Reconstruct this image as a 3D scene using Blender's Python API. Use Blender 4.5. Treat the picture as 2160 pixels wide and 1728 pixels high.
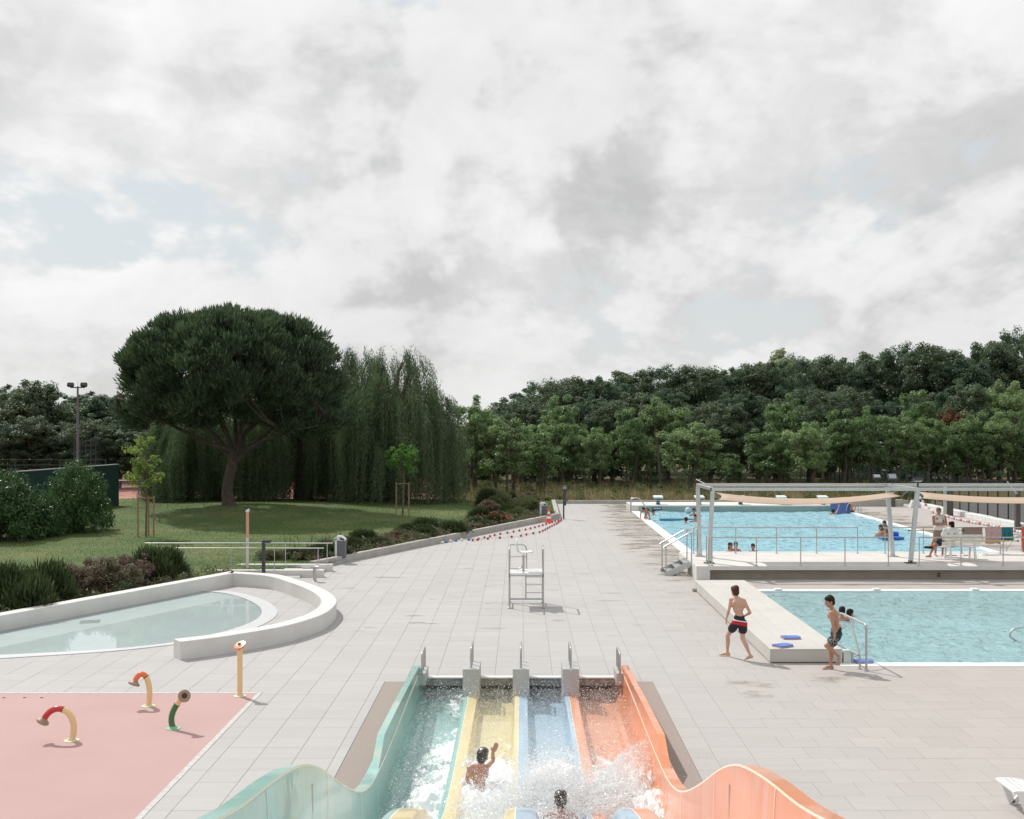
import bpy, bmesh, math, random
import numpy as np
from mathutils import Vector, Matrix, noise as mnoise

for o in list(bpy.data.objects): bpy.data.objects.remove(o)
scene = bpy.context.scene
col = scene.collection
rad = math.radians
random.seed(7); RNG = np.random.default_rng(11)

# ------------------------------------------------------------------ camera, sky, sun, exposure
CAM_H = 5.28; FPX = 2405.0; VX = 1099.0; VY = 890.0
cam_d = bpy.data.cameras.new('camera'); cam = bpy.data.objects.new('camera', cam_d); col.objects.link(cam)
cam.location = (0, 0, CAM_H); cam.rotation_euler = (rad(90), 0, 0)
cam_d.sensor_width = 36; cam_d.lens = 36*FPX/2160
cam_d.shift_x = -(VX-1080)/2160; cam_d.shift_y = (VY-864)/2160
cam_d.clip_start = .1; cam_d.clip_end = 3000
scene.camera = cam

SUN = Vector((-.57, .65, 1.0)).normalized()          # direction towards the sun
sd = bpy.data.lights.new('sun', 'SUN'); sd.energy = 3.4; sd.angle = rad(.55); sd.color = (1, .965, .915)
so = bpy.data.objects.new('sun', sd); col.objects.link(so)
so.rotation_euler = SUN.to_track_quat('Z', 'Y').to_euler()

world = bpy.data.worlds.new('World'); scene.world = world; world.use_nodes = True
def build_world():
    nt = world.node_tree; nt.nodes.clear(); N = nt.nodes.new; L = nt.links.new
    out = N('ShaderNodeOutputWorld'); bg = N('ShaderNodeBackground'); bg.inputs['Strength'].default_value = .1
    L(bg.outputs[0], out.inputs[0])
    sky = N('ShaderNodeTexSky'); sky.sky_type = 'NISHITA'; sky.sun_disc = False
    sky.sun_elevation = math.asin(SUN.z); sky.sun_rotation = math.atan2(SUN.x, SUN.y)
    sky.air_density = 1.1; sky.dust_density = 2.2; sky.ozone_density = 1.3
    tc = N('ShaderNodeTexCoord'); sep = N('ShaderNodeSeparateXYZ'); L(tc.outputs['Generated'], sep.inputs[0])
    def math_(op, a, b=None, c=None, clamp=False):
        n = N('ShaderNodeMath'); n.operation = op; n.use_clamp = clamp
        for i, v in enumerate((a, b, c)):
            if v is None: continue
            if isinstance(v, (int, float)): n.inputs[i].default_value = v
            else: L(v, n.inputs[i])
        return n.outputs[0]
    zc = math_('MAXIMUM', sep.outputs['Z'], 0.0)
    den = math_('ADD', zc, .62)
    u = math_('DIVIDE', sep.outputs['X'], den); v = math_('DIVIDE', sep.outputs['Y'], den)
    cb = N('ShaderNodeCombineXYZ'); L(u, cb.inputs[0]); L(v, cb.inputs[1])
    def noise(scale, detail, rough, off=(0, 0, 0), dist=0.0, lac=2.0):
        mp = N('ShaderNodeMapping'); mp.inputs['Location'].default_value = off; L(cb.outputs[0], mp.inputs[0])
        n = N('ShaderNodeTexNoise'); n.noise_dimensions = '2D'; n.inputs['Scale'].default_value = scale; n.inputs['Detail'].default_value = detail
        n.inputs['Roughness'].default_value = rough; n.inputs['Distortion'].default_value = dist; n.inputs['Lacunarity'].default_value = lac
        L(mp.outputs[0], n.inputs['Vector']); return n.outputs['Fac']
    def mr(val, a, b, c, d, smooth=True):
        n = N('ShaderNodeMapRange'); n.interpolation_type = 'SMOOTHSTEP' if smooth else 'LINEAR'
        for i, x in zip((1, 2, 3, 4), (a, b, c, d)): n.inputs[i].default_value = x
        L(val, n.inputs[0]); return n.outputs[0]
    def field(off, det):                                  # heaped cumulus: broad masses with billows on their edges
        n = noise(2.3, det, .56, off, .35)
        mp = N('ShaderNodeMapping'); mp.inputs['Location'].default_value = off; L(cb.outputs[0], mp.inputs[0])
        vo = N('ShaderNodeTexVoronoi'); vo.voronoi_dimensions = '2D'; vo.feature = 'F1'; vo.inputs['Scale'].default_value = 6.5; vo.inputs['Detail'].default_value = 3; vo.inputs['Roughness'].default_value = .55
        vo.inputs['Lacunarity'].default_value = 2.3; L(mp.outputs[0], vo.inputs['Vector'])
        return math_('SUBTRACT', n, math_('MULTIPLY', vo.outputs['Distance'], .17))
    o = (4.35, 8.07, 0)
    cov = field(o, 10)
    cover = mr(cov, .17, .255, 0, 1)
    lit = field((o[0]-.035, o[1]-.07, 0), 10)                # same field, stepped towards the sun
    edge = math_('SUBTRACT', cov, lit)
    shade = mr(edge, -.13, .12, 0.0, 1.0)
    base_n = noise(1.7, 5, .5, (9.3, 2.2, 0), .3)
    base = mr(base_n, .28, .70, 1.0, 0.0)
    puff = noise(8.5, 8, .62, (1.7, 5.1, 0), .6)
    t = math_('ADD', math_('MULTIPLY', shade, .46), math_('MULTIPLY', base, .46))
    t = math_('ADD', t, math_('MULTIPLY_ADD', puff, .56, -.24), None, True)
    ramp = N('ShaderNodeValToRGB'); L(t, ramp.inputs[0])
    e = ramp.color_ramp.elements
    e[0].position = .0; e[0].color = (5.7, 5.72, 5.73, 1)
    e[1].position = 1.; e[1].color = (9.9, 9.95, 9.93, 1)
    m = ramp.color_ramp.elements.new(.45); m.color = (8.1, 8.13, 8.12, 1)
    # blue gaps: the clear sky seen through thin haze
    gap = N('ShaderNodeMix'); gap.data_type = 'RGBA'; gap.inputs[0].default_value = .78
    L(sky.outputs[0], gap.inputs[6]); gap.inputs[7].default_value = (7.3, 7.75, 8.0, 1)
    mix = N('ShaderNodeMix'); mix.data_type = 'RGBA'; L(cover, mix.inputs[0])
    L(gap.outputs[2], mix.inputs[6]); L(ramp.outputs[0], mix.inputs[7])
    # pale horizon band where the deck of cloud thins with distance
    hz = mr(zc, .0, .16, 1.0, 0.0)
    hmul = math_('MULTIPLY', hz, .45)
    mix2 = N('ShaderNodeMix'); mix2.data_type = 'RGBA'; L(hmul, mix2.inputs[0])
    L(mix.outputs[2], mix2.inputs[6]); mix2.inputs[7].default_value = (7.5, 7.45, 7.35, 1)
    L(mix2.outputs[2], bg.inputs['Color'])
build_world()
vs = scene.view_settings; vs.view_transform = 'Standard'; vs.look = 'None'; vs.gamma = 1; vs.exposure = 0.0; vs.use_curve_mapping = False
scene.cycles.max_bounces = 8; scene.cycles.transparent_max_bounces = 12; scene.cycles.use_denoising = True
scene.cycles.caustics_reflective = False; scene.cycles.caustics_refractive = False

# ------------------------------------------------------------------ helpers
def gp(px, py, z=0.0):
    D = (CAM_H-z)*FPX/(py-VY); return Vector(((px-VX)*D/FPX, D, z))
def at(px, py, D): return Vector(((px-VX)*D/FPX, D, CAM_H-(py-VY)*D/FPX))
ORG = {}
def thing(name, label, cat, loc=(0, 0, 0), group=None, rotz=0.0):
    o = bpy.data.objects.new(name, None); col.objects.link(o); o.empty_display_size = .2
    o.location = loc; o.rotation_euler = (0, 0, rotz)
    o['label'] = label; o['category'] = cat
    if group: o['group'] = group
    ORG[o.name] = Vector(loc); return o
def tag(o, label, cat, group=None):
    o['label'] = label; o['category'] = cat
    if group: o['group'] = group
    return o
def struct(o): o['kind'] = 'structure'; return o
def stuff(o, label=None, cat=None):
    o['kind'] = 'stuff'
    if label: o['label'] = label
    if cat: o['category'] = cat
    return o
def link_mesh(name, me, parent=None, mat=None, loc=None):
    o = bpy.data.objects.new(name, me); col.objects.link(o)
    if mat is not None and not me.materials:
        for m in (mat if isinstance(mat, (list, tuple)) else [mat]): me.materials.append(m)
    if parent is not None: o.parent = parent; ORG[o.name] = ORG[parent.name].copy()
    if loc is not None: o.location = loc
    if parent is None: ORG[o.name] = Vector(loc) if loc is not None else Vector((0, 0, 0))
    return o
def np_mesh(name, verts, faces, smooth=False, k=4):
    verts = np.asarray(verts, dtype=np.float32).reshape(-1, 3); faces = np.asarray(faces, dtype=np.int32).reshape(-1, k)
    me = bpy.data.meshes.new(name); me.vertices.add(len(verts)); me.vertices.foreach_set('co', verts.ravel())
    me.loops.add(faces.size); me.loops.foreach_set('vertex_index', faces.ravel())
    me.polygons.add(len(faces)); me.polygons.foreach_set('loop_start', np.arange(0, faces.size, k, dtype=np.int32))
    me.polygons.foreach_set('use_smooth', np.full(len(faces), smooth))
    me.update(calc_edges=True); return me
class MB:
    def __init__(s): s.v = []; s.f = []; s.m = []; s.cm = 0
    def add(s, vs, fs):
        b = len(s.v); s.v += [tuple(v) for v in vs]
        for f in fs: s.f.append(tuple(i+b for i in f)); s.m.append(s.cm)
        return s
    def box(s, c, d, rz=0.0, M=None):
        x, y, z = d[0]/2, d[1]/2, d[2]/2
        vs = [Vector(p) for p in ((-x,-y,-z),(x,-y,-z),(x,y,-z),(-x,y,-z),(-x,-y,z),(x,-y,z),(x,y,z),(-x,y,z))]
        R = M if M is not None else Matrix.Rotation(rz, 3, 'Z')
        return s.add([R@v+Vector(c) for v in vs], [(0,3,2,1),(4,5,6,7),(0,1,5,4),(1,2,6,5),(2,3,7,6),(3,0,4,7)])
    def bb(s, x0, x1, y0, y1, z0, z1): return s.box(((x0+x1)/2,(y0+y1)/2,(z0+z1)/2), (x1-x0, y1-y0, z1-z0))
    def bevbox(s, c, d, b, rz=0.0):
        bm = bmesh.new(); bmesh.ops.create_cube(bm, size=1)
        for v in bm.verts: v.co = Vector((v.co.x*d[0], v.co.y*d[1], v.co.z*d[2]))
        bmesh.ops.bevel(bm, geom=list(bm.edges), offset=b, segments=2, affect='EDGES', profile=.5)
        R = Matrix.Rotation(rz, 3, 'Z'); bm.verts.index_update()
        s.add([R@v.co+Vector(c) for v in bm.verts], [[v.index for v in f.verts] for f in bm.faces]); bm.free(); return s
    def tube(s, pts, r, n=8, cap=True, r2=None):
        pts = [Vector(p) for p in pts]; k = len(pts)
        rs = list(r) if isinstance(r, (list, tuple)) else [r]*k
        b = len(s.v); up = None
        for i, p in enumerate(pts):
            t = (pts[min(i+1, k-1)]-pts[max(i-1, 0)]);
            if t.length < 1e-9: t = Vector((0, 0, 1))
            t.normalize()
            if up is None:
                up = Vector((0, 0, 1)) if abs(t.z) < .9 else Vector((1, 0, 0))
            a = t.cross(up); 
            if a.length < 1e-6: a = t.cross(Vector((0, 1, 0)))
            a.normalize(); c = a.cross(t).normalized(); up = c
            for j in range(n):
                th = 2*math.pi*j/n; s.v.append(tuple(p+(a*math.cos(th)+c*math.sin(th))*rs[i]))
        for i in range(k-1):
            for j in range(n):
                j2 = (j+1) % n; s.f.append((b+i*n+j, b+i*n+j2, b+(i+1)*n+j2, b+(i+1)*n+j)); s.m.append(s.cm)
        if cap:
            s.f.append(tuple(b+j for j in range(n))[::-1]); s.m.append(s.cm)
            s.f.append(tuple(b+(k-1)*n+j for j in range(n))); s.m.append(s.cm)
        return s
    def lathe(s, prof, c, n=20, axis=None):
        c = Vector(c); R = Matrix.Identity(3)
        if axis is not None: R = Vector(axis).to_track_quat('Z', 'Y').to_matrix()
        b = len(s.v); k = len(prof)
        for r, z in prof:
            for j in range(n):
                th = 2*math.pi*j/n; s.v.append(tuple(R@Vector((r*math.cos(th), r*math.sin(th), z))+c))
        for i in range(k-1):
            for j in range(n):
                j2 = (j+1) % n; s.f.append((b+i*n+j, b+i*n+j2, b+(i+1)*n+j2, b+(i+1)*n+j)); s.m.append(s.cm)
        s.f.append(tuple(b+j for j in range(n))[::-1]); s.m.append(s.cm)
        s.f.append(tuple(b+(k-1)*n+j for j in range(n))); s.m.append(s.cm)
        return s
    def prism(s, poly, z0, z1):
        n = len(poly); vs = [(x, y, z0) for x, y in poly]+[(x, y, z1) for x, y in poly]
        return s.add(vs, [tuple(range(n))[::-1], tuple(range(n, 2*n))]+[(i, (i+1) % n, n+(i+1) % n, n+i) for i in range(n)])
    def extrude(s, poly, d):                          # polygon of 3-D points swept along d
        n = len(poly); d = Vector(d); vs = [Vector(p) for p in poly]; vs += [v+d for v in vs]
        return s.add(vs, [tuple(range(n))[::-1], tuple(range(n, 2*n))]+[(i, (i+1) % n, n+(i+1) % n, n+i) for i in range(n)])
    def build(s, name, mat, parent=None, smooth=False):
        org = ORG[parent.name] if parent is not None else Vector((0, 0, 0))
        me = bpy.data.meshes.new(name)
        me.from_pydata([tuple(Vector(v)-org) for v in s.v], [], s.f)
        mats = mat if isinstance(mat, (list, tuple)) else [mat]
        for m in mats: me.materials.append(m)
        if len(mats) > 1: me.polygons.foreach_set('material_index', s.m)
        bm = bmesh.new(); bm.from_mesh(me); bmesh.ops.recalc_face_normals(bm, faces=bm.faces); bm.to_mesh(me); bm.free()
        if smooth: me.polygons.foreach_set('use_smooth', [True]*len(me.polygons)); 
        me.update()
        if smooth: me.set_sharp_from_angle(angle=rad(38))
        return link_mesh(name, me, parent)
def dup(root, loc, rotz=0.0, label=None, group=None, scale=None):
    r = root.copy(); col.objects.link(r); r.location = loc; r.rotation_euler = (0, 0, rotz)
    if scale is not None: r.scale = scale if isinstance(scale, (tuple, list)) else (scale,)*3
    if label: r['label'] = label
    if group: r['group'] = group
    for ch in list(root.children):
        c = ch.copy(); col.objects.link(c); c.parent = r
        for g in ch.children:
            d = g.copy(); col.objects.link(d); d.parent = c
    return r
def arc(c, r, a0, a1, n, ax=Vector((1, 0, 0)), ay=Vector((0, 0, 1))):
    return [Vector(c)+ax*(r*math.cos(a0+(a1-a0)*i/n))+ay*(r*math.sin(a0+(a1-a0)*i/n)) for i in range(n+1)]
def bend(pts, r=.06, n=4):
    pts = [Vector(p) for p in pts]; out = [pts[0]]
    for i in range(1, len(pts)-1):
        a, b, c = pts[i-1], pts[i], pts[i+1]
        d1 = (a-b); d2 = (c-b); q = min(r, d1.length*.45, d2.length*.45)
        p1 = b+d1.normalized()*q; p2 = b+d2.normalized()*q
        for k in range(n+1):
            t = k/n; out.append(p1*(1-t)**2+b*2*t*(1-t)+p2*t*t)
    out.append(pts[-1]); return out
def interp(tab, x):
    xs = [a for a, _ in tab]; ys = [b for _, b in tab]
    return float(np.interp(x, xs, ys))
def cubic(tab, n=8):                                  # smooth a table (Catmull-Rom)
    out = []
    for i in range(len(tab)-1):
        p0 = tab[max(i-1, 0)]; p1 = tab[i]; p2 = tab[i+1]; p3 = tab[min(i+2, len(tab)-1)]
        for k in range(n):
            t = k/n
            out.append(tuple(.5*(2*p1[j]+(p2[j]-p0[j])*t+(2*p0[j]-5*p1[j]+4*p2[j]-p3[j])*t*t+(3*p1[j]-p0[j]-3*p2[j]+p3[j])*t**3) for j in range(len(p1))))
    out.append(tuple(tab[-1])); return out
ORD = ['first','second','third','fourth','fifth','sixth','seventh','eighth','ninth','tenth','eleventh','twelfth','thirteenth','fourteenth',
       'fifteenth','sixteenth','seventeenth','eighteenth','nineteenth','twentieth','twenty-first','twenty-second','twenty-third','twenty-fourth',
       'twenty-fifth','twenty-sixth','twenty-seventh','twenty-eighth','twenty-ninth','thirtieth','thirty-first','thirty-second','thirty-third',
       'thirty-fourth','thirty-fifth','thirty-sixth','thirty-seventh','thirty-eighth','thirty-ninth','fortieth']

# ------------------------------------------------------------------ materials
MATS = {}
def mat(name, color, rough=.6, spec=.5, metal=0.0, var=0.0, vscale=3.0, bump=0.0, bscale=40.0, coat=0.0, detail=6, col2=None, sss=0.0, coords='Object'):
    if name in MATS: return MATS[name]
    m = bpy.data.materials.new(name); m.use_nodes = True; nt = m.node_tree; N = nt.nodes.new; L = nt.links.new
    b = nt.nodes['Principled BSDF']; b.inputs['Base Color'].default_value = (*color, 1); b.inputs['Roughness'].default_value = rough
    b.inputs['Specular IOR Level'].default_value = spec; b.inputs['Metallic'].default_value = metal
    if coat: b.inputs['Coat Weight'].default_value = coat; b.inputs['Coat Roughness'].default_value = .08
    if sss: b.inputs['Subsurface Weight'].default_value = sss; b.inputs['Subsurface Radius'].default_value = (.02, .008, .004)
    tc = N('ShaderNodeTexCoord')
    if var or col2:
        n = N('ShaderNodeTexNoise'); n.inputs['Scale'].default_value = vscale; n.inputs['Detail'].default_value = detail; n.inputs['Roughness'].default_value = .6
        L(tc.outputs[coords], n.inputs['Vector'])
        mx = N('ShaderNodeMix'); mx.data_type = 'RGBA'
        r = N('ShaderNodeMapRange'); r.inputs[1].default_value = .32; r.inputs[2].default_value = .68; L(n.outputs['Fac'], r.inputs[0]); L(r.outputs[0], mx.inputs[0])
        c1 = col2 if col2 else tuple(min(1, c*(1+var)) for c in color); c0 = color if col2 else tuple(c*(1-var) for c in color)
        mx.inputs[6].default_value = (*c0, 1); mx.inputs[7].default_value = (*c1, 1); L(mx.outputs[2], b.inputs['Base Color'])
    if bump:
        n2 = N('ShaderNodeTexNoise'); n2.inputs['Scale'].default_value = bscale; n2.inputs['Detail'].default_value = 4; L(tc.outputs[coords], n2.inputs['Vector'])
        bp = N('ShaderNodeBump'); bp.inputs['Strength'].default_value = bump; bp.inputs['Distance'].default_value = .02; L(n2.outputs['Fac'], bp.inputs['Height']); L(bp.outputs[0], b.inputs['Normal'])
    MATS[name] = m; return m
def leaf_mat(name, c0, c1, trans=.35, rough=.55, spec=.3, tscale=1.25):
    if name in MATS: return MATS[name]
    m = bpy.data.materials.new(name); m.use_nodes = True; nt = m.node_tree; N = nt.nodes.new; L = nt.links.new
    b = nt.nodes['Principled BSDF']; out = nt.nodes['Material Output']
    b.inputs['Roughness'].default_value = rough; b.inputs['Specular IOR Level'].default_value = spec
    geo = N('ShaderNodeNewGeometry'); oi = N('ShaderNodeObjectInfo'); tc = N('ShaderNodeTexCoord')
    n = N('ShaderNodeTexNoise'); n.inputs['Scale'].default_value = .9; n.inputs['Detail'].default_value = 3; L(tc.outputs['Object'], n.inputs['Vector'])
    a = N('ShaderNodeMath'); a.operation = 'MULTIPLY_ADD'; L(geo.outputs['Random Per Island'], a.inputs[0]); a.inputs[1].default_value = .55; 
    a2 = N('ShaderNodeMath'); a2.operation = 'MULTIPLY_ADD'; L(n.outputs['Fac'], a2.inputs[0]); a2.inputs[1].default_value = .7; a2.inputs[2].default_value = -.25
    L(a2.outputs[0], a.inputs[2])
    a3 = N('ShaderNodeMath'); a3.operation = 'MULTIPLY_ADD'; a3.use_clamp = True; L(oi.outputs['Random'], a3.inputs[0]); a3.inputs[1].default_value = .3; L(a.outputs[0], a3.inputs[2])
    mx = N('ShaderNodeMix'); mx.data_type = 'RGBA'; L(a3.outputs[0], mx.inputs[0]); mx.inputs[6].default_value = (*c0, 1); mx.inputs[7].default_value = (*c1, 1)
    L(mx.outputs[2], b.inputs['Base Color'])
    tr = N('ShaderNodeBsdfTranslucent'); mul = N('ShaderNodeMix'); mul.data_type = 'RGBA'; mul.blend_type = 'MULTIPLY'; mul.inputs[0].default_value = 1
    L(mx.outputs[2], mul.inputs[6]); mul.inputs[7].default_value = (tscale*.95, tscale*1.08, tscale*.78, 1); L(mul.outputs[2], tr.inputs['Color'])
    ms = N('ShaderNodeMixShader'); ms.inputs[0].default_value = trans; L(b.outputs[0], ms.inputs[1]); L(tr.outputs[0], ms.inputs[2]); L(ms.outputs[0], out.inputs['Surface'])
    MATS[name] = m; return m
STEEL = mat('steel', (.48, .48, .47), .42, metal=.9)
GALV = mat('galvanised_steel', (.50, .52, .52), .42, metal=.7, var=.10, vscale=6)
WHITE = mat('white_paint', (.74, .74, .73), .45, var=.04, vscale=5)
WPLAST = mat('white_plastic', (.76, .76, .75), .35)
CONC = mat('concrete', (.40, .385, .36), .85, var=.16, vscale=2.2, bump=.25, bscale=60)
CONCW = mat('white_concrete', (.66, .645, .62), .8, var=.06, vscale=1.3, bump=.18, bscale=90)
CONCB = mat('block_concrete', (.53, .515, .48), .75, var=.06, vscale=1.0, bump=.1, bscale=70)
DARKM = mat('dark_metal', (.045, .047, .05), .5, var=.1)
GREENM = mat('fence_green', (.012, .035, .028), .5)
ROPE = mat('rope', (.5, .5, .48), .8)
# ------------------------------------------------------------------ noise for geometry
def vnoise(x, y, seed=0):
    r = np.random.default_rng(seed); T = r.random((256, 256))
    xi = np.floor(x).astype(int); yi = np.floor(y).astype(int); fx = x-xi; fy = y-yi
    fx = fx*fx*(3-2*fx); fy = fy*fy*(3-2*fy); g = lambda a, b: T[a % 256, b % 256]
    return (g(xi, yi)*(1-fx)+g(xi+1, yi)*fx)*(1-fy)+(g(xi, yi+1)*(1-fx)+g(xi+1, yi+1)*fx)*fy
def fbm(x, y, seed=0, oct=4):
    s = 0; a = .5; t = 0
    for o in range(oct): s = s+a*vnoise(x*2**o+17.3*o, y*2**o+5.1*o, seed+o); t += a; a *= .55
    return s/t

# ------------------------------------------------------------------ ground sheet with openings for the pools
POOL_N = (6.9, 40.0, 24.62, 35.95)       # x0 x1 y0 y1 (with coping)
POOL_F = (6.5, 19.5, 42.3, 67.5)
SLIDE_H = (-2.06, 2.06, 1.0, 23.62)
def ground():
    holes = [POOL_N, POOL_F, SLIDE_H]
    xs = sorted({-900, -200, 200, 900, *[h[0] for h in holes], *[h[1] for h in holes]})
    ys = sorted({-300, 150, 400, 1500, *[h[2] for h in holes], *[h[3] for h in holes]})
    vs = [(x, y, -.055) for y in ys for x in xs]; fs = []; nx = len(xs)
    for j in range(len(ys)-1):
        for i in range(nx-1):
            cx = (xs[i]+xs[i+1])/2; cy = (ys[j]+ys[j+1])/2
            if any(h[0] < cx < h[1] and h[2] < cy < h[3] for h in holes): continue
            fs.append((j*nx+i, j*nx+i+1, (j+1)*nx+i+1, (j+1)*nx+i))
    m = mat('field_soil', (.16, .115, .065), .95, col2=(.085, .095, .04), vscale=.35, bump=.4, bscale=3)
    return struct(link_mesh('ground', np_mesh('ground', vs, fs), None, m))
ground()

# ------------------------------------------------------------------ paved deck
def deck_material():
    m = bpy.data.materials.new('paving_stone'); m.use_nodes = True; nt = m.node_tree; N = nt.nodes.new; L = nt.links.new
    b = nt.nodes['Principled BSDF']
    geo = N('ShaderNodeNewGeometry'); P = geo.outputs['Position']
    def noise(scale, detail, sc=(1, 1, 1), rough=.55):
        mp = N('ShaderNodeMapping'); mp.inputs['Scale'].default_value = sc; L(P, mp.inputs[0])
        n = N('ShaderNodeTexNoise'); n.inputs['Scale'].default_value = scale; n.inputs['Detail'].default_value = detail; n.inputs['Roughness'].default_value = rough
        L(mp.outputs[0], n.inputs['Vector']); return n.outputs['Fac']
    def mth(op, a, b_=None, c=None, clamp=False):
        n = N('ShaderNodeMath'); n.operation = op; n.use_clamp = clamp
        for i, v in enumerate((a, b_, c)):
            if v is None: continue
            if isinstance(v, (int, float)): n.inputs[i].default_value = v
            else: L(v, n.inputs[i])
        return n.outputs[0]
    def mr(v, a, b_, c=0., d=1.):
        n = N('ShaderNodeMapRange'); n.interpolation_type = 'SMOOTHSTEP'
        for i, x in zip((1, 2, 3, 4), (a, b_, c, d)): n.inputs[i].default_value = x
        L(v, n.inputs[0]); return n.outputs[0]
    A1 = N('ShaderNodeAttribute'); A1.attribute_type = 'GEOMETRY'; A1.attribute_name = 'tilev'
    A2 = N('ShaderNodeAttribute'); A2.attribute_type = 'OBJECT'; A2.attribute_name = 'tilev'
    tv = mth('ADD', A1.outputs['Fac'], A2.outputs['Fac'])
    streak = noise(2.2, 5, (.35, 2.4, 1)); grain = noise(55, 3); big = noise(.22, 3)
    v = mth('MULTIPLY_ADD', tv, .055, .945)
    v = mth('ADD', v, mth('MULTIPLY_ADD', streak, .13, -.065))
    v = mth('ADD', v, mth('MULTIPLY_ADD', grain, .16, -.08))
    v = mth('ADD', v, mth('MULTIPLY_ADD', big, .14, -.07))
    # water on the stone: along the pool edge, in drips on the joints, under the bathers
    sx = N('ShaderNodeSeparateXYZ'); L(P, sx.inputs[0]); X, Y = sx.outputs['X'], sx.outputs['Y']
    wn = noise(.9, 9, (.6, 1.0, 1), .72); wl = noise(.23, 2)
    strip = mth('MULTIPLY', mr(X, 2.6, 5.4), mr(Y, 30, 40)); strip = mth('MULTIPLY', strip, mr(X, 6.9, 6.6))
    strip2 = mth('MULTIPLY', mr(X, 19.3, 19.5), mr(X, 24.0, 20.2))
    near = mth('MULTIPLY', mr(Y, 21.2, 24.0), mth('MULTIPLY', mr(X, 3.5, 4.8), mr(Y, 24.75, 24.55)))
    wm = mth('MAXIMUM', mth('MAXIMUM', strip, strip2), mth('MULTIPLY', near, .62))
    def blob(cx, cy, rx, ry):
        a = mth('DIVIDE', mth('SUBTRACT', X, cx), rx); b_ = mth('DIVIDE', mth('SUBTRACT', Y, cy), ry); return mr(mth('ADD', mth('MULTIPLY', a, a), mth('MULTIPLY', b_, b_)), 1.0, 0.0)
    wm = mth('MAXIMUM', wm, mth('MAXIMUM', mth('MULTIPLY', blob(4.55, 22.9, .8, 2.0), .8), mth('MULTIPLY', blob(6.6, 23.6, 2.4, .9), .8)))
    thr = mth('MULTIPLY_ADD', wm, -.30, .75)
    wet = mr(mth('SUBTRACT', wn, thr), -.02, .10)
    sp = noise(1.7, 3, (.35, 1.6, 1)); spots = mth('MULTIPLY', mr(sp, .64, .67), mth('MULTIPLY', mr(Y, 27, 30), mr(Y, 46, 40)))
    wet = mth('MAXIMUM', wet, mth('MULTIPLY', spots, .9))
    wetc = mth('MULTIPLY_ADD', wet, -.25, 1.0)
    v = mth('MULTIPLY', v, wetc)
    warm = mr(X, 1.0, 9.0)
    mx = N('ShaderNodeMix'); mx.data_type = 'RGBA'; L(warm, mx.inputs[0]); mx.inputs[6].default_value = (.450, .438, .428, 1); mx.inputs[7].default_value = (.438, .405, .382, 1)
    mw = N('ShaderNodeMix'); mw.data_type = 'RGBA'; L(wet, mw.inputs[0]); L(mx.outputs[2], mw.inputs[6]); mw.inputs[7].default_value = (.44, .395, .345, 1)
    sc = N('ShaderNodeVectorMath'); sc.operation = 'SCALE'; L(mw.outputs[2], sc.inputs[0]); L(v, sc.inputs['Scale'])
    L(sc.outputs[0], b.inputs['Base Color'])
    rg = mth('MULTIPLY_ADD', wet, -.54, .76); L(rg, b.inputs['Roughness'])
    b.inputs['Specular IOR Level'].default_value = .28
    bp = N('ShaderNodeBump'); bp.inputs['Strength'].default_value = .25; bp.inputs['Distance'].default_value = .004
    L(mth('MULTIPLY', grain, mth('SUBTRACT', 1.0, wet)), bp.inputs['Height']); L(bp.outputs[0], b.inputs['Normal'])
    return m
PAVE = deck_material()
KERB = [(-17.6, 20.0), (-13.45, 29.1), (-9.75, 37.3), (-7.45, 40.6), (-6.57, 42.75), (2.1, 62.3), (2.2, 73.6)]   # edge between planting and paving
def kerb_x(y): return float(np.interp(y, [p[1] for p in KERB], [p[0] for p in KERB]))
def sub_rect(r, h):
    x0, x1, y0, y1 = r; a0, a1, b0, b1 = h
    if a0 >= x1-1e-6 or a1 <= x0+1e-6 or b0 >= y1-1e-6 or b1 <= y0+1e-6: return [r]
    out = []
    if b0 > y0: out.append((x0, x1, y0, b0))
    if b1 < y1: out.append((x0, x1, b1, y1))
    m0, m1 = max(y0, b0), min(y1, b1)
    if a0 > x0: out.append((x0, a0, m0, m1))
    if a1 < x1: out.append((a1, x1, m0, m1))
    return [q for q in out if q[1]-q[0] > .04 and q[3]-q[2] > .04]
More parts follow.
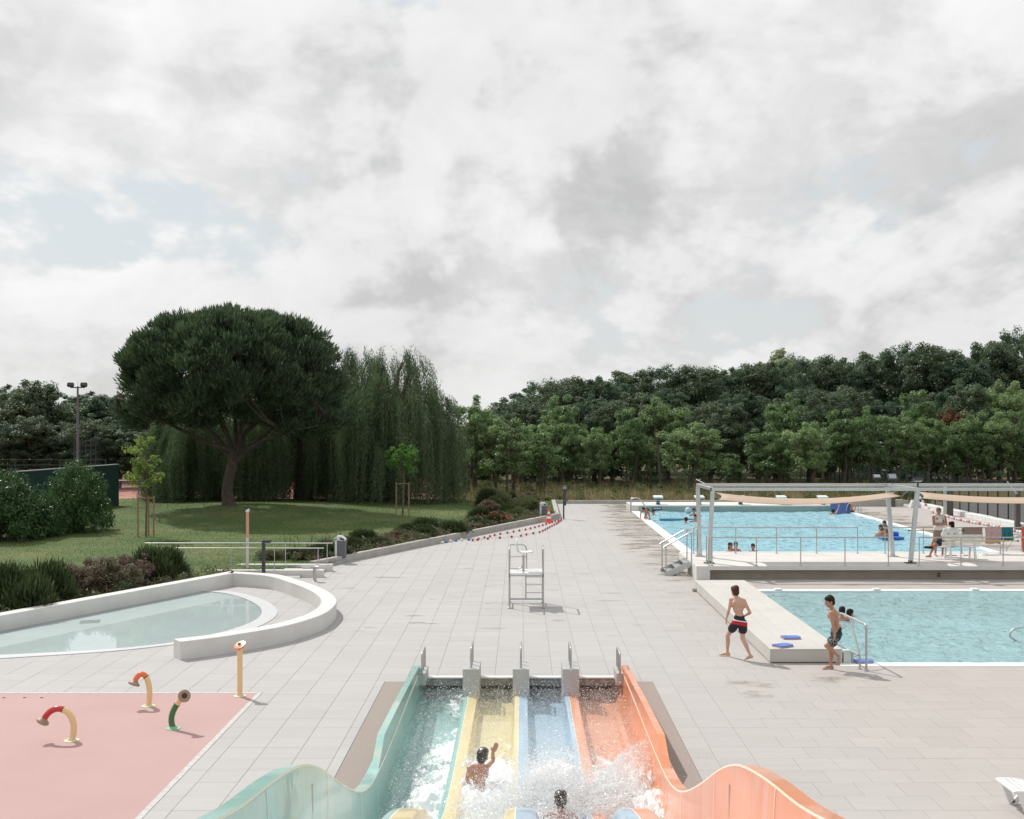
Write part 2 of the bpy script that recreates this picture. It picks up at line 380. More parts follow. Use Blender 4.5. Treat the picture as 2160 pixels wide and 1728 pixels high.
def deck():
    root = bpy.data.objects.new('pavement', None); col.objects.link(root); ORG['pavement'] = Vector((0, 0, 0)); root['kind'] = 'structure'
    S = .6; g = .0026; gy = .0013; holes = [POOL_N, (6.5, 19.6, 42.3, 70.4), (5.9, 40, 38.6, 42.4), (-40, -5.04, -5, 22.27), (-2.77, 2.67, -5, 23.17), (-2.15, 2.15, -5, 23.62)]
    rects = []; Y0 = 15.487-.6*9; X0 = .057-.6*30
    for j in range(0, 107):
        y = Y0+j*S
        for i in range(0, 74):
            x = X0+i*S
            if x > 4.2: x += (.3 if j % 2 else 0.0)+.0
            if x+S < kerb_x(y+S)-.3 or y > 73.4 or x > 25.0: continue
            if abs(x-X0-i*S) < 1e-6 and 4.2-S < x <= 4.2 and j % 2: r0 = (x, x+S+.3, y, y+S)   # bond changes here
            else: r0 = (x, min(x+S, 25.0), y, min(y+S, 73.5))
            ps = [r0]
            for h in holes: ps = [q for p in ps for q in sub_rect(p, h)]
            rects += ps
    def seen(r):
        if abs(r[1]-r[0]-S) > .01 or abs(r[3]-r[2]-S) > .01: return None
        cx = (r[0]+r[1])/2; cy = (r[2]+r[3])/2
        px = VX+cx*FPX/cy; py = VY+CAM_H*FPX/cy
        if not (-10 < px < 2165 and py < 1725): return None
        if abs(cx) < 3.4 and cy < 17.2: return None
        return cy
    cand = sorted([(seen(r), k) for k, r in enumerate(rects) if seen(r) is not None])[:300]
    pick = {k for _, k in cand}
    h = S/2-g
    def tile_geo(x0, x1, y0, y1, zb=-.05):
        b = .002
        return [(x0, y0, zb), (x1, y0, zb), (x1, y1, zb), (x0, y1, zb), (x0, y0, -b), (x1, y0, -b), (x1, y1, -b), (x0, y1, -b),
                (x0+b, y0+b, 0), (x1-b, y0+b, 0), (x1-b, y1-b, 0), (x0+b, y1-b, 0)]
    FS = [(0, 1, 5, 4), (1, 2, 6, 5), (2, 3, 7, 6), (3, 0, 4, 7), (4, 5, 9, 8), (5, 6, 10, 9), (6, 7, 11, 10), (7, 4, 8, 11), (8, 9, 10, 11)]
    me = np_mesh('paving_slab', tile_geo(-h, h, -h-g+gy, h+g-gy), FS); me.materials.append(PAVE)
    V = []; F = []; T = []
    for k, r in enumerate(rects):
        rv = random.random(); dz = random.uniform(-.0012, .0012)
        if k in pick:
            o = bpy.data.objects.new('paving_slab', me); col.objects.link(o); o.parent = root
            o.location = ((r[0]+r[1])/2, (r[2]+r[3])/2, dz); o['tilev'] = rv
        else:
            b = len(V); V += [(a, c, d+dz) for a, c, d in tile_geo(r[0]+g, r[1]-g, r[2]+gy, r[3]-gy)]
            F += [tuple(b+i for i in f) for f in FS]; T += [rv]*9
    me2 = np_mesh('paving_field', V, F); at_ = me2.attributes.new('tilev', 'FLOAT', 'FACE'); at_.data.foreach_set('value', np.array(T, dtype=np.float32))
    o = link_mesh('paving_field', me2, root, PAVE); o['kind'] = 'stuff'
deck()

# red rubber play surface, its pale edging, resin strips beside the slide, asphalt beyond the fence
def sheets():
    gl = mat('grout', (.25, .24, .225), .9); gr = mat('grout_warm', (.37, .335, .305), .9)
    for x0, x1, y0, y1, m in ((-18, -5.1, 22.3, 45, gl), (-5.0, -2.84, 8, 73, gl), (-2.8, 2.7, 23.7, 73, gl), (2.74, 4.3, 8, 73, gl), (4.3, 5.4, 8, 73, gr), (5.4, 24.9, 8, 24.6, gr), (-12, -5.1, 45, 62, gl)):
        struct(MB().bb(x0, x1, y0, y1, -.05, -.007).build('joint_sand', m))
    pink = mat('pink_rubber', (.49, .325, .310), .9, var=.035, vscale=.6, bump=.35, bscale=220)
    MB().bb(-40, -5.14, -5, 22.15, -.05, -.001).build('play_surface', pink).__setitem__('kind', 'structure')
    root = bpy.data.objects.new('edging', None); col.objects.link(root); ORG['edging'] = Vector((0, 0, 0)); root['kind'] = 'structure'
    m = mat('edging_stone', (.52, .50, .48), .85, var=.16, vscale=14)
    x = -14.0
    while x < -5.14:
        MB().bb(x+.003, min(x+.597, -5.143), 22.155, 22.262, -.05, .003).build('edging_stone', m, root); x += .6
    y = 22.262
    while y > 12.3:
        MB().bb(-5.136, -5.044, y-.597, y-.003, -.05, .003).build('edging_stone', m, root); y -= .6
    res = mat('resin_gravel', (.36, .305, .275), .95, var=.22, vscale=60, bump=.6, bscale=160)
    for xa, xb in ((-2.765, -2.075), (2.075, 2.665)): struct(MB().bb(xa, xb, 1.0, 23.16, -.052, -.002).build('gravel_strip', res))
    asp = mat('asphalt', (.105, .10, .098), .92, var=.12, vscale=1.5, bump=.3, bscale=90)
    struct(MB().bb(25.5, 90, 25, 74, -.05, -.03).build('asphalt_yard', asp))
    mk = MB()
    for k in range(7): mk.bb(30.0+0*k, 36, 50+k*2.6, 50.1+k*2.6, -.03, -.024)
    struct(mk.build('yard_marking', WHITE))
sheets()

# ------------------------------------------------------------------ pools
def water_material(name, tint, scat, scat_fac, bumpd=.012, bscale=5.0, rough=.03):
    m = bpy.data.materials.new(name); m.use_nodes = True; nt = m.node_tree; N = nt.nodes.new; L = nt.links.new
    nt.nodes.remove(nt.nodes['Principled BSDF']); out = nt.nodes['Material Output']
    geo = N('ShaderNodeNewGeometry')
    n1 = N('ShaderNodeTexNoise'); n1.inputs['Scale'].default_value = bscale; n1.inputs['Detail'].default_value = 4; n1.inputs['Roughness'].default_value = .6; n1.inputs['Distortion'].default_value = 1.0
    mp = N('ShaderNodeMapping'); mp.inputs['Scale'].default_value = (1.0, .8, 1); L(geo.outputs['Position'], mp.inputs[0]); L(mp.outputs[0], n1.inputs['Vector'])
    bp = N('ShaderNodeBump'); bp.inputs['Strength'].default_value = 1; bp.inputs['Distance'].default_value = bumpd; L(n1.outputs['Fac'], bp.inputs['Height'])
    fr = N('ShaderNodeFresnel'); fr.inputs['IOR'].default_value = 1.33; L(bp.outputs[0], fr.inputs['Normal'])
    gl = N('ShaderNodeBsdfGlossy'); gl.inputs['Roughness'].default_value = rough; L(bp.outputs[0], gl.inputs['Normal'])
    tr = N('ShaderNodeBsdfTransparent'); tr.inputs['Color'].default_value = (*tint, 1)
    df = N('ShaderNodeBsdfDiffuse'); df.inputs['Color'].default_value = (*scat, 1); L(bp.outputs[0], df.inputs['Normal'])
    m1 = N('ShaderNodeMixShader'); m1.inputs[0].default_value = scat_fac; L(tr.outputs[0], m1.inputs[1]); L(df.outputs[0], m1.inputs[2])
    m2 = N('ShaderNodeMixShader'); L(fr.outputs[0], m2.inputs[0]); L(m1.outputs[0], m2.inputs[1]); L(gl.outputs[0], m2.inputs[2]); L(m2.outputs[0], out.inputs['Surface'])
    return m
def wave_sheet(name, x0, x1, y0, y1, z, res, amp, mt, seed=3):
    nx = int((x1-x0)/res)+1; ny = int((y1-y0)/res)+1
    X, Y = np.meshgrid(np.linspace(x0, x1, nx), np.linspace(y0, y1, ny)); r = np.random.default_rng(seed); Z = np.zeros_like(X)
    for k in range(22):
        wl = .45*1.12**k*.9; a = r.uniform(0, 2*math.pi); ph = r.uniform(0, 6.28)
        Z += amp*.30*min(wl, 1.6)*np.sin((X*math.cos(a)+Y*math.sin(a))*2*math.pi/wl+ph+2.2*fbm(X*.4, Y*.4, k))
    V = np.stack([X, Y, z+Z*.5], -1).reshape(-1, 3); i = np.arange(nx*ny).reshape(ny, nx)
    F = np.stack([i[:-1, :-1], i[:-1, 1:], i[1:, 1:], i[1:, :-1]], -1).reshape(-1, 4)
    return struct(link_mesh(name, np_mesh(name, V, F, True), None, mt))
def basin(name, x0, x1, y0, y1, zb, mt, zt=-.06):
    b = MB(); v = [(x0, y0, zb), (x1, y0, zb), (x1, y1, zb), (x0, y1, zb), (x0, y0, zt), (x1, y0, zt), (x1, y1, zt), (x0, y1, zt)]
    b.add(v, [(0, 1, 2, 3), (0, 4, 5, 1), (1, 5, 6, 2), (2, 6, 7, 3), (3, 7, 4, 0)])
    me = bpy.data.meshes.new(name); me.from_pydata(b.v, [], b.f); me.materials.append(mt); me.update()
    return struct(link_mesh(name, me))
LINER = mat('pool_liner', (.62, .80, .83), .5, var=.04, vscale=.8)
WN = water_material('water_teaching', (.72, .94, .96), (.47, .72, .75), .62, .15, 3.2)
WF = water_material('water_swimming', (.62, .90, .96), (.47, .82, .95), .72, .24, 2.2)
basin('pool_basin', 6.95, 40, 25.0, 35.6, -.75, LINER); basin('pool_basin', 7.0, 19.1, 42.6, 67.5, -1.5, LINER)
wave_sheet('water', 6.95, 21, 25.0, 35.6, -.025, .11, .030, WN, 5); wave_sheet('water', 7.0, 19.1, 42.6, 67.5, -.035, .14, .036, WF, 9)
def copings():
    cw = mat('coping_white', (.78, .79, .79), .5, var=.05, vscale=4)
    a = MB(); a.bb(6.92, 40, 24.63, 25.0, -.5, .006); a.bb(7.0, 40, 35.6, 35.94, -.5, .006); a.bb(6.9, 6.96, 25.0, 35.94, -.5, .002); struct(a.build('pool_coping', cw))
    a = MB(); a.bb(6.51, 7.0, 42.3, 67.5, -.6, .007); a.bb(19.1, 19.49, 42.3, 67.5, -.6, .007); struct(a.build('pool_coping', cw))
    for k in range(6): tag(MB().bevbox((8.05+k*3.08, 35.72, .035), (.22, .2, .06), .012).build('depth_marker', cw), ORD[k]+' small white marker block along the far edge of teaching pool', 'marker', 'marker blocks on the coping')
    # raised end with a turquoise face
    fw = mat('turquoise_render', (.26, .36, .345), .7, var=.10, vscale=1.5)
    pt = struct(MB().bb(6.5, 19.6, 67.52, 70.4, -.05, .33).build('pool_end_platform', CONCW))
    MB().bb(6.98, 19.12, 67.47, 67.518, -1.5, .27).build('tiled_face', fw, pt)
    sg = thing('depth_sign', 'small dark blue sign with white lettering on turquoise pool end wall', 'sign', (8.05, 67.4, .06))
    MB().box((8.05, 67.45, .16), (.55, .03, .17)).build('plate', mat('sign_blue', (.02, .05, .16), .4), sg)
    MB().box((7.9, 67.432, .165), (.12, .006, .07)).box((8.05, 67.432, .165), (.1, .006, .07)).box((8.2, 67.432, .165), (.13, .006, .06)).build('lettering', WHITE, sg)
    # starting blocks
    tq = mat('block_turquoise', (.03, .17, .20), .45); top = mat('block_top', (.66, .74, .77), .5)
    for k, px in enumerate((1388, 1475, 1562, 1648, 1735)):
        x = (px-VX)*68.3/FPX; b = thing('starting_block', 'turquoise starting block with pale tilted top, %s from the left edge' % ORD[k], 'starting block', (x, 68.3, .33), 'starting blocks at the pool end')
        MB().prism([(x-.09, 68.15), (x+.09, 68.15), (x+.09, 68.45), (x-.09, 68.45)], .33, .74).build('pedestal', tq, b)
        c = MB(); c.box((x, 68.3, .79), (.54, .62, .09), M=Matrix.Rotation(rad(5), 3, 'X')); c.build('platform', top, b)
        MB().box((x, 68.3, .36), (.22, .36, .06)).build('base_plate', DARKM, b)
        MB().tube(bend([(x-.24, 68.1, .72), (x-.24, 67.98, .6), (x+.24, 67.98, .6), (x+.24, 68.1, .72)], .05), .016, 6).build('grip', STEEL, b, True)
copings()

# low white block between deck and teaching pool
def block():
    t = thing('seating_block', 'long low white concrete block along the teaching pool edge', 'block', (6.2, 30, 0))
    M = CONCB; x0, x1, y0, y1, h = 5.45, 7.02, 24.95, 35.8, .31
    MB().bb(x0+.05, x1-.02, y0+.05, y1-.05, -.01, .025).build('plinth', mat('plinth_dark', (.20, .17, .13), .9), t)
    cuts = [0, .27, .48, .74, 1.0]
    for i in range(4):
        a, b = x0+(x1-x0)*cuts[i], x0+(x1-x0)*cuts[i+1]
        ys = [y0, 27.9+.25*(i % 2), 31.6-.3*(i % 2), y1]
        for j in range(3): MB().bevbox(((a+b)/2, (ys[j]+ys[j+1])/2, h-.015), (b-a-.004, ys[j+1]-ys[j]-.004, .03), .004).build('concrete_panel', M, t)
    MB().bb(x0+.004, x1-.004, y0+.004, y1-.004, .025, h-.031).build('body', M, t)
    MB().bevbox((x0-.06, y1-.32, .06), (.12, .14, .08), .01).build('drain_box', CONC, t)
block()

# paddling pool: low wall that runs straight and then curls round
PO = [gp(x, y, .41) for x, y in ((486, 1204.8), (582.5, 1211.4), (637, 1225.6), (684.4, 1243.8), (709.9, 1265.6), (691.7, 1289.3), (648, 1307.5), (582.5, 1323.9), (473, 1342), (380.4, 1353.7))]
def paddling():
    curve = cubic([(p.x, p.y) for p in PO], 7)
    sd_ = (Vector((-3.83, -8.1))).normalized(); start = Vector((PO[0].x, PO[0].y))
    outer = [tuple(start+sd_*24), tuple(start+sd_*12)]+curve
    O = [Vector(p) for p in outer]; w = .40; I = []
    for k, p in enumerate(O):
        d1 = (p-O[k-1]).normalized() if k else (O[1]-O[0]).normalized(); d2 = (O[k+1]-p).normalized() if k < len(O)-1 else d1
        n1 = Vector((d1.y, -d1.x)); n2 = Vector((d2.y, -d2.x)); n = (n1+n2); n = n/(n.length); I.append(p+n*(w/max(.45, n.dot(n1))))
    t = struct(bpy.data.objects.new('paddling_pool_wall', None)); col.objects.link(t); ORG[t.name] = Vector((0, 0, 0))
    del t['kind']; tag(t, 'low white concrete wall curling round the paddling pool', 'wall')
    H = .41; wm = CONCW; bev = .012
    segs = [(0, 1), (1, 2)]; n = len(O); k = 2
    while k < n-1: segs.append((k, min(k+9, n-1))); k += 9
    for a, b in segs:                                  # wall cast in lengths with fine joints
        mb = MB(); prof = []
        for i in range(a, b+1):
            o, q = O[i], I[i]
            if i == a and a: e = (O[i+1]-O[i]).normalized()*.004; e2 = (I[i+1]-I[i]).normalized()*.004 if (I[i+1]-I[i]).length > 0 else e; o = o+e; q = q+e2
            d = (q-o).normalized()*bev
            prof.append([(o.x, o.y, -.04), (o.x, o.y, H-bev), (o.x+d.x, o.y+d.y, H), (q.x-d.x, q.y-d.y, H), (q.x, q.y, H-bev), (q.x, q.y, -.04)])
        vs = [v for p in prof for v in p]; fs = []
        for i in range(len(prof)-1):
            for j in range(5): fs.append((i*6+j, (i+1)*6+j, (i+1)*6+j+1, i*6+j+1))
        fs.append(tuple(range(6))); fs.append(tuple(range(len(vs)-6, len(vs)))[::-1])
        mb.add(vs, fs); mb.build('wall_length', wm, t, True)
    # pool floor, white rim and shallow water inside
    inner = [(422.3, 1248.5), (470, 1252), (510, 1262), (540, 1276), (552, 1290), (546, 1303), (528, 1314.5), (490, 1328.5), (440, 1341), (356.7, 1357.4), (218, 1371.5), (0, 1383)]
    rim = [(405, 1248), (470, 1247.5), (520, 1255), (561, 1269), (582, 1284), (583.5, 1298), (566, 1312.5), (530, 1328), (450, 1349), (360, 1361.5), (218, 1376.2), (0, 1390)]
    ci = cubic([(gp(*p).x, gp(*p).y) for p in inner], 8); cr = cubic([(gp(*p).x, gp(*p).y) for p in rim], 8)
    ci.append((-19, 24.2)); cr.append((-19.2, 23.6))
    wl = [tuple(Vector(p)) for p in I[:3]]
    far = (I[2]+sd_*1.7)
    fl = mat('paddling_floor', (.80, .82, .82), .6, var=.05, vscale=.8)
    poly = ci+[tuple(I[0]), tuple(far)]
    def sheet(name, poly, z, m):
        bm = bmesh.new(); vs = [bm.verts.new((x, y, z)) for x, y in poly]; f = bm.faces.new(vs); 
        bmesh.ops.triangulate(bm, faces=[f]); bmesh.ops.recalc_face_normals(bm, faces=bm.faces)
        for q in bm.faces:
            if q.normal.z < 0: q.normal_flip()
        me = bpy.data.meshes.new(name); bm.to_mesh(me); bm.free(); me.materials.append(m); return struct(link_mesh(name, me))
    sheet('paddling_pool_floor', poly, .004, fl)
    b = MB(); n = len(ci)
    vs = [(x, y, .018) for x, y in ci]+[(x, y, .018) for x, y in cr]+[(x, y, .0) for x, y in cr]
    fs = [(i, i+1, n+i+1, n+i) for i in range(n-1)]+[(n+i, n+i+1, 2*n+i+1, 2*n+i) for i in range(n-1)]
    b.add(vs, fs); struct(b.build('paddling_pool_rim', mat('rim_white', (.60, .61, .62), .4, var=.05, vscale=9)))
    gw = water_material('water_paddling', (.88, .95, .95), (.6, .7, .7), .10, .0012, 2.2, .0)
    sheet('paddling_water', poly, .012, gw)
    MB().box((*gp(190, 1312).to_2d(), .0065), (.5, .5, .004), .3).build('floor_drain', CONC)['kind'] = 'structure'
    # concrete shelf of slabs inside the curl is the deck itself
paddling()
# ------------------------------------------------------------------ four lane slide
WALLZ = cubic([(1.0, 3.75), (4.0, 3.35), (6.0, 2.98), (8.15, 2.50), (9.6, 2.28), (10.75, 2.05), (11.74, 1.72), (12.94, 1.2), (14.07, .74), (15., .44), (15.94, .27), (17.2, .21), (19, .20), (23.5, .20)], 5)
SEPZ = cubic([(1.0, 3.45), (4., 3.05), (6., 2.7), (8., 2.3), (9.0, 2.13), (9.9, 1.92), (10.7, 1.62), (12., .98), (13.5, .42), (15., .04), (16.2, -.10), (18., -.17), (22.9, -.19)], 5)
def wz(y): return interp(WALLZ, y)
def sz(y): return interp(SEPZ, y)
def fz(y): return max(sz(y)-.27, -.45) if y > 15 else sz(y)-.27
def frp(name, c, stain=None, streak=.0):
    m = bpy.data.materials.new(name); m.use_nodes = True; nt = m.node_tree; N = nt.nodes.new; L = nt.links.new; b = nt.nodes['Principled BSDF']
    b.inputs['Roughness'].default_value = .32; b.inputs['Coat Weight'].default_value = .5; b.inputs['Coat Roughness'].default_value = .05
    geo = N('ShaderNodeNewGeometry')
    def nz(scale, sc, detail=5):
        mp = N('ShaderNodeMapping'); mp.inputs['Scale'].default_value = sc; L(geo.outputs['Position'], mp.inputs[0]); n = N('ShaderNodeTexNoise'); n.inputs['Scale'].default_value = scale
        n.inputs['Detail'].default_value = detail; n.inputs['Distortion'].default_value = .15; L(mp.outputs[0], n.inputs['Vector']); return n.outputs['Fac']
    def mr(v, a, b_, c=0., d=1.):
        n = N('ShaderNodeMapRange'); n.interpolation_type = 'SMOOTHSTEP'
        for i, x in zip((1, 2, 3, 4), (a, b_, c, d)): n.inputs[i].default_value = x
        L(v, n.inputs[0]); return n.outputs[0]
    def mix(f, a, b_):
        n = N('ShaderNodeMix'); n.data_type = 'RGBA'
        for i, v in ((0, f), (6, a), (7, b_)):
            if isinstance(v, tuple): n.inputs[i].default_value = (*v, 1)
            elif isinstance(v, float): n.inputs[i].default_value = v
            else: L(v, n.inputs[i])
        return n.outputs[2]
    c0 = mix(mr(nz(1.3, (1, .6, 1)), .3, .7), tuple(x*.93 for x in c), tuple(min(1, x*1.06) for x in c))
    if stain:                                          # lime and algae run down the wall in streaks
        f = mr(nz(3.0, (1, 1.6, .14), 4), .46, .60); f2 = mr(nz(.55, (1, 1, .8), 2), .40, .60)
        mm = N('ShaderNodeMath'); mm.operation = 'MULTIPLY'; L(f, mm.inputs[0]); L(f2, mm.inputs[1])
        m3 = N('ShaderNodeMath'); m3.operation = 'MULTIPLY'; L(mm.outputs[0], m3.inputs[0]); m3.inputs[1].default_value = streak
        c0 = mix(m3.outputs[0], c0, stain)
        g = mr(nz(5.5, (1, 2.2, .12), 3), .57, .68); m4 = N('ShaderNodeMath'); m4.operation = 'MULTIPLY'; L(g, m4.inputs[0]); m4.inputs[1].default_value = streak*.5
        c0 = mix(m4.outputs[0], c0, tuple(min(1, x*1.25+.06) for x in c))
    L(c0, b.inputs['Base Color'])
    bp = N('ShaderNodeBump'); bp.inputs['Strength'].default_value = .18; bp.inputs['Distance'].default_value = .01; L(nz(7, (1, 1, .35), 3), bp.inputs['Height']); L(bp.outputs[0], b.inputs['Normal']); L(bp.outputs[0], b.inputs['Coat Normal'])
    return m
TEAL = frp('frp_teal', (.27, .50, .47)); TEALW = frp('frp_teal_wall', (.30, .53, .49), (.55, .545, .43), .6)
YEL = frp('frp_yellow', (.74, .62, .33)); BLU = frp('frp_blue', (.38, .53, .66)); ORA = frp('frp_orange', (.78, .36, .21)); ORAW = frp('frp_orange_wall', (.77, .285, .13), (.72, .43, .35), .7)
ORD_ = mat('frp_orange_deep', (.80, .14, .04), .25, coat=.5); LINE = mat('gelcoat_line', (.82, .78, .66), .4)
def slide():
    t = thing('water_slide', 'four lane water slide in teal, yellow, blue and orange fibreglass', 'water slide', (0, 14, 0))
    ys = [1+.25*i for i in range(91)]+[23.6]
    def strip(name, sec, m, ys_=ys, idx=None, smooth=True):
        mb = MB(); k = None
        for y in ys_:
            s = sec(y); k = len(s); mb.v += [(x, y, z) for x, z in s]
        for i in range(len(ys_)-1):
            for j in range(k-1): mb.f.append((i*k+j, i*k+j+1, (i+1)*k+j+1, (i+1)*k+j)); mb.m.append(idx[j] if idx else 0)
        org = ORG[t.name]; me = bpy.data.meshes.new(name); me.from_pydata([tuple(Vector(v)-org) for v in mb.v], [], mb.f)
        for q in (m if isinstance(m, list) else [m]): me.materials.append(q)
        if idx: me.polygons.foreach_set('material_index', mb.m)
        me.polygons.foreach_set('use_smooth', [smooth]*len(me.polygons)); me.update(); me.set_sharp_from_angle(angle=rad(35))
        return link_mesh(name, me, t)
    cols = [TEAL, YEL, BLU, ORA]
    for i in range(4):
        x0, x1 = -2.06+1.03*i, -1.03+1.03*i
        a, b = (x0+.10 if i else x0+.10), (x1-.10)
        o = strip('lane_floor', lambda y: [(a-.02, fz(y)+.05), (a+.05, fz(y)+.008), (a+.12, fz(y)), (b-.12, fz(y)), (b-.05, fz(y)+.008), (b+.02, fz(y)+.05)], cols[i])
        o['label'] = ['teal', 'yellow', 'blue', 'orange'][i]+' slide lane'
    for i in range(3):
        x = -1.0+1.0*i
        def sec(y, x=x):
            h = sz(y); f = fz(y)-.02
            return [(x-.20, f), (x-.15, h-.06), (x-.125, h-.012), (x-.10, h), (x-.052, h+.004), (x-.044, h+.004), (x+.10, h), (x+.125, h-.012), (x+.15, h-.06), (x+.20, f)]
        strip('lane_divider', sec, [cols[i], LINE, cols[i+1]], idx=[0, 0, 0, 0, 1, 2, 2, 2, 2])['label'] = '%s and %s divider between lanes' % (('teal', 'yellow', 'blue')[i], ('yellow', 'blue', 'orange')[i])
    for s, m, nm in ((-1, TEALW, 'teal'), (1, ORAW, 'orange')):
        def sec(y, s=s):
            w = wz(y); f = fz(y); return [(s*1.93, f+.04), (s*1.99, f+.10), (s*2.04, f+.22), (s*2.055, max(f+.25, w-.05)), (s*2.058, w-.02), (s*2.064, w), (s*2.22, w-.008), (s*2.235, w-.02), (s*2.235, w-.16)]
        o = strip('side_wall', sec, [m, LINE, m], idx=[0, 0, 0, 0, 1, 0, 0, 0]); o['label'] = nm+' side wall with wide flange and water streaks'
        for y in (9.2, 12.1, 14.6, 16.3, 18.6, 21.1):   # moulding joints
            mb = MB()
            for dy in (-.008, .008): mb.v += [(x-s*.007, y+dy, z) for x, z in sec(y)[2:6]]
            mb.f += [(j, j+1, 4+j+1, 4+j) for j in range(3)]; mb.m += [0]*3; mb.build('joint_line', LINE, t)
        # splash guard standing on the flange
        g = MB(); prof = [(16.55, .20), (17.35, .53), (19.6, .46), (23.2, .31), (23.5, .27), (23.5, .18)]
        g.extrude([(s*2.075, y, z) for y, z in prof], (s*.11, 0, 0)); o = g.build('splash_guard', [TEALW if s < 0 else ORAW][0], t)
        if s > 0: MB().extrude([(s*2.137, 16.56, .19), (s*2.137, 17.36, .52), (s*2.072, 17.36, .52), (s*2.072, 16.56, .19)], (0, -.012, .004)).build('guard_end', ORD_, t)
        for y in (5., 8., 11.2):
            MB().tube([(s*2.1, y, -.06), (s*2.1, y, wz(y)-.2)], .06, 8).build('support_post', GALV, t)
    # basin end: dark wall with a grille, white lip, grey blocks carrying the grab rails
    MB().bb(-2.06, 2.06, 23.56, 23.62, -.5, -.012).build('end_wall', mat('end_wall_grey', (.34, .325, .31), .8, var=.15), t)
    MB().bb(-2.06, 2.06, 23.50, 23.68, -.01, .012).build('end_lip', WHITE, t)
    for i in range(4): MB().bb(-1.95+1.02*i, -1.2+1.02*i, 23.53, 23.555, -.23, -.17).build('overflow_grille', DARKM, t)
    gp_ = mat('block_grey', (.42, .43, .43), .6, var=.06, vscale=6)
    for i in range(-1, 2):
        x = 1.0*i; b = MB(); b.add([(x-.17, 22.8, -.45), (x+.17, 22.8, -.45), (x+.17, 23.72, -.45), (x-.17, 23.72, -.45), (x-.165, 22.8, .33), (x+.165, 22.8, .33), (x+.165, 23.72, .33), (x-.165, 23.72, .33)],
            [(0, 3, 2, 1), (4, 5, 6, 7), (0, 1, 5, 4), (1, 2, 6, 5), (2, 3, 7, 6), (3, 0, 4, 7)]); b.build('divider_block', gp_, t)
    for i, x in enumerate((-1.99, -1.0, 0.0, 1.0, 1.99)):
        zb = .33 if 0 < i < 4 else .22; zt = zb+.40
        if i in (0, 4): MB().bevbox((x, 23.3, zb-.12), (.14, .75, .24), .01).build('divider_block', gp_, t)
        MB().tube(bend([(x, 22.92, zb-.01), (x, 22.92, zt), (x, 23.6, zt), (x, 23.6, zb-.01)], .07), .021, 10).tube([(x, 23.26, zb-.01), (x, 23.26, zt)], .019, 8).build('grab_rail', STEEL, t, True)
    # access void under the lanes is closed by the tank sides
    MB().bb(-2.07, -2.062, 12, 23.6, -.5, -.06).bb(2.062, 2.07, 12, 23.6, -.5, -.06).bb(-2.06, 2.06, 14, 23.56, -.52, -.5).build('tank', CONC, t)
slide()
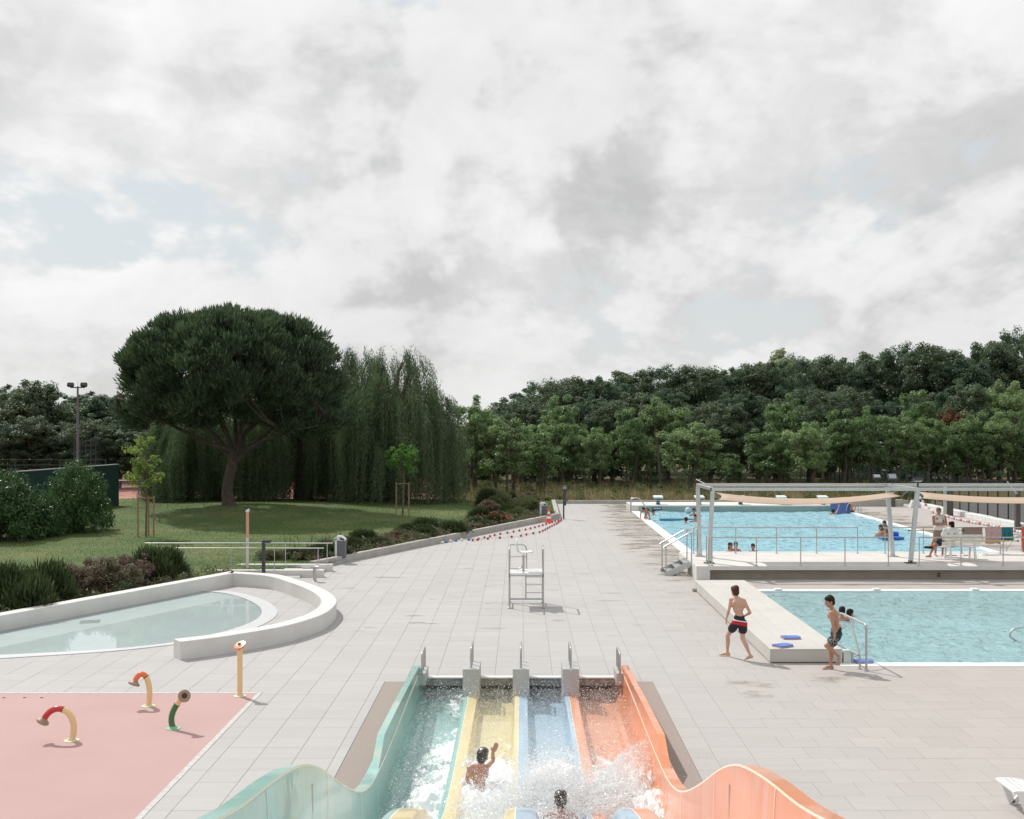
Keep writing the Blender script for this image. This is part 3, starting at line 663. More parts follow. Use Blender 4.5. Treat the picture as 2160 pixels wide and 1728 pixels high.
def slide_water():
    m = bpy.data.materials.new('slide_water'); m.use_nodes = True; nt = m.node_tree; N = nt.nodes.new; L = nt.links.new; nt.nodes.remove(nt.nodes['Principled BSDF']); out = nt.nodes['Material Output']
    geo = N('ShaderNodeNewGeometry')
    n1 = N('ShaderNodeTexNoise'); n1.inputs['Scale'].default_value = 9; n1.inputs['Detail'].default_value = 8; n1.inputs['Roughness'].default_value = .68; n1.inputs['Distortion'].default_value = 1.2
    mp = N('ShaderNodeMapping'); mp.inputs['Scale'].default_value = (1.1, .6, 1); L(geo.outputs['Position'], mp.inputs[0]); L(mp.outputs[0], n1.inputs['Vector'])
    at_ = N('ShaderNodeAttribute'); at_.attribute_name = 'foam'
    ad = N('ShaderNodeMath'); ad.operation = 'ADD'; L(n1.outputs['Fac'], ad.inputs[0]); L(at_.outputs['Fac'], ad.inputs[1])
    r = N('ShaderNodeMapRange'); r.inputs[1].default_value = .93; r.inputs[2].default_value = 1.14; L(ad.outputs[0], r.inputs[0])
    bp = N('ShaderNodeBump'); bp.inputs['Strength'].default_value = .6; bp.inputs['Distance'].default_value = .02; L(n1.outputs['Fac'], bp.inputs['Height'])
    fr = N('ShaderNodeFresnel'); fr.inputs['IOR'].default_value = 1.2; L(bp.outputs[0], fr.inputs['Normal'])
    gl = N('ShaderNodeBsdfGlossy'); gl.inputs['Roughness'].default_value = .15; L(bp.outputs[0], gl.inputs['Normal'])
    tr0 = N('ShaderNodeBsdfTransparent'); tr0.inputs['Color'].default_value = (.97, .99, .99, 1)
    mk = N('ShaderNodeBsdfDiffuse'); mk.inputs['Color'].default_value = (.72, .80, .80, 1); tr = N('ShaderNodeMixShader'); tr.inputs[0].default_value = .07; L(tr0.outputs[0], tr.inputs[1]); L(mk.outputs[0], tr.inputs[2])
    fm = N('ShaderNodeMath'); fm.operation = 'MINIMUM'; L(fr.outputs[0], fm.inputs[0]); fm.inputs[1].default_value = .16; mw = N('ShaderNodeMixShader'); L(fm.outputs[0], mw.inputs[0]); L(tr.outputs[0], mw.inputs[1]); L(gl.outputs[0], mw.inputs[2])
    fo = N('ShaderNodeBsdfDiffuse'); fo.inputs['Color'].default_value = (.86, .88, .89, 1); L(bp.outputs[0], fo.inputs['Normal'])
    ms = N('ShaderNodeMixShader'); L(r.outputs[0], ms.inputs[0]); L(mw.outputs[0], ms.inputs[1]); L(fo.outputs[0], ms.inputs[2]); L(ms.outputs[0], out.inputs['Surface'])
    V = []; F = []; A = []
    for i in range(4):
        x0, x1 = -2.05+1.02*i+(.10 if i else 0), -1.03+1.02*i-.09+(.10 if i == 3 else 0)
        nx, ny = 40, 420; X, Y = np.meshgrid(np.linspace(x0, x1, nx), np.linspace(11.5, 23.55, ny))
        f = np.array([fz(y) for y in Y[:, 0]])[:, None]
        rough = np.exp(-((Y-16.2)/2.6)**2)*(1.0 if i in (1, 2) else .8)+.16
        if i == 3: rough = np.exp(-((Y-16.6)/2.8)**2)+.15
        tb = fbm(X*3.3, Y*1.7, 20+i, 5)-.5; rid = 1-np.abs(fbm(X*5+3, Y*2.6, 40+i, 5)-.5)*2
        Z = np.maximum(f+.035, -.225)+tb*.22*rough+(rid-.8)*.30*rough*np.clip((Y-13.2)/1.2, 0, 1)
        if i in (1, 2):                                  # heaped water round the bathers
            Z += .30*np.exp(-((X-.45)/.55)**2-((Y-15.7)/.9)**2)*(fbm(X*4, Y*3, 61, 5)+.25)
        if i == 1: Z += .10*np.exp(-((X+.5)/.35)**2-((Y-16.0)/.8)**2)
        Z = np.maximum(Z, f+.02)
        foam = .30+.5*rough*fbm(X*1.5, Y*.9, 80+i, 3)+np.clip(rough-.55, 0, 1)*.55
        if i == 0: foam = .22+.44*np.clip((X-(-1.72))/.5, 0, 1)*fbm(X*2, Y*1.1, 5, 3)*1.5+.30*rough-.20*np.clip((-1.6-X)/.2, 0, 1)
        if i == 3: foam = .24+.48*rough*fbm(X*1.6, Y*.8, 33, 4)*1.25
        foam -= .10*np.clip((Y-18.2)/2, 0, 1)
        if i in (1, 2, 3): foam += .34*np.exp(-((Y-15.3)/1.5)**2)*np.clip((X+.9)/.6, 0, 1)*np.clip((1.9-X)/.7, 0, 1)
        if i in (1, 2): foam += .35*np.exp(-((X-.4)/.8)**2-((Y-15.4)/1.3)**2)
        b = len(V); V += np.stack([X, Y, Z], -1).reshape(-1, 3).tolist(); A += foam.ravel().tolist()
        q = np.arange(nx*ny).reshape(ny, nx)+b; F += np.stack([q[:-1, :-1], q[:-1, 1:], q[1:, 1:], q[1:, :-1]], -1).reshape(-1, 4).tolist()
    me = np_mesh('slide_water', V, F, True); a = me.attributes.new('foam', 'FLOAT', 'POINT'); a.data.foreach_set('value', np.array(A, dtype=np.float32))
    stuff(link_mesh('slide_water', me, None, m), 'churning white and clear water running through the slide lanes', 'water')
    # airborne spray
    r = np.random.default_rng(5); P = []; S = []
    def burst(n, c, sp, up, s0, s1, dirv=(0, 0, 0), hmax=1.0):
        c = np.array(c); d = r.normal(0, 1, (n, 3))*np.array(sp); h = np.abs(r.normal(0, 1, n))*up; p = c+d; p[:, 2] = c[2]+np.minimum(h, hmax)
        p += np.outer(h, dirv); P.append(p); S.append(r.uniform(s0, s1, n)*np.exp(-h*.5))
    burst(30000, (.38, 15.7, -.12), (.46, .62, 0), .22, .003, .009); burst(26000, (.42, 16.1, -.05), (.30, .55, 0), .34, .0025, .007, (.08, .1, 0), .75); burst(9000, (-.25, 15.4, -.12), (.42, .5, 0), .12, .003, .009)
    burst(4200, (1.15, 16.2, -.15), (.40, .8, 0), .20, .004, .011, (.15, 0, 0))
    burst(5200, (-.45, 15.6, -.15), (.30, .6, 0), .13, .003, .010)
    for k in range(64):                                  # sheets and ropes of thrown water
        a = r.uniform(-.3, math.pi+.3); c0 = np.array([.45+r.normal(0, .18), 15.6+r.normal(0, .3), -.1]); vx = math.cos(a)*r.uniform(.4, 1.5); vy = r.normal(.9, .9); vz = r.uniform(1.2, 2.6)
        tt = r.uniform(0, .42, 340); p = c0+np.stack([vx*tt, vy*tt, vz*tt-4.9*tt*tt], -1)+r.normal(0, .016, (340, 3))+r.normal(0, .05, (340, 3))*tt[:, None]*2
        P.append(p); S.append(r.uniform(.003, .009, 340))
    for k in range(15):                                  # the wave thrown across the orange lane
        c0 = np.array([.70+.02*k, 15.3+.09*k, -.14]); tt = r.uniform(0, .46, 900); p = c0+np.stack([(1.6+.08*k)*tt, (.6+.28*k)*tt, (1.5+.07*k)*tt-4.6*tt*tt], -1)+r.normal(0, .022, (900, 3))+r.normal(0, .05, (900, 3))*tt[:, None]; P.append(p); S.append(r.uniform(.003, .0085, 900))
    n = 13000; p = np.stack([r.uniform(-1.9, 2.0, n), 14.6+8.6*r.random(n)**.8, -.2+np.abs(r.normal(0, .22, n))], -1); P.append(p); S.append(r.uniform(.003, .0085, n))
    n = 700; p = np.stack([r.uniform(2.3, 3.0, n), r.uniform(15.6, 18.5, n), np.abs(r.normal(.1, .25, n))], -1); P.append(p[:160]); S.append(r.uniform(.003, .008, 160))
    P = np.concatenate(P); S = np.concatenate(S); n = len(P)
    T = np.array([(1, 1, 1), (1, -1, -1), (-1, 1, -1), (-1, -1, 1)], float)/1.4
    q = r.normal(0, 1, (n, 4)); q /= np.linalg.norm(q, axis=1)[:, None]; w, x, y, z = q.T
    R = np.stack([1-2*(y*y+z*z), 2*(x*y-z*w), 2*(x*z+y*w), 2*(x*y+z*w), 1-2*(x*x+z*z), 2*(y*z-x*w), 2*(x*z-y*w), 2*(y*z+x*w), 1-2*(x*x+y*y)], -1).reshape(n, 3, 3)
    V = np.einsum('nij,kj->nki', R, T)*S[:, None, None]+P[:, None, :]
    F = (np.arange(n)[:, None, None]*4+np.array([(0, 1, 2), (0, 3, 1), (0, 2, 3), (1, 3, 2)])[None]).reshape(-1, 3)
    wm = mat('spray_white', (.88, .90, .91), .25, spec=.6)
    # connected sheets and streaks inside the splash
    sm = bpy.data.materials.new('splash_sheet'); sm.use_nodes = True; nt = sm.node_tree; N = nt.nodes.new; L = nt.links.new; nt.nodes.remove(nt.nodes['Principled BSDF'])
    tc = N('ShaderNodeNewGeometry'); nz = N('ShaderNodeTexNoise'); nz.inputs['Scale'].default_value = 16; nz.inputs['Detail'].default_value = 6; nz.inputs['Roughness'].default_value = .7; L(tc.outputs['Position'], nz.inputs['Vector'])
    mr_ = N('ShaderNodeMapRange'); mr_.inputs[1].default_value = .44; mr_.inputs[2].default_value = .66; L(nz.outputs['Fac'], mr_.inputs[0]); a_ = N('ShaderNodeBsdfTransparent'); b_ = N('ShaderNodeBsdfDiffuse'); b_.inputs['Color'].default_value = (.86, .89, .90, 1)
    c_ = N('ShaderNodeBsdfTranslucent'); c_.inputs['Color'].default_value = (.86, .89, .90, 1); d_ = N('ShaderNodeMixShader'); d_.inputs[0].default_value = .5; L(b_.outputs[0], d_.inputs[1]); L(c_.outputs[0], d_.inputs[2])
    e_ = N('ShaderNodeMixShader'); L(mr_.outputs[0], e_.inputs[0]); L(a_.outputs[0], e_.inputs[1]); L(d_.outputs[0], e_.inputs[2]); L(e_.outputs[0], nt.nodes['Material Output'].inputs['Surface'])
    SV = []; SF = []
    for k in range(70):
        wave = k < 30
        c0 = np.array([.62+r.uniform(0, .4), 15.2+r.uniform(0, 1.6), -.16]) if wave else np.array([.40+r.normal(0, .2), 15.6+r.normal(0, .35), -.14])
        a = r.uniform(-.2, math.pi+.2); v0 = np.array([r.uniform(1.2, 2.6), r.uniform(.3, 3.2), r.uniform(1.2, 2.3)]) if wave else np.array([math.cos(a)*r.uniform(.3, 1.4), r.normal(.8, .9), r.uniform(1.2, 2.7)])
        w0 = r.uniform(.015, .06)*(1.5 if wave else 1); T_ = r.uniform(.25, .46); sd = np.cross(v0, [0, 0, 1.]); sd /= np.linalg.norm(sd)+1e-6; b0 = len(SV); n_ = 16
        for j in range(n_+1):
            tt = T_*j/n_; p = c0+v0*tt+np.array([0, 0, -4.7])*tt*tt; w = w0*(.4+1.6*j/n_)*(1-.85*(j/n_)**4)
            for q in (-1, 0, 1): SV.append(tuple(p+sd*q*w+np.array([0, 0, .02])*(q == 0)+r.normal(0, .006, 3)))
        SF += [(b0+j*3+q, b0+j*3+q+1, b0+j*3+q+4, b0+j*3+q+3) for j in range(n_) for q in (0, 1)]
    stuff(link_mesh('splash', np_mesh('splash', SV, SF, True), None, sm), 'thrown sheets of white water over the blue and orange lanes', 'splash')
    stuff(link_mesh('spray', np_mesh('spray', V.reshape(-1, 3), F, False, 3), None, wm), 'white spray of droplets flying above the slide lanes', 'spray')
slide_water()

# ------------------------------------------------------------------ raised walkway, steps, railings, pergola
PZ = .456
def walkway():
    t = thing('raised_walkway', 'raised concrete walkway between the two pools', 'walkway', (12, 40, 0))
    MB().bb(5.86, 30, 38.1, 42.28, PZ-.13, PZ).build('slab', CONCW, t)
    MB().bb(6.32, 30, 38.42, 42.2, -.06, PZ-.131).build('wall', mat('walkway_wall', (.36, .32, .27), .9, var=.10, vscale=2), t)
    MB().bb(5.865, 6.318, 38.11, 42.2, -.06, PZ-.131).build('end_pier', CONCW, t)
    MB().bb(5.9, 30, 41.95, 42.27, PZ, PZ+.012).build('rear_edge', WHITE, t)
    MB().bb(13.5, 30, 39.38, 39.44, PZ, PZ+.004).build('red_line', mat('red_paint', (.42, .03, .05), .6), t)
    MB().bb(13.9, 14.0, 38.05, 38.1, .1, .24).build('tap', DARKM, t)
    s = thing('steps', 'short grey steel stair with handrails up to the raised walkway', 'stair', (5.5, 39.6, 0))
    y0, y1 = 39.15, 40.25; tread = mat('tread_grey', (.34, .35, .35), .6, metal=.3)
    for k in range(3):
        x = 5.02+.29*k; MB().bevbox((x+.14, (y0+y1)/2, .115+.15*k), (.29, y1-y0-.02, .035), .006).build('tread', tread, s)
        MB().bb(x+.25, x+.26, y0+.03, y1-.03, .14+.15*k-.15, .10+.15*k).build('riser', tread, s) if k else None
    for y in (y0, y1): MB().extrude([(4.92, y, 0), (5.2, y, 0), (5.9, y, .34), (5.9, y, .46), (5.70, y, .46), (4.92, y, .1)], (0, .02, 0)).build('stringer', GALV, s)
    for y in (y0+.01, y1+.01):
        MB().tube([(4.98, y, 0), (4.98, y, 1.0)], .022, 8).build('post', STEEL, s, True); MB().tube([(5.86, y, .40), (5.86, y, 1.48)], .022, 8).build('post', STEEL, s, True)
        MB().tube(bend([(4.9, y, .96), (4.98, y, 1.02), (5.78, y, 1.46), (6.0, y, 1.46)], .05), .024, 8).build('handrail', STEEL, s, True)
walkway()
def railing(label, pts, posts, zb, h, extra=None, mt=STEEL, cat='railing', group=None, r=.021, feet=True):
    t = thing('railing', label, cat, (posts[0][0], posts[0][1], zb), group)
    MB().tube(bend([(x, y, zb+h) for x, y in pts], .05), r, 8).build('top_rail', mt, t, True)
    for x, y in posts:
        MB().tube([(x, y, zb), (x, y, zb+h)], r*.9, 8).build('post', mt, t, True)
        if feet: MB().lathe([(.055, 0), (.055, .012), (.03, .02), (.022, .05)], (x, y, zb), 10).build('foot_plate', GALV, t)
    return t
def rails():
    fy = 38.2; xs = [(p-VX)*fy/FPX for p in (1502, 1595.6, 1689, 1782.4, 1874)]
    railing('front steel railing of the walkway, left stretch beneath first sail', [(xs[0]-.12, fy+.55), (xs[0]-.1, fy)]+[(x, fy) for x in xs[-1:]], [(xs[0]-.11, fy+.5), (xs[0]-.1, fy+.03)]+[(x, fy) for x in xs], PZ, .95)
    x2 = [(p-VX)*fy/FPX for p in (1939, 2027, 2116, 2205)]
    railing('front steel railing of the walkway in front of the bench', [(x2[0], fy), (x2[-1], fy)], [(x, fy) for x in x2], PZ, .95)
    ry = 41.75; x3 = [(p-VX)*ry/FPX for p in (1463, 1552, 1638, 1722.5, 1809)]
    railing('rear steel railing beside the swimming pool, left stretch', [(x3[0], ry-.9), (x3[0], ry), (x3[-1], ry)], [(x3[0], ry-.85), (x3[0]+.0, ry-.04)]+[(x, ry) for x in x3[1:]], PZ, .95)
    x4 = [(p-VX)*ry/FPX for p in (1867, 1948, 2029, 2110, 2191)]
    railing('rear steel railing hung with towels', [(x4[0], ry), (x4[-1], ry)], [(x, ry) for x in x4], PZ, .95)
    yel = mat('yellow_pole', (.62, .48, .10), .4)
    for k, (a, b, y, z) in enumerate(((1918, 2031, ry-.06, PZ+.85), (1989, 2147, fy-.06, PZ+.84))):
        t = thing('rescue_pole', 'yellow rescue pole with black ends on the %s railing' % ('rear', 'front')[k], 'pole', ((a-VX)*y/FPX, y, z), 'rescue poles')
        xa, xb = (a-VX)*y/FPX, (b-VX)*y/FPX
        MB().tube([(xa, y, z), (xb, y, z)], .017, 8).build('shaft', yel, t, True)
        for x in (xa, xb): MB().tube([(x-.04, y, z), (x+.04, y, z)], .024, 8).build('end_cap', DARKM, t, True)
    # towels
    def towel(label, x0, x1, y, z, drop_f, drop_b, c, seed, rib=.02):
        r = np.random.default_rng(seed); n = 26; k = 22; V = []; L_ = drop_f+drop_b
        for j in range(k+1):
            s = j/k*L_
            for i in range(n+1):
                u = i/n; x = x0+(x1-x0)*u
                if s < drop_b: yy, zz = y+.03, z-(drop_b-s)
                else: yy, zz = y-.03, z-(s-drop_b)
                amt = min(1, abs(s-drop_b)/.25)
                off = rib*math.sin(u*17+seed)*amt+rib*.7*math.sin(u*41+seed*2+s*3)*amt
                sag = .025*math.sin(u*9+seed)*amt
                V.append((x+.02*math.sin(s*5+u*3)*amt, yy+off+(-.015 if s > drop_b else .015)*amt, zz+sag*(abs(s-drop_b)/L_)+(.026 if abs(s-drop_b) < .02 else 0)))
        F = [(j*(n+1)+i, j*(n+1)+i+1, (j+1)*(n+1)+i+1, (j+1)*(n+1)+i) for j in range(k) for i in range(n)]
        m = mat('terry_'+str(seed), c, .95, var=.10, vscale=7, bump=.8, bscale=120)
        me = np_mesh('towel', V, F, True); o = link_mesh('towel', me, None, m); md = o.modifiers.new('s', 'SOLIDIFY'); md.thickness = .008
        tag(o, label, 'towel', 'towels on the railings')
    X = lambda p, y: (p-VX)*y/FPX
    towel('taupe towel over the rear railing', X(2031, ry), X(2071.5, ry), ry, PZ+.95, .42, .40, (.30, .235, .215), 1, .008)
    towel('pale pink towel over the rear railing', X(2079, ry), X(2112, ry), ry, PZ+.95, .36, .60, (.58, .42, .41), 2, .02)
    towel('teal towel bunched over the rear railing', X(2112.5, ry), X(2136, ry), ry, PZ+.96, .50, .46, (.03, .20, .23), 3, .03)
    towel('coral red towel at the picture edge on rear railing', X(2155, ry), X(2182, ry), ry, PZ+.95, .88, .5, (.72, .13, .10), 4, .015)
rails()
def pergola():
    t = thing('pergola', 'galvanised steel pergola frame with leaning posts over the walkway', 'pergola', (6.42, 39.9, PZ))
    al = mat('aluminium', (.56, .58, .58), .4, metal=.65, var=.06, vscale=5); F, R = 38.93, 40.85; zt = 3.0
    def post(x0, x1, y, w):
        b = MB(); b.add([(x0-w, y-w, PZ), (x0+w, y-w, PZ), (x0+w, y+w, PZ), (x0-w, y+w, PZ), (x1-w, y-w, zt-.05), (x1+w, y-w, zt-.05), (x1+w, y+w, zt-.05), (x1-w, y+w, zt-.05)],
            [(0, 3, 2, 1), (4, 5, 6, 7), (0, 1, 5, 4), (1, 2, 6, 5), (2, 3, 7, 6), (3, 0, 4, 7)]); b.build('post', al, t)
        MB().box((x0, y, PZ+.012), (.34, .3, .024)).lathe([(.09, .02), (.075, .10)], (x0, y, PZ), 8).build('foot_plate', DARKM if y == F else GALV, t)
    for a, b, y in ((6.42, 6.54, F), (6.42, 6.33, R), (13.30, 13.54, F), (13.32, 13.12, R), (20.2, 20.44, F), (20.2, 20.0, R)): post(a, b, y, .065)
    MB().bb(6.5, 27, F-.06, F+.06, zt-.075, zt+.03).build('front_beam', al, t); MB().bb(6.28, 27, R-.06, R+.06, zt-.04, zt+.07).build('rear_beam', al, t)
    MB().box((6.485, F, zt-.02), (.03, .13, .12)).build('end_cap', DARKM, t)
    for xa, xb in ((6.33, 6.54), (13.12, 13.54), (20.0, 20.44)):
        b = MB(); b.add([(xa-.06, R-.061, zt-.035), (xa+.06, R-.061, zt-.035), (xb+.06, F+.061, zt-.07), (xb-.06, F+.061, zt-.07), (xa-.06, R-.061, zt+.065), (xa+.06, R-.061, zt+.065), (xb+.06, F+.061, zt+.025), (xb-.06, F+.061, zt+.025)],
            [(0, 3, 2, 1), (4, 5, 6, 7), (0, 1, 5, 4), (1, 2, 6, 5), (2, 3, 7, 6), (3, 0, 4, 7)]); b.build('cross_beam', al, t)
    MB().tube([(6.28, R, zt+.22), (6.45, 39.7, zt+.1)], .018, 6).build('tension_rod', STEEL, t)
    # sails
    tan = mat('sail_tan', (.47, .36, .275), .9, var=.05, vscale=1.2, bump=.1, bscale=200)
    tan.node_tree.nodes['Principled BSDF'].inputs['Transmission Weight'].default_value = 0
    def sail(label, c, sag):
        n = 22; V = []                                   # c: four corners front-left, front-right, rear-right, rear-left
        c = [Vector(p) for p in c]
        for j in range(n+1):
            for i in range(n+1):
                u, v = i/n, j/n
                p = (c[0]*(1-u)+c[1]*u)*(1-v)+(c[3]*(1-u)+c[2]*u)*v
                eu, ev = 4*u*(1-u), 4*v*(1-v)
                p.z -= sag*eu*(1-.25*ev); p.y += (.5-v)*2*.16*eu; p.x += (.5-u)*2*.20*ev
                V.append(p)
        F_ = [(j*(n+1)+i, j*(n+1)+i+1, (j+1)*(n+1)+i+1, (j+1)*(n+1)+i) for j in range(n) for i in range(n)]
        o = thing('shade_sail', label, 'shade sail', c[0], 'shade sails under the pergola')
        me = np_mesh('cloth', [tuple(v-c[0]) for v in V], F_, True); ob = link_mesh('cloth', me, o, tan); md = ob.modifiers.new('s', 'SOLIDIFY'); md.thickness = .006
        return o, c
    for lab, c, q in (('tan shade sail under the left bay of the pergola', [(6.75, F+.12, 2.62), (13.05, F+.12, 2.74), (13.45, R-.1, 2.80), (6.85, R-.15, 2.78)], .24),
                   ('tan shade sail under the right bay of the pergola', [(13.75, F+.15, 2.66), (20.0, F+.12, 2.60), (20.1, R-.1, 2.70), (13.95, R-.1, 2.82)], .16)):
        o, cc = sail(lab, c, q)
        for p, e in zip(cc, ((-.2, -.05, .28), (.2, -.05, .2), (-.1, .06, .15), (-.2, .06, .2))): MB().tube([p, p+Vector(e)], .007, 5).build('cable', STEEL, o)
    # floodlights
    def flood(label, x, y, z, tilt, s=.30):
        f = thing('floodlight', label, 'floodlight', (x, y, z), 'floodlights on the pergola')
        M = Matrix.Rotation(rad(tilt), 3, 'X')
        MB().box((x, y, z+.22), (s, .09, s*.8), M=M).build('housing', DARKM, f); MB().box(Vector((x, y, z+.22))+M@Vector((0, -.05, 0)), (s*.8, .012, s*.6), M=M).build('lens', mat('lens_grey', (.32, .33, .35), .2), f)
        MB().box((x, y, z+.05), (.05, .05, .12)).build('bracket', DARKM, f)
    flood('tilted floodlight on the rear pergola beam, left of a pair', 12.75, R, zt+.08, -55, .26); flood('tilted floodlight on the rear pergola beam, right of a pair', 13.3, R, zt+.08, -40, .32)
    flood('floodlight facing out above the front pergola post', 13.55, F, zt+.08, 70, .3)
pergola()
# ------------------------------------------------------------------ lawn, beds, kerbs
def lawn_z(x, y):
    d = max(0, kerb_x(y)-x)
    z = .14+.10*min(1, d/3)+.40*math.exp(-((x+15.5)/7.5)**2-((y-62)/6.5)**2)+.10*min(1, d/20)
    return z+.03*math.sin(x*.5)*math.sin(y*.37)
def lawn():
    us = np.linspace(0, 1, 90); ky = 20+us*53.6; nv = 70; V = []
    for y in ky:
        for j in range(nv+1):
            v = (j/nv)**1.8; x = kerb_x(y)*(1-v)+(-75)*v
            V.append((x, y, lawn_z(x, y)))
    F = [(i*(nv+1)+j, (i+1)*(nv+1)+j, (i+1)*(nv+1)+j+1, i*(nv+1)+j+1) for i in range(89) for j in range(nv)]
    me = np_mesh('lawn', V, F, True)
    m = bpy.data.materials.new('lawn_grass'); m.use_nodes = True; nt = m.node_tree; N = nt.nodes.new; L = nt.links.new; b = nt.nodes['Principled BSDF']; b.inputs['Roughness'].default_value = .85; b.inputs['Specular IOR Level'].default_value = .2
    geo = N('ShaderNodeNewGeometry')
    def nz(s, d, r=.6):
        n = N('ShaderNodeTexNoise'); n.inputs['Scale'].default_value = s; n.inputs['Detail'].default_value = d; n.inputs['Roughness'].default_value = r; L(geo.outputs['Position'], n.inputs['Vector']); return n.outputs['Fac']
    def ramp(f, a, b_, c0, c1):
        q = N('ShaderNodeMapRange'); q.inputs[1].default_value = a; q.inputs[2].default_value = b_; L(f, q.inputs[0]); x = N('ShaderNodeMix'); x.data_type = 'RGBA'; L(q.outputs[0], x.inputs[0])
        for k, c in ((6, c0), (7, c1)):
            if isinstance(c, tuple): x.inputs[k].default_value = (*c, 1)
            else: L(c, x.inputs[k])
        return x.outputs[2]
    fine = ramp(nz(9, 8, .75), .30, .70, (.030, .072, .019), (.122, .180, .056))
    c = ramp(nz(.30, 4), .40, .70, fine, (.155, .170, .068))
    L(c, b.inputs['Base Color'])
    bp = N('ShaderNodeBump'); bp.inputs['Strength'].default_value = .8; bp.inputs['Distance'].default_value = .06; L(nz(14, 6, .7), bp.inputs['Height']); L(bp.outputs[0], b.inputs['Normal'])
    struct(link_mesh('lawn', me, None, m))
    # blades standing over the turf
    r = np.random.default_rng(2); n = 90000; y = 29+44.5*r.random(n)**1.0; kx = np.interp(y, [p[1] for p in KERB], [p[0] for p in KERB]); x = kx-.15-(30*r.random(n)**1.4)
    z = np.array([lawn_z(a, b_) for a, b_ in zip(x, y)]); h = r.uniform(.025, .065, n); w = r.uniform(.008, .018, n); a = r.uniform(0, 6.28, n); lx, ly = r.normal(0, .04, n), r.normal(0, .04, n)
    P0 = np.stack([x-np.cos(a)*w, y-np.sin(a)*w, z-.01], -1); P1 = np.stack([x+np.cos(a)*w, y+np.sin(a)*w, z-.01], -1); P2 = np.stack([x+lx, y+ly, z+h], -1)
    V = np.stack([P0, P1, P2], 1).reshape(-1, 3); me = np_mesh('grass', V, np.arange(3*n).reshape(-1, 3), False, 3)
    stuff(link_mesh('grass', me, None, leaf_mat('grass_blade', (.055, .100, .028), (.120, .170, .056), .35)), 'short mown grass covering the lawn', 'grass')
    # concrete kerb in cast lengths
    k = thing('kerb', 'low concrete retaining kerb along the planting bed', 'kerb', (-2, 52, 0))
    pts = [Vector(p) for p in ((-7.4, 40.9), (-6.57, 42.75), (2.1, 62.3), (2.2, 73.4))]
    def seg(a, b, h0, h1, w=.24):
        d = (b-a).normalized(); nrm = Vector((-d.y, d.x))*w; g = d*.004
        a = a+g; b = b-g; vs = [(a.x, a.y, -.05), (b.x, b.y, -.05), ((b+nrm).x, (b+nrm).y, -.05), ((a+nrm).x, (a+nrm).y, -.05), (a.x, a.y, h0), (b.x, b.y, h1), ((b+nrm).x, (b+nrm).y, h1), ((a+nrm).x, (a+nrm).y, h0)]
        MB().add(vs, [(0, 3, 2, 1), (4, 5, 6, 7), (0, 1, 5, 4), (1, 2, 6, 5), (2, 3, 7, 6), (3, 0, 4, 7)]).build('kerb_length', CONC, k)
    for i in range(3):
        a, b = pts[i], pts[i+1]; n_ = max(1, int((b-a).length/3))
        for j in range(n_): seg(a+(b-a)*(j/n_), a+(b-a)*((j+1)/n_), .27, .27)
    k2 = thing('kerb', 'long low concrete kerb closing the far end of the deck', 'kerb', (5, 73.6, 0))
    k = k2
    for j in range(8): seg(Vector((2.2+j*2.85, 73.5)), Vector((2.2+(j+1)*2.85, 73.5)), .22, .22)
    k = thing('kerb', 'grey concrete kerb behind the right corner of swimming pool', 'kerb', (22, 71, 0))
    for j in range(2): seg(Vector((20.4+j*1.75, 71.2)), Vector((20.4+(j+1)*1.75, 71.2)), .42, .42, .35)
    sc = mat('court_red', (.36, .155, .12), .9, var=.08, vscale=.5)
    struct(MB().bb(-60, -6, 74.5, 108, -.05, .06).build('tennis_court', sc))
    mk = MB(); mk.bb(-60, -6, 78.0, 78.12, .06, .066); mk.bb(-40, -39.88, 74.5, 108, .06, .066); mk.bb(-24, -23.88, 74.5, 108, .06, .066); struct(mk.build('court_line', WHITE))
lawn()

# ------------------------------------------------------------------ foliage
def leaf_geo(C, Nn, size, asp, r, droop=0.0, T=None):
    n = len(C); Nn = Nn/np.maximum(1e-6, np.linalg.norm(Nn, axis=1))[:, None]
    if T is None: T = r.normal(0, 1, (n, 3)); T[:, 2] -= droop
    T = T-(T*Nn).sum(1)[:, None]*Nn; T /= np.maximum(1e-6, np.linalg.norm(T, axis=1))[:, None]; B = np.cross(Nn, T)
    s = size[:, None]*.5; w = s*asp
    V = np.stack([C-T*s, C+B*w-Nn*w*.15, C+T*s, C-B*w-Nn*w*.15], 1).reshape(-1, 3)
    return V, np.arange(4*n).reshape(-1, 4)
def ball(r, n, p=2.2):
    d = r.normal(0, 1, (n, 3)); d /= np.linalg.norm(d, axis=1)[:, None]; return d, r.random(n)**(1/p)
def clump_leaves(cs, rs, n, s0, s1, asp, r, flat=.75, up=.45):
    Cs = []; Ns = []
    for c, q in zip(cs, rs):
        d, u = ball(r, n); Cs.append(c+d*u[:, None]*q*np.array([1, 1, flat])); Ns.append(d*.7+r.normal(0, .55, (n, 3))+np.array([0, 0, up]))
    C = np.concatenate(Cs); return leaf_geo(C, np.concatenate(Ns), r.uniform(s0, s1, len(C)), asp, r, .3)
BARK = mat('bark', (.11, .085, .065), .95, var=.3, vscale=8, bump=.6, bscale=14)
BARKP = mat('pine_bark', (.075, .058, .049), .95, var=.35, vscale=5, bump=.9, bscale=9)
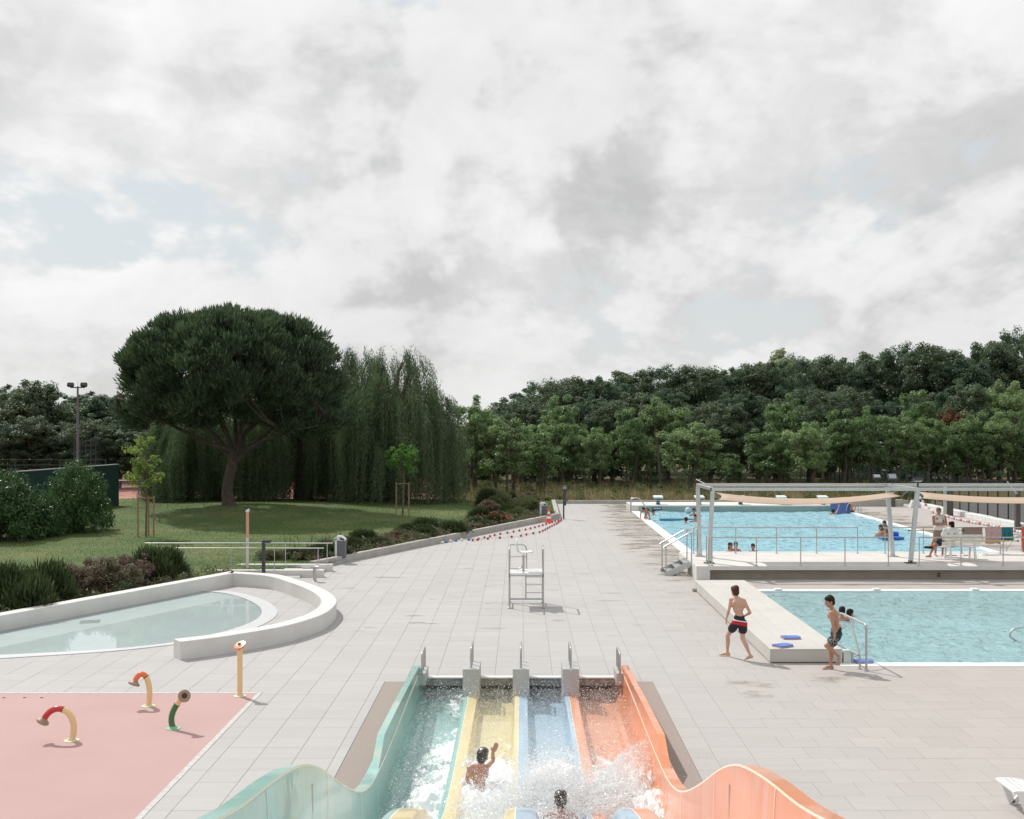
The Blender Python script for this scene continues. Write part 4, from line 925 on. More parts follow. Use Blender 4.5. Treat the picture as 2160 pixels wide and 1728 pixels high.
def make_tree(name, seed, cz, rad3, ncl, per, clr, ls, leafm, trunk_r=.2, stems=1, asp=.55, shape=1.0, flat=.75):
    r = np.random.default_rng(seed); rnd = random.Random(seed)
    root = bpy.data.objects.new(name, None); col.objects.link(root); ORG[root.name] = Vector((0, 0, 0))
    d, u = ball(r, ncl, 2.6); d[:, 2] = np.abs(d[:, 2])**.85*np.sign(d[:, 2])
    lob = 1+.22*np.sin(np.arctan2(d[:, 1], d[:, 0])*3+seed)+.16*np.sin(d[:, 2]*5+seed*2)+r.normal(0, .13, ncl)
    cs = np.array([0, 0, cz])+d*np.minimum(u*lob, .98+.1*np.sin(np.arange(ncl)))[:, None]*np.array(rad3); k = (cs[:, 2]-cz)/rad3[2]; cs[:, :2] *= (1-.18*np.clip(k, 0, 1)*shape)[:, None]
    rs = r.uniform(*clr, ncl)
    V, F = clump_leaves(cs, rs, per, *ls, asp, r, flat)
    t = MB()
    for s in range(stems):
        a = rnd.uniform(0, 6.28); ox, oy = (0, 0) if stems == 1 else (.4*math.cos(a), .4*math.sin(a))
        top = Vector((ox*3+rnd.uniform(-.4, .4), oy*3+rnd.uniform(-.4, .4), cz+rad3[2]*.55)); base = Vector((ox, oy, -.1))
        pts = [base.lerp(top, q)+Vector((rnd.uniform(-.15, .15), rnd.uniform(-.15, .15), 0))*(q > 0) for q in (0, .2, .4, .6, .8, 1)]
        t.tube(pts, [trunk_r*(1.25-.95*q) for q in (0, .2, .4, .6, .8, 1)], 7)
        for _ in range(9):
            q = rnd.uniform(.3, .9); p = base.lerp(top, q); e = Vector(cs[rnd.randrange(ncl)])
            if e.z < p.z-.3: e.z = p.z+.3
            mid = p.lerp(e, .5)+Vector((0, 0, -.25)); t.tube([p, mid, e], [trunk_r*.42*(1.2-q), trunk_r*.28*(1.2-q), .02], 5)
    t.build('trunk', BARK, root); link_mesh('crown', np_mesh('crown', V, F), root, leafm)
    return root
DK = leaf_mat('leaf_dark', (.030, .060, .040), (.128, .188, .122), .42, .45, .38)
DK2 = leaf_mat('leaf_dark_olive', (.040, .066, .042), (.165, .205, .128), .42, .45, .38)
ASH = leaf_mat('leaf_ash', (.070, .128, .050), (.245, .345, .165), .48, .4, .5)
ASH2 = leaf_mat('leaf_ash_pale', (.095, .152, .062), (.305, .395, .20), .48, .4, .5)
def forest():
    far = [make_tree('woodland_tree', 100+i, 6.2, (3.1, 3.1, 4.2), (230, 170, 260, 200)[i], (165, 200, 140, 175)[i], ((.30, .75), (.4, .95), (.28, .65), (.35, .85))[i], ((.11, .24), (.13, .30), (.10, .22), (.11, .26))[i], (DK, DK2, DK, DK2)[i], .24) for i in range(4)]
    ash = [make_tree('ash_tree', 200+i, 3.65, (1.9, 1.9, 2.5), 110, 155, (.20, .52), (.10, .22), (ASH, ASH2, ASH)[i], .09, 3, .42) for i in range(3)]
    used = set(); rnd = random.Random(4)
    def put(p, x, y, sc, label, group, cat='tree'):
        z = lawn_z(x, y) if (x < kerb_x(min(y, 73)) and y < 73.5) else -.06
        if p.name not in used:
            used.add(p.name); p.location = (x, y, z); p.rotation_euler = (0, 0, rnd.uniform(0, 6.28)); p.scale = sc; p['label'] = label; p['category'] = cat; p['group'] = group; return p
        o = dup(p, (x, y, z), rnd.uniform(0, 6.28), label, group, sc); o['category'] = cat; return o
    tops = [(1048, 850), (1085, 830), (1130, 805), (1200, 788), (1268, 782), (1335, 772), (1405, 768), (1470, 762), (1535, 762), (1600, 752), (1665, 748), (1725, 742), (1790, 740), (1850, 730), (1905, 722), (1960, 716), (2020, 735), (2085, 708), (2150, 690), (2215, 685)]
    for k, (px, ty) in enumerate(tops):
        D = 106+rnd.uniform(-3, 3); z = CAM_H+(VY-ty)*D/FPX; s = z/10.6; w = 1.05*rnd.uniform(.9, 1.2)
        put(far[k % 4], (px-VX)*D/FPX, D, (w, w, s), 'tall dark leafy tree on the skyline behind the pools, %s crown from the left' % ORD[k], 'skyline trees of the wood')
    for k in range(18):
        px = 1075+k*64; D = 121+rnd.uniform(-3, 3); ty = np.interp(px, [a for a, _ in tops], [b for _, b in tops])+6; z = CAM_H+(VY-ty)*D/FPX; s = z/10.6
        put(far[(k+1) % 4], (px-VX)*D/FPX, D, (1.2, 1.2, s), 'dark tree deep in the wood, seen between skyline crowns, %s from left' % ORD[k], 'trees deep in the wood')
    for k in range(15):
        px = 1110+k*76+rnd.uniform(-12, 12); D = 97+rnd.uniform(-2, 3); ty = 838+rnd.uniform(-14, 14)-(px-1100)*.03; z = CAM_H+(VY-ty)*D/FPX
        put(far[(k+2) % 4], (px-VX)*D/FPX, D, (.85, .85, z/10.6), 'dark lower tree at the wood edge behind pale ashes, %s from left' % ORD[k], 'lower trees along the wood edge')
    row = [(1003, 835, 1.0), (1065, 872, 1.1), (1128, 893, 1.0), (1195, 878, .95), (1252, 893, .8), (1322, 860, .85), (1372, 925, .7), (1457, 882, 1.25), (1545, 955, .5), (1630, 897, 1.1), (1700, 880, .95), (1770, 862, 1.05), (1832, 858, 1.0), (1900, 870, 1.0), (1962, 880, 1.0), (2030, 868, 1.05), (2092, 858, 1.1), (2152, 866, 1.1)]
    for k, (px, ty, w) in enumerate(row):
        D = (80 if px < 1160 else 85)+rnd.uniform(-2.5, 2.5); z = CAM_H+(VY-ty)*D/FPX; s = z/6.15
        put(ash[k % 3], (px-VX)*D/FPX, D, (w*1.02, w*1.02, s), 'pale green bushy ash tree beyond the far kerb, %s from the willow' % ORD[k], 'ash trees beyond the far kerb')
    for k, (px, ty) in enumerate(((1105, 842), (1180, 832), (1290, 838), (1395, 826), (1540, 842), (1655, 832), (1745, 815), (1930, 822), (2045, 800), (2125, 790))):
        D = 92+rnd.uniform(-1.5, 1.5); z = CAM_H+(VY-ty)*D/FPX; p = ash[(k+1) % 3] if k % 2 else far[(k*3+1) % 4]
        put(p, (px-VX)*D/FPX, D, (1.15, 1.15, z/6.15) if k % 2 else (.72, .72, z/10.6), 'mid green tree rising between the pale ashes and the wood, %s from left' % ORD[k], 'mid height trees before the wood')
    lt = [(-15, 822), (30, 800), (78, 792), (118, 820), (165, 845), (205, 815), (238, 822), (270, 860), (330, 880), (400, 890), (480, 885)]
    for k, (px, ty) in enumerate(lt):
        D = 101+rnd.uniform(-3, 3); z = CAM_H+(VY-ty)*D/FPX
        put(far[(k+3) % 4], (px-VX)*D/FPX, D, (.95, .95, z/10.6), 'dark leafy tree beyond the tennis court, %s crown from the left' % ORD[k], 'trees beyond the tennis court')
    for k, (px, ty) in enumerate([(10, 880), (70, 870), (130, 890), (190, 880), (250, 890), (310, 905), (980, 900), (1030, 905)]):
        D = 90+rnd.uniform(-2, 2); z = CAM_H+(VY-ty)*D/FPX
        put(far[k % 4], (px-VX)*D/FPX, D, (.75, .75, z/10.6), 'lower green tree in front of the dark trees, %s from picture left' % ORD[k], 'lower trees by the court')
    pop = make_tree('poplar_tree', 301, 6.6, (2.6, 2.6, 4.0), 170, 120, (.3, .7), (.14, .28), leaf_mat('leaf_poplar', (.16, .19, .11), (.42, .45, .30), .45), .2)
    put(pop, (1640-VX)*116/FPX, 116, (1.25, 1.25, (CAM_H+(VY-738)*116/FPX)/10.7), 'pale grey green tree top rising above the dark wood', 'skyline trees of the wood')
    red = make_tree('copper_tree', 302, 3.2, (1.6, 1.6, 1.5), 60, 90, (.2, .5), (.12, .24), leaf_mat('leaf_copper', (.10, .045, .03), (.26, .12, .08), .4), .09)
    put(red, (2010-VX)*91/FPX, 91, (1.0, 1.0, (CAM_H+(VY-852)*91/FPX)/4.8), 'reddish brown tree top between the ashes and the wood', 'ash trees beyond the far kerb')
    # understorey
    r = np.random.default_rng(77); n = 300; x = r.uniform(-45, 60, n); y = r.uniform(90, 116, n); z = r.uniform(.3, 4.2, n); cs = np.stack([x, y, z], -1)
    V, F = clump_leaves(cs, r.uniform(.9, 1.7, n), 110, .2, .5, .6, r); stuff(link_mesh('undergrowth', np_mesh('undergrowth', V, F), None, DK), 'dark undergrowth filling the foot of the wood', 'undergrowth')
    # tall dry grass and weeds
    n = 46000; x = r.uniform(-4, 48, n); y = 74.2+18*r.random(n)**1.5; h = r.uniform(.25, 1.0, n)*(.55+.6*fbm(x*.3, y*.3, 3)); w = r.uniform(.01, .03, n); a = r.uniform(0, 6.28, n)
    lx, ly = r.normal(0, .16, n), r.normal(0, .16, n); keep = ~((x > 24.2) & (y < 76)); 
    P0 = np.stack([x-np.cos(a)*w, y-np.sin(a)*w, 0*x-.06], -1); P1 = np.stack([x+np.cos(a)*w, y+np.sin(a)*w, 0*x-.06], -1); P2 = np.stack([x+lx, y+ly, h], -1)
    V = np.stack([P0, P1, P2], 1)[keep].reshape(-1, 3); stuff(link_mesh('tall_grass', np_mesh('tall_grass', V, np.arange(len(V)).reshape(-1, 3), False, 3), None, leaf_mat('dry_grass', (.20, .155, .095), (.40, .32, .22), .4)), 'tall dry straw coloured grass beyond the far kerb', 'grass')
    n = 420; cs = np.stack([r.uniform(-5, 27, n), 74.2+12*r.random(n)**1.3, .05+.9*r.random(n)**2], -1); V, F = clump_leaves(cs, r.uniform(.2, .62, n), 80, .08, .20, .4, r, .8, .2)
    stuff(link_mesh('weeds', np_mesh('weeds', V, F), None, leaf_mat('weed', (.05, .075, .025), (.14, .165, .06), .4)), 'low green weeds along the far kerb', 'weeds')
forest()
def pine():
    b = at(485, 1075, 62.0); b.z = lawn_z(b.x, b.y)-.05; t = thing('umbrella_pine', 'large dark umbrella pine with domed crown on the lawn', 'tree', b)
    k = 62.0/FPX; P = lambda px, py, dy=0: Vector((b.x+(px-485)*k, b.y+dy, b.z+(1075-py)*k))
    tr = MB(); tr.tube([P(484, 1081), P(482, 1066), P(479, 1045), P(482, 1022), P(488, 1000), P(492, 980), P(493, 955)], [.50, .37, .31, .29, .29, .29, .22], 12)
    tr.build('trunk', BARKP, t, True)
    r = random.Random(3); lim = MB()
    main = [[(489, 965), (484, 930), (476, 890), (462, 840), (440, 790)], [(495, 965), (497, 925), (494, 880), (492, 820), (490, 760)], [(499, 970), (508, 935), (515, 895), (530, 850), (560, 800)], [(497, 960), (520, 915), (560, 885), (610, 850), (660, 820)],
            [(487, 975), (465, 940), (430, 905), (380, 865), (320, 830)], [(498, 985), (530, 955), (570, 935), (620, 920), (690, 905)], [(486, 960), (450, 945), (400, 915), (350, 885), (290, 850)], [(500, 955), (525, 900), (545, 860), (600, 800), (640, 760)], [(490, 950), (470, 900), (430, 850), (380, 800), (350, 750)], [(499, 975), (540, 938), (590, 905), (640, 880), (680, 860)]]
    ends = []
    for i, pts in enumerate(main):
        dy = r.uniform(-3.2, 3.2); q = [P(x, y, dy*(j/4)**1.2) for j, (x, y) in enumerate(pts)]; lim.tube(q, [.15, .125, .10, .065, .03], 7); ends += q[2:]
    cx = P(490, 800); R = 5.95; top = lambda rr: 6.55+4.0*math.sqrt(max(0, 1-(rr/R)**2.5)); bot = lambda rr: 6.55-2.2*math.sqrt(max(0, 1-(rr/R)**4)); g = np.random.default_rng(8)
    cs = []; 
    def spot():                                           # dense dome, open only in the middle underneath
        while True:
            a = g.uniform(0, 6.283); rr = R*math.sqrt(g.random()); u = g.random(); zb = bot(rr) if rr > 2.6 else 6.2
            zz = top(rr)-abs(g.normal(.2, .55)) if u < .5 else (zb+abs(g.normal(0, .9)) if u < .72 else g.uniform(zb, top(rr)))
            if zb <= zz <= top(rr): kk = 1+.075*math.sin(3*a+1.2)+.055*math.sin(7*a)+.03*math.sin(13*a); return np.array([rr*kk*math.cos(a), rr*kk*math.sin(a)*.95, zz*(1+.035*math.sin(5*a+2)*(rr/R))])
    lobes = np.array([spot() for _ in range(90)])
    for _ in range(860):
        p = spot(); q = lobes[np.argmin(((lobes-p)**2).sum(1))]; p = p+(q-p)*g.uniform(0, .55); cs.append((cx.x+p[0], b.y+p[1], b.z+p[2]))
    for px, py, dy, n_ in ((716, 890, -1, 12), (690, 903, -1.2, 14), (660, 912, -1, 14), (630, 905, -2, 12), (440, 880, -3, 8), (460, 900, -3, 5), (270, 870, -1, 6), (300, 895, -1.5, 6)):
        for _ in range(n_): q = P(px+r.uniform(-16, 16), py+r.uniform(-9, 9), dy+r.uniform(-.5, .5)); cs.append(tuple(q))
    cs = np.array(cs); per = 135; Cs = []; Ds = []
    for c in cs:
        d, u = ball(g, per, 2.0); p = c+d*u[:, None]*np.array([.58, .58, .40])*g.uniform(.8, 1.25); out = c-np.array([cx.x, b.y, b.z+5.8]); out = out/np.linalg.norm(out)
        Cs.append(p); Ds.append(out*.55+d*.5+np.array([0, 0, .75])+g.normal(0, .30, (per, 3)))
    C = np.concatenate(Cs); T = np.concatenate(Ds); n = len(C); T /= np.linalg.norm(T, axis=1)[:, None]
    Nn = np.cross(T, g.normal(0, 1, (n, 3))); V, F = leaf_geo(C, Nn, g.uniform(.22, .44, n), .20, g, 0, T)
    link_mesh('crown', np_mesh('crown', V-np.array(b), F), t, leaf_mat('pine_needle', (.030, .054, .036), (.125, .168, .098), .30, .45))
    for c in cs[::3]:
        e = Vector(c); s = min(ends, key=lambda q: (q-e).length); m = s.lerp(e, .5)+Vector((0, 0, -.3)); lim.tube([s, m, e], [.05, .035, .012], 4)
    lim.build('limbs', BARKP, t)
pine()
def willow():
    r = np.random.default_rng(31); root = bpy.data.objects.new('weeping_willow', None); col.objects.link(root); ORG[root.name] = Vector((0, 0, 0))
    C = []; T = []; S = []; H = 9.6; R = 4.0; lim = MB()
    lim.tube([(0, 0, -.2), (.1, 0, 1.5), (0, .1, 3.2), (.1, 0, 5)], [.75, .55, .5, .35], 10)
    for bnc in range(92):
        a = r.uniform(0, 6.283); rr = R*r.random()**.55; zt = H-3.3*(rr/R)**2.0-abs(r.normal(0, .7))-(r.random() < .4)*r.uniform(.5, 4.2)
        o = np.array([rr*math.cos(a), rr*math.sin(a), zt]); outd = np.array([math.cos(a), math.sin(a), 0])
        if bnc % 4 == 0: lim.tube([(0, 0, 3.2+r.uniform(-.4, 1.5)), tuple(o*np.array([.5, .5, 1])+np.array([0, 0, -.8])), tuple(o)], [.16, .08, .02], 5)
        for s in range(27):
            p = o+r.normal(0, .125, 3)*np.array([1, 1, 2.2]); out = outd*r.uniform(.25, 1.1)+r.normal(0, .2, 3); zend = max(r.uniform(.05, 1.2), zt-r.uniform(2.8, 9.5))
            Ln = p[2]-zend+.4; k = int(Ln/.085); s_ = np.linspace(0, 1, k)
            x = p[0]+out[0]*(1-np.exp(-s_*Ln*1.5))+.07*np.sin(s_*Ln*1.1+p[0]*3); y = p[1]+out[1]*(1-np.exp(-s_*Ln*1.5)); z = p[2]+.22*np.sin(np.minimum(s_*Ln*2.2, math.pi))-s_*Ln
            q = np.stack([x, y, z], -1)+r.normal(0, .05, (k, 3)); C.append(q); t = r.normal(0, .38, (k, 3)); t[:, 2] = -1; T.append(t); S.append(r.uniform(.11, .21, k))
    C = np.concatenate(C); T = np.concatenate(T); S = np.concatenate(S); n = len(C); T /= np.linalg.norm(T, axis=1)[:, None]; Nn = np.cross(T, r.normal(0, 1, (n, 3)))
    V, F = leaf_geo(C, Nn, S, .24, r, 0, T)
    lim.build('trunk', BARK, root); link_mesh('crown', np_mesh('crown', V, F), root, leaf_mat('willow_leaf', (.022, .046, .029), (.175, .232, .122), .27))
    def pl(o, px, D, sc, rz): o.location = ((px-VX)*D/FPX, D, .2); o.scale = sc; o.rotation_euler = (0, 0, rz)
    tag(root, 'broad weeping willow with hanging strands right of the pine', 'tree', 'weeping willows'); pl(root, 828, 71.5, (.93, .93, 1.0), .4)
    for px, D, sc, rz, lab in ((640, 73, (1.0, .9, .86), 2.2, 'dark weeping willow partly hidden behind the pine crown'), (470, 72.5, (1.05, .9, .76), 4.0, 'weeping willow curtain behind the pine trunk'), (752, 73.5, (.8, .8, 1.02), 5.1, 'tall weeping willow top showing beside the pine crown'), (390, 71.5, (.6, .6, .62), 1.0, 'narrow weeping willow curtain behind the yellow sapling')):
        pl(dup(root, (0, 0, 0), 0, lab), px, D, sc, rz)
willow()
def saplings():
    def sap(px, py, D, label, leafm, cz, rr, n, sh, seed):
        b = at(px, py, D); b.z = lawn_z(b.x, b.y); t = thing('young_tree', label, 'tree', b, 'staked young trees'); r = np.random.default_rng(seed)
        MB().tube([b, b+Vector((.03, 0, cz*.6)), b+Vector((0, 0, cz+rr[2]*.5))], [.04, .035, .012], 6).build('trunk', BARK, t)
        d, u = ball(r, 34, 2.6); cs = np.array([b.x, b.y, b.z+cz])+d*u[:, None]*np.array(rr); V, F = clump_leaves(cs, r.uniform(.14, .32, 34), n, .09, .19, .5, r); link_mesh('crown', np_mesh('crown', V-np.array(b), F), t, leafm)
        tw = MB()
        for c in cs[::2]: tw.tube([(b.x, b.y, b.z+cz*.75), tuple(c)], [.014, .005], 4)
        tw.build('branches', BARK, t); wd = mat('stake_wood', (.27, .17, .11), .85, var=.2, vscale=6)
        tops = []
        for a in (math.pi*1.08, 0.05, math.pi*.5): p = b+Vector((.33*math.cos(a), .33*math.sin(a), 0)); MB().tube([p-Vector((0, 0, .1)), p+Vector((0, 0, sh))], .035, 7).build('stake', wd, t); tops.append(p+Vector((0, 0, sh-.08)))
        MB().tube(tops+[tops[0]], .02, 5).build('tie_bar', wd, t)
    sap(308, 1135, 49.0, 'yellow green sapling on three stakes in front of the willow', leaf_mat('sap_yellow', (.11, .16, .035), (.28, .35, .11), .5), 3.2, (.95, .8, 1.25), 46, 1.75, 5)
    sap(849, 1085, 60.0, 'fresh green round headed sapling on three stakes', leaf_mat('sap_green', (.05, .12, .022), (.12, .24, .05), .5), 2.95, (.85, .8, .85), 62, 1.75, 6)
saplings()
def shrubs():
    lau = leaf_mat('laurel', (.020, .054, .017), (.085, .165, .050), .22, .36, .4); ros = leaf_mat('rosemary', (.022, .040, .016), (.075, .10, .04), .25)
    hea = leaf_mat('abelia', (.07, .045, .035), (.25, .17, .14), .3); abg = leaf_mat('abelia_green', (.045, .05, .025), (.20, .165, .11), .3); brn = leaf_mat('dry_shrub', (.09, .055, .04), (.22, .15, .11), .3); lav = leaf_mat('grey_shrub', (.06, .075, .04), (.16, .175, .095), .3)
    P = {}
    def proto(kind, m, rz, ncl, per, clr, ls, asp, upright=False, seed=1):
        r = np.random.default_rng(seed); d, u = ball(r, ncl, 2.4); d[:, 2] = np.abs(d[:, 2]); cs = d*u[:, None]*np.array(rz)+np.array([0, 0, .12]); V, F = clump_leaves(cs, r.uniform(*clr, ncl), per, *ls, asp, r, .9)
        if upright:
            n = ncl*per; C = np.concatenate([c+ball(r, per)[0]*r.random((per, 1))*.3 for c in cs]); T = C-np.array([0, 0, -.4]); T = T/np.linalg.norm(T, axis=1)[:, None]+r.normal(0, .25, (n, 3))+np.array([0, 0, .4]); T /= np.linalg.norm(T, axis=1)[:, None]
            V, F = leaf_geo(C, np.cross(T, r.normal(0, 1, (n, 3))), r.uniform(*ls, n), asp, r, 0, T)
        o = bpy.data.objects.new('shrub', None); col.objects.link(o); ORG[o.name] = Vector((0, 0, 0)); link_mesh('foliage', np_mesh('foliage', V, F), o, m)
        st = MB()
        for k in range(7): st.tube([(0, 0, -.1), tuple(cs[k]*.5), tuple(cs[k])], [.03, .02, .006], 4)
        st.build('stems', BARK, o); P[kind] = [o, False]
    proto('laurel', lau, (.92, .92, .92), 210, 120, (.10, .20), (.035, .075), .45, seed=3)
    proto('rosemary', ros, (.62, .62, .75), 60, 130, (.2, .3), (.14, .30), .13, True, 4)
    proto('abelia', hea, (.8, .7, .9), 80, 120, (.13, .26), (.035, .075), .7, seed=5)
    proto('abelia2', abg, (.8, .7, .9), 80, 120, (.13, .26), (.04, .08), .65, seed=6)
    proto('dry', brn, (.65, .65, .5), 55, 110, (.12, .22), (.05, .10), .5, seed=7)
    proto('grey', lav, (.6, .6, .6), 55, 110, (.15, .25), (.08, .16), .25, True, 8)
    def put(kind, x, y, sc, label, group, name='shrub'):
        p = P[kind]; z = lawn_z(x, y) if y < 73.4 else -.05
        if not p[1]: p[1] = True; o = p[0]; o.location = (x, y, z); o.scale = (sc,)*3 if not isinstance(sc, tuple) else sc
        else: o = dup(p[0], (x, y, z), random.uniform(0, 6.28), None, None, sc)
        tag(o, label, 'shrub', group); return o
    g1 = 'laurel bushes on the lawn'
    put('laurel', -21.75, 48.0, (2.0, 2.0, 2.7), 'biggest dark laurel bush at the left picture edge', g1); put('laurel', -20.6, 49.4, (1.0, 1.0, 1.75), 'small laurel bush between two big ones', g1); put('laurel', -20.05, 51.5, (1.75, 1.65, 2.9), 'big glossy laurel bush in front of the green wall', g1); put('laurel', -25.2, 51.6, (1.9, 1.7, 2.4), 'laurel bush behind the leftmost big one', g1)
    bed = [('rosemary', 12, 31.0, 1.5), ('rosemary', 60, 30.6, 1.25), ('rosemary', 100, 32.2, 1.45), ('abelia2', 128, 33.6, 1.0), ('abelia', 165, 34.0, 1.22), ('abelia2', 205, 34.4, 1.2), ('abelia', 240, 35.4, 1.25), ('abelia', 285, 35.8, 1.2), ('abelia2', 262, 34.6, .95), ('rosemary', 318, 36.4, 1.35), ('rosemary', 350, 37.2, 1.2), ('abelia', 320, 37.2, 1.1), ('laurel', 262, 34.0, .42), ('laurel', 150, 32.6, .4)]
    nm = {'rosemary': 'spiky dark green rosemary bush', 'abelia': 'reddish small leaved flowering bush', 'abelia2': 'greenish small leaved bush with pale tips', 'laurel': 'small fresh green bush', 'dry': 'low brownish shrub', 'grey': 'grey green tufted shrub'}
    cnt = {}
    for kd, px, D, s in bed:
        cnt[kd] = cnt.get(kd, 0)+1; put(kd, (px-VX)*D/FPX, D, s*.80, '%s behind the paddling pool wall, %s of its sort' % (nm[kd], ORD[cnt[kd]-1]), 'shrubs behind the paddling pool')
    r = random.Random(12); cnt = {}
    kinds = ['rosemary', 'dry', 'grey', 'dry', 'dry', 'rosemary', 'rosemary', 'rosemary', 'grey', 'rosemary', 'rosemary', 'dry', 'grey']
    for k in range(40):
        u = (k+.5)/40; y = 41.6+20.5*u; x = kerb_x(y)-r.choice((.5, .8, 1.4, 2.2))-r.uniform(0, .3)-.25*u; kd = kinds[int(u*len(kinds))] if k % 3 else r.choice(kinds); cnt[kd] = cnt.get(kd, 0)+1
        s = r.uniform(.45, .85)*(1.0 if kd == 'rosemary' else .85); s = (s*r.uniform(1.1, 1.6), s*r.uniform(.9, 1.2), s*r.uniform(.6, .95))
        put(kd, x, y, s, '%s in the kerbside bed, %s of its sort from ramp' % (nm[kd], ORD[cnt[kd]-1]), 'shrubs in the kerbside bed')
    cnt = {}
    for k in range(14):
        kd = ['dry', 'grey', 'rosemary', 'grey'][k % 4]; cnt[kd] = cnt.get(kd, 0)+1; y = 63+k*.75; put(kd, 1.2-r.uniform(.1, 3.2), y, r.uniform(.7, 1.1), '%s at the far corner of the bed, %s of its sort' % (nm[kd], ORD[cnt[kd]-1]), 'shrubs at the far corner')
    # low cover between the shrubs
    g = np.random.default_rng(44)
    for nm, m, n, s0, lab in (('ground_cover', brn, 420, .03, 'low brown ground cover filling the planting beds'), ('ground_cover', lav, 420, .05, 'low green ground cover filling the planting beds')):
        y = 41.3+22*g.random(n); y[:n//4] = 27+11*g.random(n//4); kx = np.array([kerb_x(v) for v in y]); x = kx-.3-2.3*g.random(n)**1.2; zz = np.array([lawn_z(a, b_) for a, b_ in zip(x, y)])
        V, F = clump_leaves(np.stack([x, y, zz+.05+.16*g.random(n)], -1), g.uniform(.12, .34, n), 46, s0, s0*2.6, .45, g, .8, .3); stuff(link_mesh(nm, np_mesh(nm, V, F), None, m), lab, 'plants')
    # bare seed heads and red flowers
    st = MB(); 
    for k in range(14):
        x = at(650+k*9, 1140, 43.5).x-.8; y = 43.4+r.uniform(-.4, .4); z = lawn_z(x, y); h = r.uniform(.5, 1.15); b = Vector((x+r.uniform(-.2, .3), y, z+h)); st.tube([(x, y, z), Vector((x, y, z)).lerp(b, .6), b], [.008, .006, .003], 4)
        for q in range(6): p = Vector((x, y, z)).lerp(b, .5+.08*q); st.box(p, (.035, .03, .035), r.uniform(0, 3))
    stuff(st.build('seed_heads', mat('seed_brown', (.16, .11, .085), .9)), 'bare brown seed heads rising from the bed beside the bin', 'plant')
    fl = MB()
    for k in range(60): p = Vector((.1+r.gauss(0, .35)-1.35, 57.2+r.gauss(0, .3), .45+abs(r.gauss(0, .1)))); fl.box(p, (.06, .05, .05), r.uniform(0, 3))
    tag(fl.build('red_flowers', mat('petal_red', (.60, .06, .03), .7)), 'patch of bright red flowers behind the kerb', 'flowers')
shrubs()
# ------------------------------------------------------------------ water play jets
def jets():
    cream = mat('jet_cream', (.80, .58, .30), .3, coat=.4); red = mat('jet_red', (.50, .02, .02), .25, coat=.5); org = mat('jet_orange', (.80, .17, .04), .25, coat=.5); grn = mat('jet_green', (.03, .16, .05), .3, coat=.5)
    nz = mat('jet_nozzle', (.33, .24, .17), .5); dk = mat('jet_hole', (.06, .02, .015), .6); fo = mat('jet_foot', (.66, .62, .40), .6); fg = mat('jet_foot_green', (.28, .52, .34), .6)
    def bezier(p, n=16):
        out = []
        for k in range(n+1):
            t = k/n; q = [Vector(a) for a in p]
            while len(q) > 1: q = [q[i].lerp(q[i+1], t) for i in range(len(q)-1)]
            out.append(q[0])
        return out
    def jet(label, base, ctrl, split, c0, c1, foot, r=.052):
        t = thing('water_jet', label, 'water jet', base, 'bent water jets on the pink surface'); pts = bezier(ctrl); k = int(len(pts)*split)
        MB().tube(pts[:k+1], r, 12).build('lower_pipe', c0, t, True); MB().tube(pts[k:], r*.99, 12).build('upper_pipe', c1, t, True)
        d = (pts[k+1]-pts[k-1]).normalized(); MB().tube([pts[k]-d*.006, pts[k]+d*.006], r*1.06, 12).build('joint_ring', DARKM, t)
        d = (pts[-1]-pts[-2]).normalized(); n = MB().lathe([(.05, -.03), (.07, 0), (.105, .02), (.11, .045), (.095, .06), (.055, .05)], pts[-1], 18, d).build('nozzle', nz, t, True)
        MB().lathe([(.045, .045), (.045, .064), (.02, .07)], pts[-1], 12, d).build('spout', dk, n, True)
        MB().lathe([(.125, 0), (.125, .008), (.07, .014), (.058, .04)], base, 18).build('foot_plate', foot, t, True)
    b = gp(151, 1562.3); jet('low arched water jet, red above cream', b, [b, b+Vector((.16, 0, .45)), b+Vector((-.16, -.02, .66)), b+Vector((-.35, -.04, .55)), b+Vector((-.44, -.05, .36))], .48, cream, red, fo)
    b = gp(313, 1489.5); jet('hooked water jet, orange above cream', b, [b, b+Vector((.07, 0, .32)), b+Vector((.0, -.01, .74)), b+Vector((-.17, -.06, .66)), b+Vector((-.22, -.10, .47))], .50, cream, org, fo)
    b = gp(366, 1536.5); jet('leaning water jet, cream above dark green', b, [b, b+Vector((-.12, 0, .22)), b+Vector((.06, -.01, .42)), b+Vector((.16, -.03, .55)), b+Vector((.21, -.12, .58))], .55, grn, cream, fg)
    b = gp(506, 1468.4); t = thing('water_jet', 'tall straight cream water jet with orange disc top', 'water jet', b)
    MB().tube([b, b+Vector((0, 0, .97))], .052, 14).build('pipe', cream, t, True); MB().lathe([(.12, 0), (.12, .008), (.07, .014), (.058, .04)], b, 18).build('foot_plate', fo, t, True)
    ax = Vector((-.25, -.45, .85)); d = MB().lathe([(.05, -.04), (.115, -.02), (.122, 0), (.11, .012), (.06, .016)], b+Vector((0, 0, .98)), 24, ax).build('disc', org, t, True)
    MB().lathe([(.07, .012), (.07, .022), (.03, .026)], b+Vector((0, 0, .98)), 16, ax).build('disc_centre', fo, d, True); MB().lathe([(.032, .02), (.03, .045), (.01, .05)], b+Vector((0, 0, .98)), 12, ax).build('nozzle', dk, d, True)
    for k, px in enumerate((8, 52, 88)): MB().lathe([(.03, 0), (.03, .006)], gp(px, 1472), 10).build('ground_jet', DARKM)['kind'] = 'structure'
jets()
